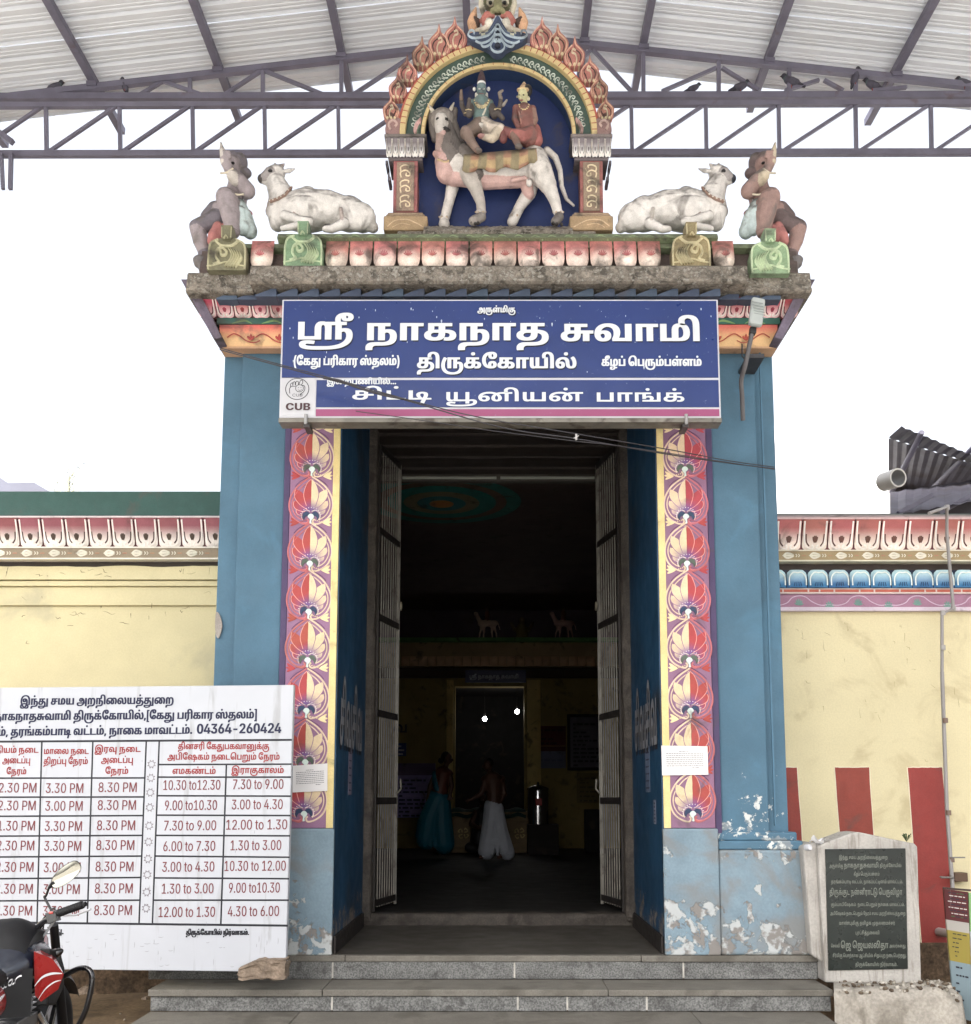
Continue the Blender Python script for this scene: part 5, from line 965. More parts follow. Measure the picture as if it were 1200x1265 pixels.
wall_row(xe-n_l*pit, xe, z(680), z(646), WY-.07, pit, 'wall_petal', lw, top=C(142, 74, 84), bot=C(232, 222, 214), dark=C(70, 50, 46), vein=C(78, 62, 52), flare=.09)
m = MB(C(56, 92, 84)); m.extrude_x([(WY-.17, z(646)), (WY-.17, z(644)), (WY-.14, z(643)), (WY-.13, z(613)), (WY+.02, z(609)), (WY+.35, z(609)), (WY+.35, z(646))], XL, xe, cols=[C(200, 186, 186)]*2+[C(40, 78, 72)]*5); build('green_coping', m, M['paint'], lw)
m = MB(C(92, 118, 112)); m.box(XL, xe, WY-.035, WY+.36, z(612), z(608.6)); build('coping_ridge', m, M['paint'], lw)
# hair cracks and scars in the plaster
m = MB(C(110, 100, 78)); r = rnd(9)
for i in range(34):
    px, py = r.uniform(5, 262), r.choice([r.uniform(704, 716), r.uniform(727, 747), r.uniform(752, 800), r.uniform(752, 762)])
    p = P(px, py, WY); Y = WY-.0755 if py < 718 else WY-.0305 if py < 748.6 else WY-.0005
    q = [(0, 0)]
    for k in range(3): q.append((q[-1][0]+r.uniform(-1, 6)*(1 if i % 3 else .2), q[-1][1]+r.uniform(-2, 3)*(1 if i % 3 else 2.5)))
    m.stroke(q, r.uniform(.3, .9), .0015, sc=1/146, o=(p.x, Y, p.z), taper=True, n=3)
build('plaster_crack', m, M['lettering'], lw, kind='stuff')
m = MB(); p = P(272, 770, -.0)
m.fill([(-3, -16), (1, -14), (5, -2), (4, 8), (1, 16), (-2, 12), (-3.5, 0)], .012, C(150, 140, 130), sc=1/165, o=(-2.09, .10, p.z)); build('bare_patch', m, M['old_paint'], gw)

# right
rw = thing('boundary_wall', 'yellow wall right of the gateway with red stripes and painted lotus friezes', 'wall', (5, WY, 0))
XR = 9.5; xs_ = 2.11
m = MB(); m.box(xs_, XR, WY, WY+.35, .40, z(756)); build('wall_face', m, M['yellow'], rw)
m = MB(); m.box(xs_, XR, WY-.02, WY+.35, -.1, .40); build('bare_plinth', m, M['rubble'], rw, bevel=.02)
m = MB(C(158, 112, 138)); m.box(xs_, XR, WY-.05, WY+.3, z(754), z(735.5)); m.box(xs_, XR, WY-.06, WY, z(756), z(751.5), C(206, 190, 204)); ob = build('purple_vine_band', m, M['paint'], rw)
m = MB(); o = None; sc = 1/140
m.stroke([(-36, 4), (-24, 5), (-14, 2), (-8, -4), (0, -6.5), (8, -5), (16, 1), (26, 5), (36, 4)], 1.1, .003, C(196, 170, 190), sc=sc)
for a in (-70, -40, -12, 18, 48, 75):
    t = math.radians(a)
    for (u, v) in ((0, 1), (36, 4)): m.stroke([(u, v+4), (u+3*math.sin(t), v+4-4*math.cos(t)), (u+5.6*math.sin(t), v+4-8.5*math.cos(t))], 2.2, .004, C(104, 140, 132), sc=sc, taper=True)
x = X(985, WY, 744)
while x < XR-1.2:
    if o is None: o = build('vine_scroll', m, M['paint'], ob, at=(x, WY-.0505, z(744)))
    else: again(o, (x, WY-.0505, z(744)), ob)
    x += .502
m = MB(C(216, 196, 190)); m.box(xs_, XR, WY-.07, WY+.3, z(735.3), z(728.6)); r = rnd(3); x = xs_
while x < XR:
    ln = r.choice((.08, .11, .2)); m.box(x, x+ln, WY-.074, WY-.05, z(733.4), z(730.3), C(186, 74, 62)); x += ln+.015
build('red_dash_band', m, M['paint'], rw)
m = MB(C(28, 44, 70)); m.box(xs_, XR, WY-.05, WY+.3, z(728.4), z(706)); build('blue_bed', m, M['paint'], rw)
# upright blue petals: light at the tip, deep blue at the foot
def blue_petal():
    m = MB(); wd, H = .178, z(707)-z(728.5)
    def pt(u, v):
        r_ = 1-max(0, (v-.72)/.28)**2*.35
        return Vector(((u-.5)*wd*.96*r_, -.03-.035*math.sin(math.pi*(.15+.7*v))*(1-abs(2*u-1)**4*.8), v*H)), mix(C(38, 110, 164), C(178, 208, 216), min(1, max(0, (v-.2)/.6)))
    m.grid(pt, 9, 7)
    for s in (-1, 1): m.stroke([(s*10, -2), (s*9.6, -12), (s*5, -17.5), (0, -17)], 1.5, .003, C(224, 232, 226), sc=sc, o=(0, -.064, 0))
    for q in (-3, -1, 1, 3): m.stroke([(q*1.5, -1), (q*1.1, -6)], .8, .002, C(20, 50, 90), sc=sc, o=(0, -.066, 0))
    return m
bp = blue_petal(); o = None; n = int((XR-3-xs_)/.178)
for i in range(n):
    at = (xs_+.178*(i+.35), WY-.05, z(728.5))
    if o is None: o = build('blue_petal', bp, M['paint'], rw, at=at)
    else: again(o, at, rw)
m = MB(C(60, 48, 44)); m.box(xs_, XR, WY-.05, WY+.3, z(706), z(697)); build('painted_shade_strip', m, M['paint'], rw)  # strip coloured dark as the shade below the olive band
m = MB(C(150, 132, 92)); m.box(xs_, XR, WY-.15, WY+.3, z(697), z(686)); m.box(xs_, XR, WY-.158, WY, z(698.6), z(697), C(206, 200, 176)); m.box(xs_, XR, WY-.158, WY, z(686), z(684.6), C(212, 206, 186)); ob = build('olive_leaf_band', m, M['paint'], rw)
leafband(975, 1420, .2235, 691, WY-.151, ob, z(691.5))
m = MB(C(120, 62, 62)); m.box(xs_, XR, WY-.06, WY+.3, z(684.5), z(648)); build('petal_bed', m, M['paint'], rw)
pit = .2235
wall_row(xs_+.02, xs_+.02+20*pit, z(684), z(648), WY-.07, pit, 'wall_petal', rw, top=C(170, 88, 84), bot=C(234, 218, 206), dark=C(84, 44, 40), vein=C(104, 66, 56), flare=.09)
m = MB(C(58, 84, 74)); m.extrude_x([(WY-.17, z(648)), (WY-.17, z(646)), (WY-.13, z(645)), (WY-.06, z(637)), (WY+.02, z(635)), (WY+.35, z(635)), (WY+.35, z(648))], xs_, XR, cols=[C(206, 170, 170)]*3+[C(58, 84, 74)]*4); build('green_coping', m, M['paint'], rw)
m = MB(C(150, 134, 92)); r = rnd(19)
for i in range(30):
    px, py = r.uniform(975, 1195), r.choice([r.uniform(760, 800), r.uniform(800, 945)]); p = P(px, py, WY); q = [(0, 0)]; down = i % 2
    for k in range(4): q.append((q[-1][0]+r.uniform(-1, 3)*(.3 if down else 1), q[-1][1]+r.uniform(-1, 3)*(2 if down else .7)))
    m.stroke(q, r.uniform(.25, .6), .0012, sc=1/146, o=(p.x, WY-.0005, p.z), taper=True, n=3)
build('plaster_crack', m, M['lettering'], rw, kind='stuff')
# red stripes, painted leaning, each edged with a thin white line
for a, b, c, d in ((940, 984.6, 991, 947), (1031, 1074, 1083, 1042), (1121, 1164, 1183, 1139), (1212, 1256, 1284, 1240), (1303, 1347, 1380, 1336)):
    ya, yb = 948, 1172; m = MB()
    k = (yb-ya)/(1035-948) if a < 960 else 1
    q = [P(a, ya, WY), P(b, ya, WY), P(b+(c-b)*k*(1 if a > 1100 else 1.6 if a > 960 else 1), yb, WY), P(a+(d-a)*k*(1 if a > 1100 else 1.6 if a > 960 else 1), yb, WY)]
    q = [(max(p.x, xs_), p.z) for p in q]; rr = rnd(int(a)); q2 = []
    for i_ in range(4):
        p0, p1 = q[i_], q[(i_+1) % 4]
        for t in range(12): q2.append((p0[0]+(p1[0]-p0[0])*t/12+rr.uniform(-.0025, .0025), p0[1]+(p1[1]-p0[1])*t/12+rr.uniform(-.002, .002)))
    m.fill([(p[0], -p[1]) for p in q2], .003, C(142, 38, 30), smooth_pts=False, o=(0, WY, 0))
    w_ = .009; m.stroke([(p[0], -p[1]) for p in q2[36:]+q2[:25]], w_, .0045, C(232, 222, 198), o=(0, WY, 0), n=1)
    build('red_stripe', m, M['paint'], rw)

# ------------------------------------------------------------------ behind the walls
m = MB(); a = P(950, 527, 7); b = P(1097, 527, 7)
m.box(a.x-.6, b.x, 7, 11, 0, a.z); o = thing('house', 'plain white house wall standing behind the right boundary wall', 'house', (3.5, 9, 0)); build('wall', m, M['white_wall'], o)
def corrugate(m, a, b, c, d, n, amp, col=(.5, .5, .5)):
    "sheet a-b (along the ridges) and a-d (across them)"
    a, b, c, d = map(Vector, (a, b, c, d)); nn = (b-a).cross(d-a).normalized(); vs = []
    for i in range(n*4+1):
        t = i/(n*4); h = nn*amp*(1, 0, -1, 0)[i % 4]
        vs += [a.lerp(d, t)+h, b.lerp(c, t)+h]
    m.add(vs, [(i*2, i*2+1, i*2+3, i*2+2) for i in range(n*4)], col)
sh = thing('shed', 'lean-to shed with corrugated zinc roofs behind the right boundary wall', 'shed', (6, 6, 0))
Ys = 5.0
m = MB(); corrugate(m, P(1098, 541, Ys), P(1098, 612, Ys+2.6), P(1206, 628, Ys+2.8), P(1260, 590, Ys), 14, .009); m.v = m.v
build('upper_roof_sheet', m, M['shed'], sh)
m = MB(); corrugate(m, P(1098, 541, Ys), P(1114, 527, Ys-.3), P(1264, 588, Ys-.3), P(1260, 590, Ys), 14, .009); build('ridge_sheet', m, M['shed'], sh)
m = MB(); corrugate(m, P(1100, 608, 5.2), P(1100, 637, 3.6), P(1330, 598, 3.6), P(1330, 575, 5.2), 12, .009); build('lower_roof_sheet', m, M['shed'], sh)
for a, b in (((1125, 548, Ys), (1098, 606, Ys+.9)), ((1192, 561, Ys), (1150, 600, Ys+1.0))):
    m = MB(); m.tube([P(*a)+Vector((0, -.35, .02)), P(*b)+Vector((0, -.1, -.05))], .035, 8); build('rafter_pipe', m, M['steel'], sh)
m = MB(); m.box(P(1098, 600, 7.2).x, P(1360, 600, 7.2).x, 7.2, 7.3, 0, P(1098, 588, 7.2).z); build('back_wall', m, M['shed'], sh)
m = MB(); m.bar(P(1152, 612, 3.7), P(1110, 634, 3.7), .05); m.bar(P(1200, 612, 3.7), P(1160, 634, 3.7), .05); build('brace', m, M['steel'], sh)
m = MB(C(206, 204, 200)); c0 = P(1110, 590, 3.5); ax = Vector((-.25, 1, .12)).normalized()
m.tube([c0, c0+ax*.26], .105, 20, caps=False); m.tube([c0+ax*.26, c0+ax*.002], .088, 20, C(150, 150, 150), caps=False)
m.add(*(lambda vs: (vs, [(i, (i+1) % 20, 20+(i+1) % 20, 20+i) for i in range(20)]))([m.v[k] for k in range(20)]+[Vector(m.v[k])*.84+c0*.16 for k in range(20)]), cols=C(214, 212, 208))
build('drain_pipe', m, M['plastic'], sh)
# grey roof and a leafless tree far left
lb = thing('house', 'grey flat roofed house just showing over the left boundary wall', 'house', (-9, 9, 0))
m = MB(C(120, 124, 136)); a = P(-180, 598, 8); b = P(42, 598, 8); m.box(a.x, b.x, 8, 13, 0, P(0, 596, 8).z); build('wall', m, M['plastic'], lb)
m = MB(C(96, 98, 112)); q = [P(*t, 7.6) for t in ((-180, 612), (70, 612), (42, 596), (10, 597), (0, 590), (-180, 590))]; m.prism([(p.x, p.z) for p in q], 7.6, 13.2); build('roof', m, M['plastic'], lb)
tr = thing('bare_tree', 'thin leafless treetop behind the left boundary wall', 'tree', (P(85, 600, 9).x, 9, 0))
m = MB(C(150, 148, 128)); b0 = W(tr); r = rnd(11)
top = P(85, 590, 9); m.tube([b0, b0.lerp(top, .6)+Vector((.1, 0, 0)), top], [.09, .05, .02], 7); build('trunk', m, M['plastic'], tr)
m = MB(C(170, 170, 140))
for i in range(16):
    s0 = Vector((top.x, 9, top.z-r.uniform(0, .5))); d = Vector((r.uniform(-1, 1), r.uniform(-.4, .4), r.uniform(.1, .9)))*.35
    m.tube([s0, s0+d*.5+Vector((0, 0, .03)), s0+d], [.008, .005, .002], 4)
    for k in range(5):
        e = s0+d*r.uniform(.4, 1); dd = Vector((r.uniform(-1, 1), r.uniform(-1, 1), r.uniform(-.4, 1)))*.05
        m.add([e, e+dd, e+dd*1.2+Vector((.02, 0, .01))], [(0, 1, 2)])
build('twigs', m, M['plastic'], tr, kind='stuff')

# ------------------------------------------------------------------ the steel canopy
RY = 2.0; apx = 650
cn = thing('steel_canopy', 'steel truss canopy of galvanised sheets over the forecourt', 'canopy', (X(apx, RY, 100), -3, 0))
def tb(m, a, b, w_, Y=RY, h=None): m.bar(P(a[0], a[1], Y), P(b[0], b[1], Y), w_, h)
def topy(px): return 47+abs(px-apx)*(.1145 if px < apx else .108)
Ltr = -150; Rtr = 1400
m = MB(); tb(m, (Ltr, topy(Ltr)), (apx, topy(apx)), .06); build('top_chord', m, M['steel'], cn)
m = MB(); tb(m, (apx, topy(apx)), (Rtr, topy(Rtr)), .06); build('top_chord', m, M['steel'], cn)
m = MB(); tb(m, (Ltr, 121), (Rtr, 118), .065); build('tie_beam', m, M['steel'], cn)
GY = RY-.14
m = MB(); tb(m, (Ltr, 131), (Rtr, 127), .05, GY); build('girder_chord', m, M['steel'], cn)
m = MB(); tb(m, (Ltr, 191), (Rtr, 188), .06, GY, .05); build('girder_chord', m, M['steel'], cn)
ver = [57-90.3*2, 57-90.3, 57, 148, 238, 327, 418, 509, 598, 689, 780, 872, 962, 1057, 1150, 1242, 1334]
for i, px in enumerate(ver):
    m = MB(); tb(m, (px, 131), (px+1, 190), .034, GY); build('girder_strut', m, M['steel'], cn)
    if i+1 < len(ver):
        m = MB(); tb(m, (px+3, 188), (ver[i+1]-4, 131), .03, GY); build('girder_diagonal', m, M['steel'], cn)
for px in (325, 422, 513, 795, 888, 975, 1057, 235): 
    m = MB(); tb(m, (px, 120), (px, topy(px)), .038); build('truss_post', m, M['steel'], cn)
for a, b in (((172, 118), (200, 101)), ((200, 100), (255, 119)), ((275, 119), (322, 88)), ((328, 88), (405, 119)), ((435, 118), (515, 66)), ((560, 118), (516, 66)), ((670, 118), (730, 62)), ((785, 118), (733, 62)), ((818, 113), (885, 84)), ((892, 84), (938, 112)), ((970, 112), (1012, 99)), ((1018, 99), (1042, 112)), ((1078, 112), (1120, 108))):
    m = MB(); tb(m, a, b, .032); build('truss_diagonal', m, M['steel'], cn)
YF, YE = -11.5, 2.78
ridge = P(apx, topy(apx), RY); sl_l = P(0, topy(0), RY); sl_r = P(1200, topy(1200), RY)
ml = (sl_l.z-ridge.z)/(sl_l.x-ridge.x); mr = (sl_r.z-ridge.z)/(sl_r.x-ridge.x)
def roofz(x): return ridge.z+(ml if x < ridge.x else mr)*(x-ridge.x)
for px in (-195, -40, 115, 270, 422, 578, 722, 795, 950, 1107, 1262):
    x = X(px, RY, topy(px)); zz = roofz(x)+.075
    m = MB(); m.box(x-.035, x+.035, YF, YE, zz-.035, zz+.035); build('purlin', m, M['steel'], cn)
    m = MB(); m.box(x-.05, x+.05, RY-.05, RY+.05, zz-.08, zz-.034); build('cleat', m, M['steel'], cn)
def sheet(x0, x1, y0, y1, seed):
    m = MB(); prof = []; y = y0; pit = .2
    while y < y1-.001:
        prof += [(y, 0), (y+.04, 0), (y+.047, .007), (y+.058, .007), (y+.065, 0), (y+.085, 0), (y+.092, .007), (y+.103, .007), (y+.11, 0), (y+.128, 0), (y+.143, .028), (y+.175, .028), (y+.19, 0)]; y += pit
    prof.append((y1, 0)); r = rnd(seed); dz = r.uniform(0, .012)
    vs = []
    for x in (x0, x1):
        vs += [(x, yy, roofz(x)+.115+h+dz) for yy, h in prof]
    n = len(prof); m.add(vs, [(i, i+1, n+i+1, n+i) for i in range(n-1)]); return m
k = 0; y = YF
while y < YE-.3:
    for a, b in ((-7.6, ridge.x), (ridge.x, 8.4)):
        y1 = min(y+1.0, YE); build('roof_sheet', sheet(a, b, y, y1-.012, k), M['sheet'], cn); k += 1
    y += 1.0
for s, x in ((-1, -5.6), (1, 6.5)):
    m = MB(); m.box(x-.06, x+.06, RY-.2, RY-.08, 0, roofz(x)+.02); build('post', m, M['steel'], cn)
for x in (-7.2, 8.0):
    for yy in (-4.5, -10.5):
        m = MB(); m.box(x-.07, x+.07, yy-.07, yy+.07, 0, roofz(x)+.08); build('post', m, M['steel'], cn)
for a_, b_, w_ in (((-20, 150), (16, 176), .05), ((14, 190), (13, 234), .035), ((2, 190), (4, 234), .03)): m = MB(); tb(m, a_, b_, w_, GY-.06); build('corner_bracket', m, M['steel'], cn)

# ------------------------------------------------------------------ sculpture: overlapping solids fused into one skin, painted by region
def sculpt(name, prims, mat, parent=None, voxel=.008, label=None, smooth=2, lump=0, org=None):
    """prims: ('e', centre, radii, colour[, rot]) ellipsoid or ('c', a, b, ra, rb, colour) tapered limb; world coordinates"""
    m = MB()
    for p in prims:
        if p[0] == 'e': m.ell(p[1], p[2], n=14, rot=p[4] if len(p) > 4 else None)
        else:
            a, b = Vector(p[1]), Vector(p[2]); m.tube([a, b], [p[3], p[4]], 12); m.ell(a, (p[3],)*3, n=12); m.ell(b, (p[4],)*3, n=12)
    off = W(parent) if parent is not None else (org or Vector((0, 0, 0)))
    me = to_mesh(name+'_raw', m, off); ob = bpy.data.objects.new(name+'_raw', me); COL.objects.link(ob)
    rm = ob.modifiers.new('r', 'REMESH'); rm.mode = 'VOXEL'; rm.voxel_size = voxel; rm.use_smooth_shade = True
    if smooth: sm = ob.modifiers.new('s', 'SMOOTH'); sm.iterations = smooth; sm.factor = .5
    dg = bpy.context.evaluated_depsgraph_get(); me2 = bpy.data.meshes.new_from_object(ob.evaluated_get(dg)); me2.name = name
    bpy.data.objects.remove(ob); bpy.data.meshes.remove(me)
    n = len(me2.vertices); co = np.empty(n*3); me2.vertices.foreach_get('co', co); co = co.reshape(-1, 3)
    best = np.full(n, 1e9); col = np.ones((n, 4))
    for p in prims:
        if p[0] == 'e':
            c = np.array(p[1])-np.array(off); r = np.array(p[2]); q = co-c
            if len(p) > 4: q = q @ np.array(Euler(p[4]).to_matrix())
            d = (np.sqrt(((q/r)**2).sum(1))-1)*r.min(); cc = p[3]
        else:
            a = np.array(p[1])-np.array(off); b = np.array(p[2])-np.array(off); ab = b-a; t = np.clip(((co-a) @ ab)/max(1e-9, ab @ ab), 0, 1)
            d = np.linalg.norm(co-(a+t[:, None]*ab), axis=1)-(p[3]+(p[4]-p[3])*t); cc = p[5]
        k = d < best; best[k] = d[k]; col[k, :3] = cc
    if lump:
        nn = np.empty(n*3); me2.vertices.foreach_get('normal', nn); nn = nn.reshape(-1, 3)
        dd = np.array([noise.noise(Vector(c)*38)*lump+noise.noise(Vector(c)*90)*lump*.5 for c in co]); co = co+nn*dd[:, None]; me2.vertices.foreach_set('co', co.ravel())
    for a in list(me2.color_attributes): me2.color_attributes.remove(a)
    at = me2.color_attributes.new('col', 'FLOAT_COLOR', 'POINT'); at.data.foreach_set('color', col.astype(np.float32).ravel())
    me2.polygons.foreach_set('use_smooth', [True]*len(me2.polygons)); me2.update()
    o = link(name, me2, mat, parent, None if parent is not None else off)
    if label: o['label'] = label
    return o
class Tr:
    "solids given by where they show in the photograph, at a real distance: (px, py, dy) and radii in px"
    def __init__(s, Y, flip=None): s.Y = Y; s.flip = flip; s.pr = []; s.k = 1/PPM(Y, 200)
    def pt(s, p):
        px = s.flip-p[0] if s.flip else p[0]
        return P(px, p[1], s.Y+(p[2] if len(p) > 2 else 0))
    def c(s, pts, rs, col):
        for i in range(len(pts)-1): s.pr.append(('c', s.pt(pts[i]), s.pt(pts[i+1]), rs[i]*s.k, rs[i+1]*s.k, col))
        return s
    def e(s, p, r, col, rot=0):
        k = s.k; rr = (r[0]*k, (r[2] if len(r) > 2 else r[0])*k, r[1]*k)
        a = -math.radians(rot) if s.flip else math.radians(rot)
        s.pr.append(('e', s.pt(p), rr, col) if not rot else ('e', s.pt(p), rr, col, (0, a, 0))); return s

# ------------------------------------------------------------------ arched niche on the roof of the gateway
NY = -.02                                    # front of the niche pilasters
zd = Z(283, NY)
ni = thing('arched_niche', 'arched plaster niche ringed with red flames on top of the gateway', 'niche', (X(616, NY, 280), .3, zd))
GOLD, DG, BR = C(206, 178, 128), C(62, 82, 76), C(176, 92, 70)
NB = .13                                     # back wall of the niche
m = MB(C(24, 46, 96))
a, b = P(519, 285, NB-.05), P(712, 285, NB-.05); top = P(616, 66, NB-.05)
def arc_pts(cx, cy, r, a0, a1, n, Y): return [P(cx+r*math.cos(math.radians(t)), cy-r*math.sin(math.radians(t)), Y) for t in np.linspace(a0, a1, n)]
ctr = P(616, 170, NB)
q = [P(512, 284, NB), P(720, 284, NB)]+arc_pts(616, 168, 106, 0, 180, 25, NB)
m.prism([(p.x, p.z) for p in q], NB, NB+.12); build('back_wall', m, M['paint'], ni)
def ring(r0, r1, y0, y1, col, name, a0=-8, a1=188, n=48, cf=None, bev=0):
    m = MB(col); c = P(616, 168, NY); k = 1/PPM(NY, 170); vs = []; cc = []
    for i, t in enumerate(np.linspace(a0, a1, n+1)):
        t = math.radians(t)
        for r, y in ((r0, y0), (r1, y0), (r1, y1), (r0, y1)):
            vs.append((c.x+r*k*math.cos(t), y, c.z+r*k*math.sin(t))); cc.append(cf(i) if cf else col)
    m.add(vs, [(i*4+j, i*4+(j+1) % 4, i*4+4+(j+1) % 4, i*4+4+j) for i in range(n) for j in range(4)]+[(0, 3, 2, 1), tuple(n*4+j for j in range(4))], cc)
    return build(name, m, M['paint'], ni, bevel=bev)
# fourteen reveal of the arch, back to front
ring(92.5, 100, NY+.012, NB, C(40, 60, 96), 'arch_reveal')
ring(91, 95.5, NY-.03, NY+.015, GOLD, 'inner_gold_rib', bev=.006)
ring(95.6, 114.5, NY+.0, NB+.1, DG, 'green_arch_band')
ring(114.6, 121.5, NY-.045, NB+.1, GOLD, 'gold_brick_rib', n=60, bev=.004)
ring(121.6, 125, NY-.02, NB+.1, BR, 'red_rib')
# bead joints and scrollwork on the arch
k_ = 1/PPM(NY, 170); c_ = P(616, 168, NY); m = MB(C(150, 70, 54))
for i in range(44):
    t = math.radians(2+i*4.0)
    for (r0, r1, y) in ((114.8, 121.2, NY-.0465),): 
        a = (r0*math.cos(t), -r0*math.sin(t)); b = (r1*math.cos(t), -r1*math.sin(t)); m.stroke([a, b], 1.0, .003, sc=k_, o=(c_.x, y, c_.z))
    if i % 2: m.stroke([(91.5*math.cos(t), -91.5*math.sin(t)), (95*math.cos(t), -95*math.sin(t))], .7, .003, sc=k_, o=(c_.x, NY-.0315, c_.z))
build('rib_joints', m, M['lettering'], ni, kind='stuff')
m = MB(C(186, 198, 184))
for i in range(40):
    t = math.radians(8+i*4.2)
    if 81 < math.degrees(t) < 99: continue
    f = lambda r, d: ((r)*math.cos(t+math.radians(d)), -(r)*math.sin(t+math.radians(d)))
    m.stroke([f(100, -1), f(103, 1.2), f(107, 1.2), f(108.5, -.2), f(106, -1), f(104.5, .1)], 1.5, .008, sc=k_, o=(c_.x, NY-.001, c_.z), n=3)
    m.stroke([f(101, 1.6), f(105, 2.6)], 1.0, .006, sc=k_, o=(c_.x, NY-.001, c_.z))
build('scrollwork', m, M['old_paint'], ni, kind='stuff')
def feather(s):
    m = MB(C(206, 150, 140)); o_ = (P(616+s*103, 168, NY).x, NY-.001, P(616, 168, NY).z)
    m.stroke([(0, -2), (s*-1, -10), (s*-4, -18), (s*-7, -24)], 7, .02, sc=k_, o=o_, taper=True)
    m.stroke([(s*-4, 3), (s*-3, -6), (s*-6, -14)], 2.4, .026, C(110, 130, 110), sc=k_, o=o_, taper=True)
    build('arch_foot_leaf', m, M['old_paint'], ni)
both(feather)
# flames
def flame_mesh():
    m = MB(); A, B, Cc = C(176, 88, 66), C(218, 160, 124), C(70, 48, 44)
    pts = [(-8, 4), (-13, -5), (-14, -14), (-10, -21), (-4.5, -27), (-2.2, -33), (-1, -39), (.6, -33), (2, -27), (7, -22), (13, -13), (14, -5), (9, 4)]
    m.fill(pts, .06, A, sc=k_, n=4)
    m.stroke([(-8, 2), (-11, -6), (-11.5, -14), (-7.5, -20), (-2, -26), (-1, -34)], 1.6, .012, B, sc=k_, base=.06)
    m.stroke([(9, 2), (11.5, -6), (11.2, -14), (7.5, -20), (3, -25)], 1.6, .012, B, sc=k_, base=.06)
    m.stroke([(-5, 3), (-8.5, -7), (-7, -14), (-2, -19), (0, -25)], 3.4, .016, Cc, sc=k_, base=.052, taper=True)
    m.stroke([(-2, 3), (-3, -6), (-1, -12), (3, -14), (2, -19), (-2, -17)], 1.8, .02, C(214, 190, 150), sc=k_, base=.06)
    m.stroke([(3, 3), (5.5, -6), (8, -12), (4, -19)], 3.2, .014, Cc, sc=k_, base=.054, taper=True)
    m.stroke([(6, 3), (9, -5), (9, -11)], 1.2, .018, C(214, 150, 120), sc=k_, base=.06)
    for q in (-6, 0, 6): m.fill([(q-2, 3), (q, .5), (q+2, 3), (q, 5.5)], .07, GOLD, sc=k_, n=3)
    return m
fm = None
for tx, ty, ht in ((563, 24, 36), (543.5, 33, 36), (522.5, 48, 34), (504, 71, 31), (492, 93, 29), (484, 121, 27)):
    for s in (-1, 1):
        dx = 616-tx; px = 616+s*dx; base = (px-s*2, ty+ht)
        at = P(px-s*0, ty+ht*.97, NY); at.y = NY+.03; lean = math.radians(-s*(-7-(dx-50)*.08))
        sc = ht/36
        if fm is None: fm = build('flame', flame_mesh(), M['old_paint'], ni, at=at); fm.scale = (sc, 1, sc)
        else:
            o = again(fm, at, ni, scale=(-s*sc, 1, sc)) ; o.rotation_euler = (0, 0, 0)
def foot_scroll(s):
    m = MB(C(150, 104, 92)); o_ = (P(616+s*126, 160, NY).x, NY+.03, P(616, 160, NY).z)
    m.fill([(s*-6, 8), (s*-10, -6), (s*0, -14), (s*8, -20), (s*12, -6), (s*12, 8)], .06, C(140, 100, 96), sc=k_, o=o_)
    m.stroke([(s*6, 4), (s*9, -4), (s*4, -9), (s*-1, -5), (s*2, 0)], 3, .02, C(186, 150, 138), sc=k_, o=o_, base=.06)
    build('scroll_foot', m, M['old_paint'], ni)
both(foot_scroll)
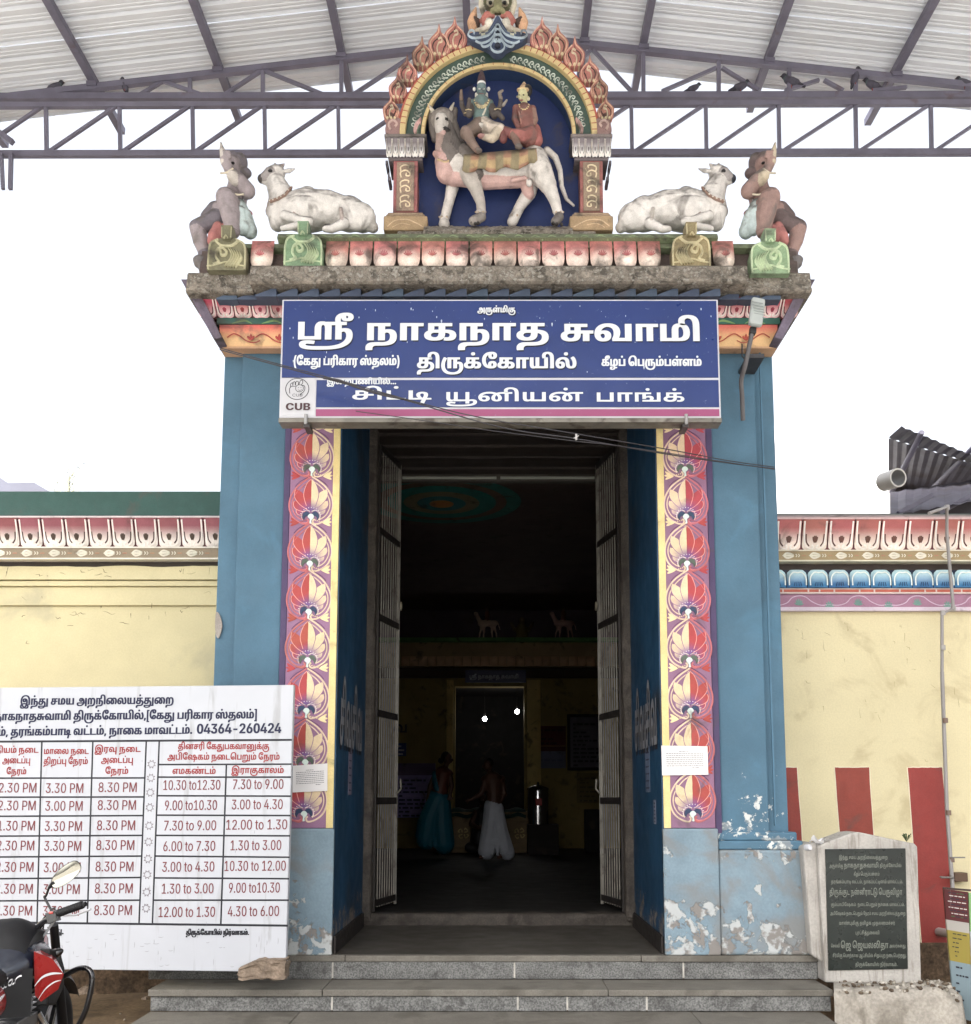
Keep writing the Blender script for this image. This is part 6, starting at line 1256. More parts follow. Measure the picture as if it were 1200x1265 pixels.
# pilasters of the niche
def npil(s):
    cx = 616-115*1.0 if s < 0 else 616+115
    def bx(m, w0, y0, y1, d, col): 
        a, b = P(cx-w0, y0, NY-d), P(cx+w0, y1, NY-d); m.box(a.x, b.x, NY-d, NB+.1, b.z, a.z, col)
    m = MB(); bx(m, 26, 165, 169, .05, C(120, 108, 104)); bx(m, 25, 169.2, 174, .06, C(92, 86, 88)); build('abacus', m, M['old_paint'], ni, bevel=.005)
    m = MB(C(70, 66, 78)); bx(m, 17.5, 174, 196, .0, C(84, 70, 78)); build('capital_core', m, M['old_paint'], ni)
    a, b = P(cx-24, 194, NY-.02), P(cx+24, 175, NY-.02)
    scallop_row(a.x, b.x, a.z, b.z, NY-.015, 6, .05, 'capital_petal', ni, M['paint'], C(120, 112, 116), C(226, 224, 222), C(40, 36, 44), C(120, 110, 116))
    m = MB(); bx(m, 21, 194.5, 198, .01, C(112, 100, 104)); build('necking', m, M['old_paint'], ni, bevel=.003)
    m = MB(); bx(m, 14.5, 198, 262, .0, C(150, 66, 56)); bx(m, 10.5, 200, 260, .012, C(140, 116, 90)); o = build('niche_shaft', m, M['old_paint'], ni, bevel=.004)
    m = MB(C(214, 194, 148)); p = P(cx, 230, NY-.013)
    for v0 in (-20, 0, 20):
        f = 1 if s < 0 else -1
        m.stroke([(f*-5, v0+9), (f*-6, v0+2), (f*0, v0-1), (f*5, v0+2), (f*5, v0+6), (f*1, v0+6), (f*1, v0+3)], 1.8, .01, sc=k_, o=p)
        m.stroke([(f*-5, v0+2), (f*-6, v0-5), (f*-1, v0-8), (f*4, v0-7), (f*3, v0-4)], 1.8, .01, sc=k_, o=p)
        m.stroke([(f*6, v0+1), (f*7, v0-3)], 1.4, .01, sc=k_, o=p, taper=True)
    build('scroll', m, M['old_paint'], o)
    m = MB(); bx(m, 22, 262, 266, .04, C(160, 126, 92)); bx(m, 27, 266.2, 284, .06, C(166, 130, 78)); bx(m, 24, 264, 267, .05, C(150, 120, 84)); o = build('pilaster_foot', m, M['old_paint'], ni, bevel=.01)
    m = MB(C(196, 164, 112)); p = P(cx, 276, NY-.061); f = -s
    m.stroke([(f*-22, 4), (f*-12, -4), (f*2, -5), (f*14, 0), (f*22, 5)], 1.6, .006, sc=k_, o=p); m.stroke([(f*-16, 5), (f*-6, 0), (f*6, 2)], 1.2, .006, sc=k_, o=p)
    build('scroll', m, M['old_paint'], o)
    # stepped brackets hanging outward under the abacus
    m = MB(C(92, 86, 96))
    for q in range(5):
        a = P(cx+s*(21+1.0), 196+q*5, NY); b = P(cx+s*(25-q*1.6), 201+q*5, NY); m.box(min(a.x, b.x), max(a.x, b.x), NY+.02, NB, b.z, a.z-.002)
    build('bracket', m, M['old_paint'], ni)
both(npil)
m = MB(); x0_, x1_ = X(523, -.17, 290), X(708, -.17, 290); pr_ = [(-.19, Z(300, -.19)), (-.19, Z(289, -.19)), (-.17, Z(284, -.17)), (-.05, Z(279.5, -.05)), (NB, Z(278, .05)), (NB, Z(300, -.19))]
def nf(u, v):
    k = v*4; i_ = min(3, int(k)); t = k-i_; a_, b_ = pr_[i_], pr_[i_+1]; n_ = noise.noise(Vector((u*30, v*8, 0)))*.007+noise.noise(Vector((u*80, v*20, 2)))*.004
    return Vector((x0_+(x1_-x0_)*u, a_[0]+(b_[0]-a_[0])*t-n_, a_[1]+(b_[1]-a_[1])*t+n_))
m.grid(nf, 110, 20); build('niche_floor', m, M['mossy'], ni)

# monster mask at the crown of the arch
T = Tr(NY-.03); OL, OL2 = C(98, 98, 62), C(138, 134, 86)
T.e((615, 2), (19, 17, 12), OL).e((615, -16), (15, 12, 10), C(120, 90, 60)).e((615, -30), (9, 12, 8), C(150, 110, 60)).e((615, -44), (4, 10, 4), C(150, 110, 60))
T.c([(615, -2, -.07), (615, 10, -.10)], [4, 5.5], OL2).e((609, 13, -.09), (3.5, 3, 4), OL2).e((621, 13, -.09), (3.5, 3, 4), OL2)
for s in (-1, 1):
    g_ = lambda dx, y, d=0: (615+s*dx, y, d)
    T.e(g_(9, 3, -.06), (5.5, 4, 5), C(214, 206, 176)).e(g_(9, 3.5, -.085), (2.4, 2.4, 2.4), C(20, 20, 20)).c([g_(3, -1, -.07), g_(9, -5, -.08), g_(16, -2, -.06)], [2, 3, 1.5], OL2)
    T.c([g_(19, -12), g_(20, 6), g_(17, 22)], [4, 4, 2.5], C(206, 196, 170))
    T.c([g_(6, 20, -.05), g_(13, 19, -.06), g_(17, 25, -.05), g_(15, 33, -.04)], [3, 5, 5, 3], C(176, 62, 46)).e(g_(10, 29, -.07), (5.4, 7, 5), C(216, 208, 190)).c([g_(10, 32, -.06), g_(18, 37, -.06), g_(26, 38, -.05)], [4.5, 4, 3], C(206, 190, 170))
    T.c([g_(30, 40), g_(32, 28), g_(30, 20), g_(27, 10)], [5, 6, 5, 1.5], C(206, 142, 84)).c([g_(25, 34), g_(24, 26, -.03), g_(28, 22, -.03)], [3, 3, 2], C(70, 44, 36)).c([g_(12, 44), g_(20, 46)], [6, 5], C(134, 44, 38))
mk = sculpt('monster_mask', T.pr, M['old_paint'], ni, .007)
m = MB(C(52, 76, 108)); o_ = P(615, 50, NY-.06); A, B = C(46, 70, 104), C(166, 190, 204)
m.fill([(0, -26), (-7, -14), (-14, -4), (-26, -4), (-34, -2), (-37, 2), (-32, 8), (-20, 14), (-12, 18), (-6, 24), (0, 26), (6, 24), (12, 18), (20, 14), (32, 8), (37, 2), (34, -2), (26, -4), (14, -4), (7, -14)], .06, A, sc=k_, o=o_)
for s in (-1, 1):
    m.stroke([(s*3, -10), (s*10, 0), (s*20, 4), (s*30, 5), (s*36, 1), (s*34, -5), (s*29, -4), (s*30, 0)], 2.2, .02, B, sc=k_, o=o_, base=.06)
    m.stroke([(s*3, -2), (s*10, 8), (s*20, 12), (s*27, 9)], 2, .02, B, sc=k_, o=o_, base=.06)
    m.stroke([(s*4, 4), (s*10, 14), (s*17, 17), (s*20, 13), (s*16, 11)], 2, .02, B, sc=k_, o=o_, base=.06)
    m.stroke([(s*12, -4), (s*18, 1), (s*22, -2), (s*19, -6)], 1.8, .022, C(196, 190, 160), sc=k_, o=o_, base=.06)
    m.stroke([(s*5, -12), (s*12, -2), (s*22, 1)], 1.2, .02, C(84, 110, 140), sc=k_, o=o_, base=.06)
for v, r_ in ((-9, 3.2), (-2, 4), (6, 5.2), (16, 8.5)):
    m.stroke([(r_*math.cos(t), v+r_*math.sin(t)) for t in np.linspace(0, 6.28, 9)[:-1]], 1.6, .024, B, sc=k_, o=o_, base=.06, closed=True, n=3)
    m.fill([(r_*.4*math.cos(t), v+r_*.4*math.sin(t)) for t in np.linspace(0, 6.28, 7)[:-1]], .08, C(30, 40, 60), sc=k_, o=o_, n=2)
build('plume', m, M['old_paint'], ni)

# ------------------------------------------------------------------ niche sculpture: white bull with two riders
SY = .0
WH, PKN, GR, BRN = C(206, 198, 190), C(196, 148, 138), C(112, 102, 96), C(120, 86, 70)
T = Tr(SY)
T.c([(566, 209), (592, 214), (625, 213), (655, 208)], [19, 16.5, 16, 17.5], WH).c([(560, 218, -.02), (600, 223, -.01), (640, 222, 0)], [11, 11, 10], PKN)
T.c([(560, 205), (555, 190), (552, 172), (551, 155)], [18, 17, 14, 12], GR).c([(552, 214, -.03), (549, 200, -.03), (545, 188, -.04)], [13, 12, 8], PKN).c([(575, 192, -.03), (585, 205, -.06), (590, 215, -.06)], [14, 12, 9], GR)
T.e((547, 148, -.03), (15, 15, 12), C(142, 132, 124)).c([(534, 142, .0), (536, 160, .0), (538, 172, 0)], [6, 6, 5], GR).c([(546, 148, -.05), (545, 160, -.08)], [10, 7.5], C(190, 182, 174)).e((548, 161, -.085), (8, 3.5, 6), C(40, 36, 36))
T.c([(544, 164, -.08), (547, 163, -.09)], [4, 4], PKN).c([(534, 136, -.05), (529, 128, -.04)], [2.6, 1], C(190, 180, 160)).c([(557, 135, -.05), (561, 127, -.04)], [2.6, 1], C(190, 180, 160)).c([(545, 166, -.06), (544, 178, -.06), (541, 188, -.07)], [6.5, 6, 4], C(160, 130, 118)).c([(539, 190, -.08), (546, 195, -.06)], [4.5, 6], C(196, 140, 126))
T.c([(538, 140, -.02), (530, 137, 0)], [3.5, 2.5], GR).c([(555, 140, -.01), (562, 136, 0), (561, 148, 0)], [4, 4, 4], GR).c([(536, 150), (538, 170)], [5, 5], GR).c([(560, 150), (563, 165), (568, 180)], [5, 7, 8], GR)
T.c([(561, 222, .06), (556, 245, .06), (549, 272, .06), (549, 277, .05)], [9, 6.5, 6, 7], WH)
T.c([(579, 214, -.06), (588, 232, -.06), (594, 250, -.07), (595, 266, -.07)], [12, 8.5, 6, 5.5], C(176, 166, 156)).c([(595, 268, -.08), (585, 273, -.13)], [6, 6], C(150, 140, 132))
T.c([(660, 198, -.03), (667, 212, -.06), (677, 228, -.06)], [17, 16, 11], WH).c([(677, 228, -.06), (685, 246, -.06), (690, 264, -.06)], [10, 7, 5.5], WH).c([(691, 268, -.07), (686, 274, -.12)], [6, 5.5], C(120, 112, 106))
T.c([(656, 222, .05), (654, 238, .05), (642, 256, .05), (633, 274, .05)], [12, 9, 6.5, 6.5], WH).c([(650, 226, .0), (653, 240, .02)], [8, 7], PKN)
T.c([(633, 223, -.09), (648, 220, -.09)], [2.6, 3.2], PKN).e((654, 226, -.08), (4, 5, 4), WH)
T.c([(676, 186), (686, 194), (692, 210, .02), (694, 230, .04), (700, 246, .08), (709, 254, .08)], [5, 4, 3.4, 3, 2.4, 1.6], WH)
for i in range(7): T.c([(562+i*4, 180+i*3, -.07), (566+i*4.5, 200+i*3.5, -.10)], [3.2, 1.8], C(92, 84, 80))
for (x_, y_) in ((583, 275), (587, 276), (591, 276), (683, 276), (688, 277), (694, 277)): T.e((x_, y_, -.14), (2, 2, 3), C(50, 44, 42))
for (x_, y_) in ((541, 147), (552, 147)): T.e((x_, y_, -.105), (2.4, 1.8, 2), C(24, 22, 22))
for i in range(9):                            # locks of the mane, cords and anklets
    a = i/8; T.c([(556+a*14, 150+a*30, -.085+.02*a), (560+a*16, 164+a*26, -.095+.01*a), (557+a*20, 176+a*22, -.10)], [1.6, 1.9, 1.2], C(88, 80, 76))
for i in range(8): T.e((541+i*2.6, 196+abs(i-3.5)*-.9+4, -.115+abs(i-3.5)*.006), (1.4, 1.4, 1.4), C(196, 160, 96))
for (x_, y_, d_) in ((594, 262, -.07), (690, 262, -.06), (549, 268, .06), (636, 266, .05)):
    for q in range(6): T.e((x_+6.2*math.cos(q*1.047), y_, d_-.04*math.sin(q*1.047)-.0), (1.3, 1.3, 1.3), C(180, 150, 110))
bull = sculpt('bull_statue', T.pr, M['statue'], None, .0055, smooth=1, lump=.0016, org=P(615, 280, SY))
tag(bull, 'striding white bull sculpture with a bearded face inside the blue niche', 'statue')
m = MB(C(172, 134, 70)); kk = T.k
def bl(u, v):
    px = 573+90*u; py = 186+14*u*(1-u)+v*(16+3*math.sin(u*19)) if v > 0 else 184
    y = SY-.105-.05*math.sin(math.pi*min(1, .35+v*.5))+.012*math.sin(u*44)*v
    p = P(px-(1-u)*2*v, py+ (8-8*u), y)
    return p, (C(176, 140, 74) if .22 < v < .8 else C(160, 104, 62)) if int(u*9) % 2 else C(138, 122, 80)
m.grid(bl, 54, 10); m.grid(lambda u, v: (P(573+90*u, 186+8*(1-u)-2*v, SY-.14+.26*v)), 20, 3, C(140, 108, 70))
so_ = m; o = build('saddle_cloth', m, M['statue'], bull)
s_ = o.modifiers.new('thick', 'SOLIDIFY'); s_.thickness = .012

SK, DK = C(92, 122, 120), C(84, 74, 70)
T = Tr(SY-.05); Z0 = -.02
T.c([(595, 152, Z0), (595, 138, Z0), (595, 130, Z0)], [10.5, 10.5, 12], SK).c([(585, 128), (605, 128)], [5.5, 5.5], SK).c([(595, 124), (595, 117)], [4.6, 4.2], SK)
T.e((595, 110, -.02), (6.3, 8.2, 7), C(98, 124, 126)).e((595, 103.5, -.03), (5.6, 3.4, 5), C(214, 214, 210)).c([(595, 110, -.075), (595, 113, -.085)], [1.1, 1.5], C(92, 116, 118)).c([(592.5, 116.3, -.07), (597.5, 116.3, -.07)], [1, 1], C(120, 70, 70))
for s in (-1, 1):
    T.e((595+s*2.8, 109.8, -.072), (1.5, .9, 1.2), C(230, 230, 226)).e((595+s*2.8, 109.8, -.085), (.7, .7, .8), C(16, 16, 20))
    T.e((595+s*8.8, 110), (2.2, 3, 2), C(222, 218, 210)).c([(595+s*6.5, 116), (595+s*6.5, 122)], [1.7, 2], C(206, 200, 186))
T.c([(595, 101), (595, 96), (595, 88)], [5.5, 4.6, 2], C(70, 40, 50)).e((595, 91), (1.8, 1.8, 1.8), C(220, 210, 200))
T.c([(588, 126, -.06), (592, 132, -.08), (598, 132, -.08), (603, 126, -.06)], [1.8, 2, 2, 1.8], C(196, 176, 120)).c([(587, 124, -.05), (590, 129, -.07), (600, 129, -.07), (604, 124, -.05)], [2.4, 2.6, 2.6, 2.4], C(130, 110, 84))
T.c([(603, 126, -.05), (598, 140, -.085), (590, 152, -.06)], [1.1, 1.1, 1.1], C(206, 200, 180))
T.c([(585, 129, 0), (576, 140, .0), (571, 131, -.04), (570, 118, -.05)], [4.6, 4.2, 3, 2.4], DK).c([(570, 122, -.06), (570, 112, -.06)], [2.2, 1.8], C(120, 96, 80)).e((571, 128, -.05), (3, 3.4, 3), DK)
T.c([(586, 130, -.02), (580, 142, -.07), (579, 132, -.1), (580, 125, -.11)], [4, 4, 3, 2.4], DK).e((580, 124, -.11), (2.6, 4, 2), C(104, 90, 82))
T.c([(605, 129, 0), (614, 140, .0), (618, 131, -.04), (619, 120, -.05)], [4.6, 4.2, 3, 2.4], DK).c([(619, 122, -.05), (617, 115, -.05), (621, 112, -.05)], [2.6, 2.2, 1.6], C(130, 116, 104)).c([(622, 130, -.04), (626, 124, -.04)], [2, 1.6], C(150, 140, 128))
T.c([(604, 131, -.02), (611, 143, -.07), (616, 140, -.11), (621, 146, -.11)], [4, 4.2, 3, 3], DK)
T.c([(595, 154, -.02), (585, 160, -.06), (576, 165, -.10)], [11, 9, 7.5], C(120, 98, 84)).c([(576, 163, -.10), (583, 176, -.13), (589, 184, -.14)], [7.5, 5.5, 4.5], C(130, 104, 90)).e((591, 186, -.16), (5, 3, 5), C(120, 90, 78))
T.c([(597, 154, -.03), (608, 160, -.07), (617, 161, -.10)], [10, 9.5, 8.5], C(204, 186, 166)).c([(617, 161, -.10), (608, 171, -.14), (598, 169, -.15)], [8, 5.5, 4], C(196, 178, 150)).e((595, 168, -.16), (5, 3, 4), C(176, 96, 88)).c([(588, 155, -.08), (603, 155, -.08)], [3.4, 3.4], C(214, 206, 196))
for i in range(11):
    t = math.pi*i/10; T.e((595-8.5*math.cos(t), 124+9.5*math.sin(t), -.07-.03*math.sin(t)), (1.05, 1.05, 1.05), C(214, 190, 120))
for (x_, y_, d_) in ((577, 139, -.03), (612, 139, -.03), (579, 135, -.09), (615, 134, -.05)):
    for q in range(5): T.e((x_+(q-2)*1.7, y_+abs(q-2)*.4, d_-.035+abs(q-2)*.006), (.9, .9, .9), C(200, 176, 110))
for i in range(9): T.e((587+i*2, 152.5, -.085+abs(i-4)*.004), (1.1, 1.1, 1.1), C(206, 176, 110))
god = sculpt('god_statue', T.pr, M['statue'], None, .0045, smooth=1, lump=.0007, org=P(595, 180, SY-.05))
tag(god, 'four armed blue skinned god sculpture seated cross legged on the white bull', 'statue')
T = Tr(SY-.05); RB = C(134, 66, 52)
T.c([(653, 170, -.04), (650, 150, -.02), (648, 138)], [12, 10, 10.5], RB).c([(638, 134), (658, 135)], [5, 5], RB).c([(648, 128), (647.5, 124)], [4, 3.8], C(196, 190, 130))
T.e((646, 118, -.02), (6, 8, 6.6), C(206, 200, 138)).c([(643.6, 118, -.07), (643.6, 121, -.08)], [1.1, 1.4], C(206, 200, 138)).c([(642, 123.6, -.065), (646, 123.6, -.065)], [.9, .9], C(150, 60, 60))
T.e((641.6, 117.3, -.066), (1.3, .8, 1), C(30, 26, 26)).e((647, 117.3, -.068), (1.5, .8, 1), C(30, 26, 26)).e((652, 112), (6, 8, 6), C(26, 24, 28)).c([(641, 111, -.03), (651, 111, -.03)], [2.6, 2.6], C(196, 152, 84)).c([(647, 109), (647.5, 105)], [5, 3], C(196, 150, 84)).e((647.5, 103), (1.8, 2, 1.8), C(220, 190, 130)).e((653, 122), (2.2, 2.6, 2), C(206, 196, 150)).e((639, 119.5), (1.2, 2, 1.2), C(206, 196, 150))
T.c([(658, 136), (661, 148, -.02), (655, 160, -.08), (645, 165, -.12)], [4.8, 4.2, 3.4, 2.6], C(146, 104, 84)).c([(638, 135), (636, 147, -.05), (641, 158, -.10)], [4.6, 3.8, 3], C(130, 60, 50))
T.c([(655, 166, -.06), (645, 168, -.12), (634, 166, -.12)], [10, 8.5, 6.5], C(156, 62, 48)).c([(630, 164, -.12), (620, 160, -.10), (622, 172, -.12)], [6, 5, 5], C(120, 44, 40)).c([(634, 166, -.13), (640, 178, -.14)], [5, 4], C(120, 84, 70)).e((641, 181, -.15), (5, 2.8, 4), C(104, 92, 86)).c([(661, 160), (663, 174, -.02)], [7, 8], C(156, 60, 46))
for q in range(4): T.c([(641+q*4, 138, -.065), (645+q*3.4, 156, -.075)], [.9, .9], C(176, 104, 80))
for i in range(8):
    t = math.pi*i/7; T.e((647.5-6*math.cos(t), 129+6*math.sin(t), -.055-.02*math.sin(t)), (.95, .95, .95), C(220, 190, 110))
for i in range(7): T.e((640.5+i*1.9, 109.5-math.sin(i*.52)*1.2, -.055), (1, 1, 1), C(222, 186, 110))
dev = sculpt('goddess_statue', T.pr, M['statue'], None, .0045, smooth=1, lump=.0007, org=P(650, 182, SY-.05))
tag(dev, 'goddess sculpture in red dress with yellow face seated behind the god', 'statue')

# ------------------------------------------------------------------ reclining bulls
def recline(flip, cols, label):
    Yb = .0; T = Tr(Yb, flip); W_, N_, DK_ = cols
    T.e((378, 264), (38, 21, 26), W_, 0).c([(352, 262), (375, 256), (405, 258), (432, 266)], [19, 22, 22, 20], W_)
    T.c([(432, 264), (448, 270)], [21, 17], W_).e((440, 267, -.06), (24, 19, 12), W_).c([(455, 276, -.02), (461, 281)], [10, 7], W_)
    T.c([(352, 258), (347, 240), (341, 226)], [19, 15.5, 12.5], W_).c([(341, 262, -.04), (343, 276, -.03)], [11, 10], W_).c([(336, 245, -.01), (335, 262, -.02)], [4, 7], N_)
    T.e((380, 238), (11, 8, 7), W_).e((341, 214), (12, 10.5, 10), W_).c([(335, 215, -.02), (327, 220, -.03)], [9, 6.6], C(160, 152, 150)).e((323, 221, -.03), (4.6, 5.4, 6), DK_).c([(326, 225, -.03), (332, 226, -.02)], [3, 4], W_)
    T.c([(346, 207), (351, 203)], [4, 1.6], N_).c([(350, 212, -.03), (357, 211, -.03), (365, 208.5, -.03)], [2.2, 3.2, 1], W_).c([(341, 206), (340, 203)], [3, 2], N_)
    T.e((334, 211, -.075), (2.4, 2, 2), C(40, 36, 40)).e((338, 220, -.06), (5, 3, 3), W_)
    T.c([(352, 266, -.10), (370, 272, -.13), (382, 273, -.13)], [6, 5.5, 5], W_).c([(382, 274, -.13), (362, 280, -.15), (350, 282, -.15)], [4.5, 4.5, 4], W_).c([(425, 276, -.12), (410, 283, -.15), (402, 283, -.15)], [7, 5, 4], W_).e((407, 281, -.13), (8, 4, 5), C(46, 42, 44))
    T.c([(421, 258, -.13), (423, 272, -.15)], [2, 3], N_).c([(363, 248, -.11), (364, 268, -.13)], [1.6, 1.8], C(150, 120, 110))
    o = sculpt('bull_statue', T.pr, M['statue'], None, .0075, lump=.0014, org=T.pt((390, 288)))
    tag(o, label, 'statue', 'reclining bull statues on the cornice')
    m = MB(C(150, 112, 92)); q = [T.pt(p) for p in ((334, 249, -.09), (343, 246, -.125), (352, 241, -.12), (360, 232, -.06))]
    m.tube([v for v in q], .018, 8, flat=.6)
    for v in catmull(q, 2)[::1]: m.ell(v+Vector((0, -.016, 0)), (.008, .006, .008), C(206, 196, 180), 6)
    build('collar', m, M['statue'], o); return o
bl1 = recline(None, (C(214, 208, 202), C(178, 160, 152), C(58, 54, 60)), 'white reclining bull statue facing left on the cornice left of the niche')
bl2 = recline(1228, (C(216, 210, 204), C(184, 174, 164), C(54, 58, 70)), 'white reclining bull statue facing right on the cornice right of the niche')

# ------------------------------------------------------------------ squatting attendants at the corners
def attendant(flip, skin, cloth, dark, pale, label):
    T = Tr(-.08, flip); T.k *= 1.16
    T.c([(289, 250), (294, 236), (293, 226)], [13, 12, 9.5], skin).c([(278, 262), (289, 252)], [14, 14], skin).e((282, 268), (14, 12, 13), dark)
    T.c([(293, 224), (290, 214)], [6, 5.5], skin).e((287, 204, -.02), (9.5, 11, 10), skin).e((296, 202, .03), (9, 12, 9), dark).e((302, 214, .03), (8, 6, 7), dark).e((287, 194), (8, 5, 8), dark)
    T.e((279, 204, -.03), (2.6, 3, 3), skin).e((281, 201, -.07), (1.6, 1.3, 1.5), C(30, 26, 26)).e((288, 201, -.09), (1.8, 1.3, 1.5), C(30, 26, 26)).c([(280, 210, -.05), (288, 212, -.08)], [1.6, 1.6], C(110, 50, 46)).c([(283, 203, -.08), (283, 207, -.1)], [1.6, 2.4], skin)
    T.c([(296, 226, -.05), (306, 236, -.09)], [8, 8.5], skin).c([(306, 236, -.09), (296, 222, -.15), (283, 210, -.17)], [8.5, 7, 5], skin).c([(283, 210, -.17), (278, 198, -.17)], [5, 5.5], skin).c([(277, 200, -.18), (275, 186, -.18), (273, 176, -.17)], [4, 3, .9], pale)
    for q in range(3): T.c([(279+q*3, 194, -.2), (277+q*3, 187, -.2)], [1.7, 1.4], skin)
    T.c([(291, 222, -.16), (287, 217, -.19)], [6.6, 6], pale)
    T.c([(287, 262, -.05), (281, 246, -.13), (279, 244, -.13)], [12, 11, 10.5], skin).c([(281, 246, -.13), (285, 266, -.14), (288, 284, -.12)], [11, 10, 7.5], skin).e((287, 288, -.17), (7.5, 4, 9), skin)
    T.c([(296, 254, -.05), (303, 270, -.06), (309, 286, -.04)], [7, 8.5, 8], cloth).c([(297, 262, -.10), (300, 282, -.08)], [6, 8], cloth).c([(306, 262), (309, 264)], [3.5, 3], C(186, 84, 84))
    T.c([(278, 268, 0), (262, 274, -.04), (244, 281, -.06)], [13, 10, 8.5], dark).c([(244, 281, -.06), (248, 298, -.06), (253, 312, -.04)], [8.5, 8, 6.5], skin).c([(253, 312, -.04), (254, 328, -.03)], [7, 8], dark).c([(266, 258), (256, 268)], [8, 7], dark)
    T.c([(270, 280, -.09), (264, 292, -.11), (262, 298, -.1)], [5.5, 6, 5], C(170, 76, 66)).c([(274, 282, -.09), (270, 296, -.1)], [5, 4.5], C(160, 70, 62))
    for q in range(5): T.e((248+q*3-(q % 2)*2, 322+q*4, -.06), (8, 5, 8), C(110, 104, 104))
    o = sculpt('attendant_statue', T.pr, M['statue'], None, .0065, smooth=1, lump=.0015, org=T.pt((272, 300)))
    m = MB(C(204, 190, 160)); 
    for pts in (((283, 233, -.14), (291, 240, -.15), (301, 240, -.13)), ((273, 214, -.17), (281, 213, -.22), (288, 208, -.21))):
        m.tube(catmull([T.pt(p) for p in pts], 4), .008, 6)
    build('ornament_cord', m, M['statue'], o)
    return tag(o, label, 'statue', 'squatting attendants at the cornice corners')
attendant(None, C(150, 136, 140), C(180, 200, 200), C(112, 104, 114), C(196, 186, 176), 'grey squatting attendant statue at the left corner with one arm raised')
attendant(1231, C(150, 112, 102), C(180, 200, 200), C(104, 84, 84), C(190, 172, 140), 'brown squatting attendant statue at the right corner with one arm raised')

# ------------------------------------------------------------------ name board over the door
BY = -.60
sb = thing('name_board', 'blue temple name board with white Tamil lettering above the doorway', 'signboard', (0, BY, Z(517, BY)))
a, b = P(345, 516, BY), P(887, 370, BY); BX0, BX1 = a.x, b.x; BZ0, BZ1 = a.z, b.z
NAVY, WHT = C(24, 46, 104), C(206, 210, 214)
m = MB(C(190, 190, 196)); m.box(BX0, BX1, BY, BY+.09, BZ0, BZ1); build('case', m, M['sign'], sb, bevel=.004)
m = MB(C(150, 146, 150)); m.box(BX0-.004, BX1+.004, BY+.004, BY+.13, BZ0-.03, BZ0-.001); build('bottom_rail', m, M['bars'], sb)
ux = lambda px, py=440: P(px, py, BY-.003).x
vz = lambda py: Z(py, BY-.003)
m = MB(NAVY); m.box(BX0+.012, BX1-.012, BY-.004, BY+.01, vz(466.5), BZ1-.012); m.box(ux(392), BX1-.012, BY-.004, BY+.01, vz(503), vz(469.5)); build('blue_panel', m, M['sign'], sb)
m = MB(C(142, 64, 104)); m.box(ux(392), BX1-.012, BY-.004, BY+.01, BZ0+.010, vz(505.5)); build('magenta_stripe', m, M['sign'], sb)
m = MB(C(188, 188, 192)); m.box(BX0+.012, ux(391), BY-.0035, BY+.01, BZ0+.012, vz(467)); lp = build('bank_panel', m, M['sign'], sb)
fr = flat_frame(BY-.0045)
def line(s, wt, px0, px1, base, size, name, col=WHT, h=.004, shadow=True, parent=sb):
    k = 1/PPM(BY, base)
    m = MB(col); fat = 0 if wt == 'R' else size/44
    for q, d in enumerate((-fat, 0, fat) if fat else (0,)): letters(m, s, wt, fr, ux(px0, base)+d*k, ux(px1, base)+d*k, vz(base), size*k, h+.0004*q, col, lift=.002 if shadow else 0)
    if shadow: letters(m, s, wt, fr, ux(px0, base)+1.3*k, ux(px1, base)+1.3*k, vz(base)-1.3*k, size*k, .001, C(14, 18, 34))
    return build(name, m, M['sign'], parent)
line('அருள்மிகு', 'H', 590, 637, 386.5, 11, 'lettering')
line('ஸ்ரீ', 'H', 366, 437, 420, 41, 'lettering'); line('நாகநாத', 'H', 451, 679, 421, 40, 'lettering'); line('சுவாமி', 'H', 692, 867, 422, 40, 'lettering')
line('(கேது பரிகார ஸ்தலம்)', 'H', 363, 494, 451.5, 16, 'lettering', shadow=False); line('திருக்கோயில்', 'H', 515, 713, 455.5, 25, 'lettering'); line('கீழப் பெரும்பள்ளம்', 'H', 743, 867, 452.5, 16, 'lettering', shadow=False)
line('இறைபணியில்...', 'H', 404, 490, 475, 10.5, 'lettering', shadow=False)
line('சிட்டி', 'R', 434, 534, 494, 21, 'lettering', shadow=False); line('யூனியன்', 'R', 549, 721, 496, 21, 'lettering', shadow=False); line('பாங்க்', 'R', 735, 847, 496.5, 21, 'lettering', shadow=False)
line('CUB', 'h', 353, 384, 507, 12.5, 'lettering', C(64, 34, 38), shadow=False, parent=lp)
# bank emblem: a raised fist with a face, in a ring
m = MB(C(50, 50, 54)); k = 1/PPM(BY, 480); o_ = (ux(368.5), BY-.0036, vz(480.5))
m.stroke([(14.3*math.cos(t), 13.6*math.sin(t)) for t in np.linspace(0, 6.283, 17)[:-1]], 1.0, .002, sc=k, o=o_, closed=True, n=4)
m.stroke([(-9, 6), (-9.5, 0), (-8, -3), (-8.5, -6), (-6, -8), (-5.6, -4), (-5, -8.6), (-3, -9), (-2.4, -4.5), (-1.6, -9.4), (1, -9.4), (1.6, -5), (3.6, -10.5), (6, -11), (6.6, -8), (5, -5), (8.6, -4), (9.4, 0), (7.6, 4), (4.6, 6), (4.6, 8)], .9, .002, sc=k, o=o_, n=4)
m.stroke([(-1, -4), (3, -5.4), (7, -3.4), (7.2, 1), (4, 3.6), (0, 3), (-2, 0)], .8, .002, sc=k, o=o_, closed=True, n=3)
m.stroke([(1, 1), (3.4, 2), (5.4, .6)], .6, .002, sc=k, o=o_); 
for u in (1.4, 4.6): m.fill([(u-.5, -1.6), (u, -2.2), (u+.5, -1.6), (u, -1)], .002, sc=k, o=o_, n=2, skirt=False)
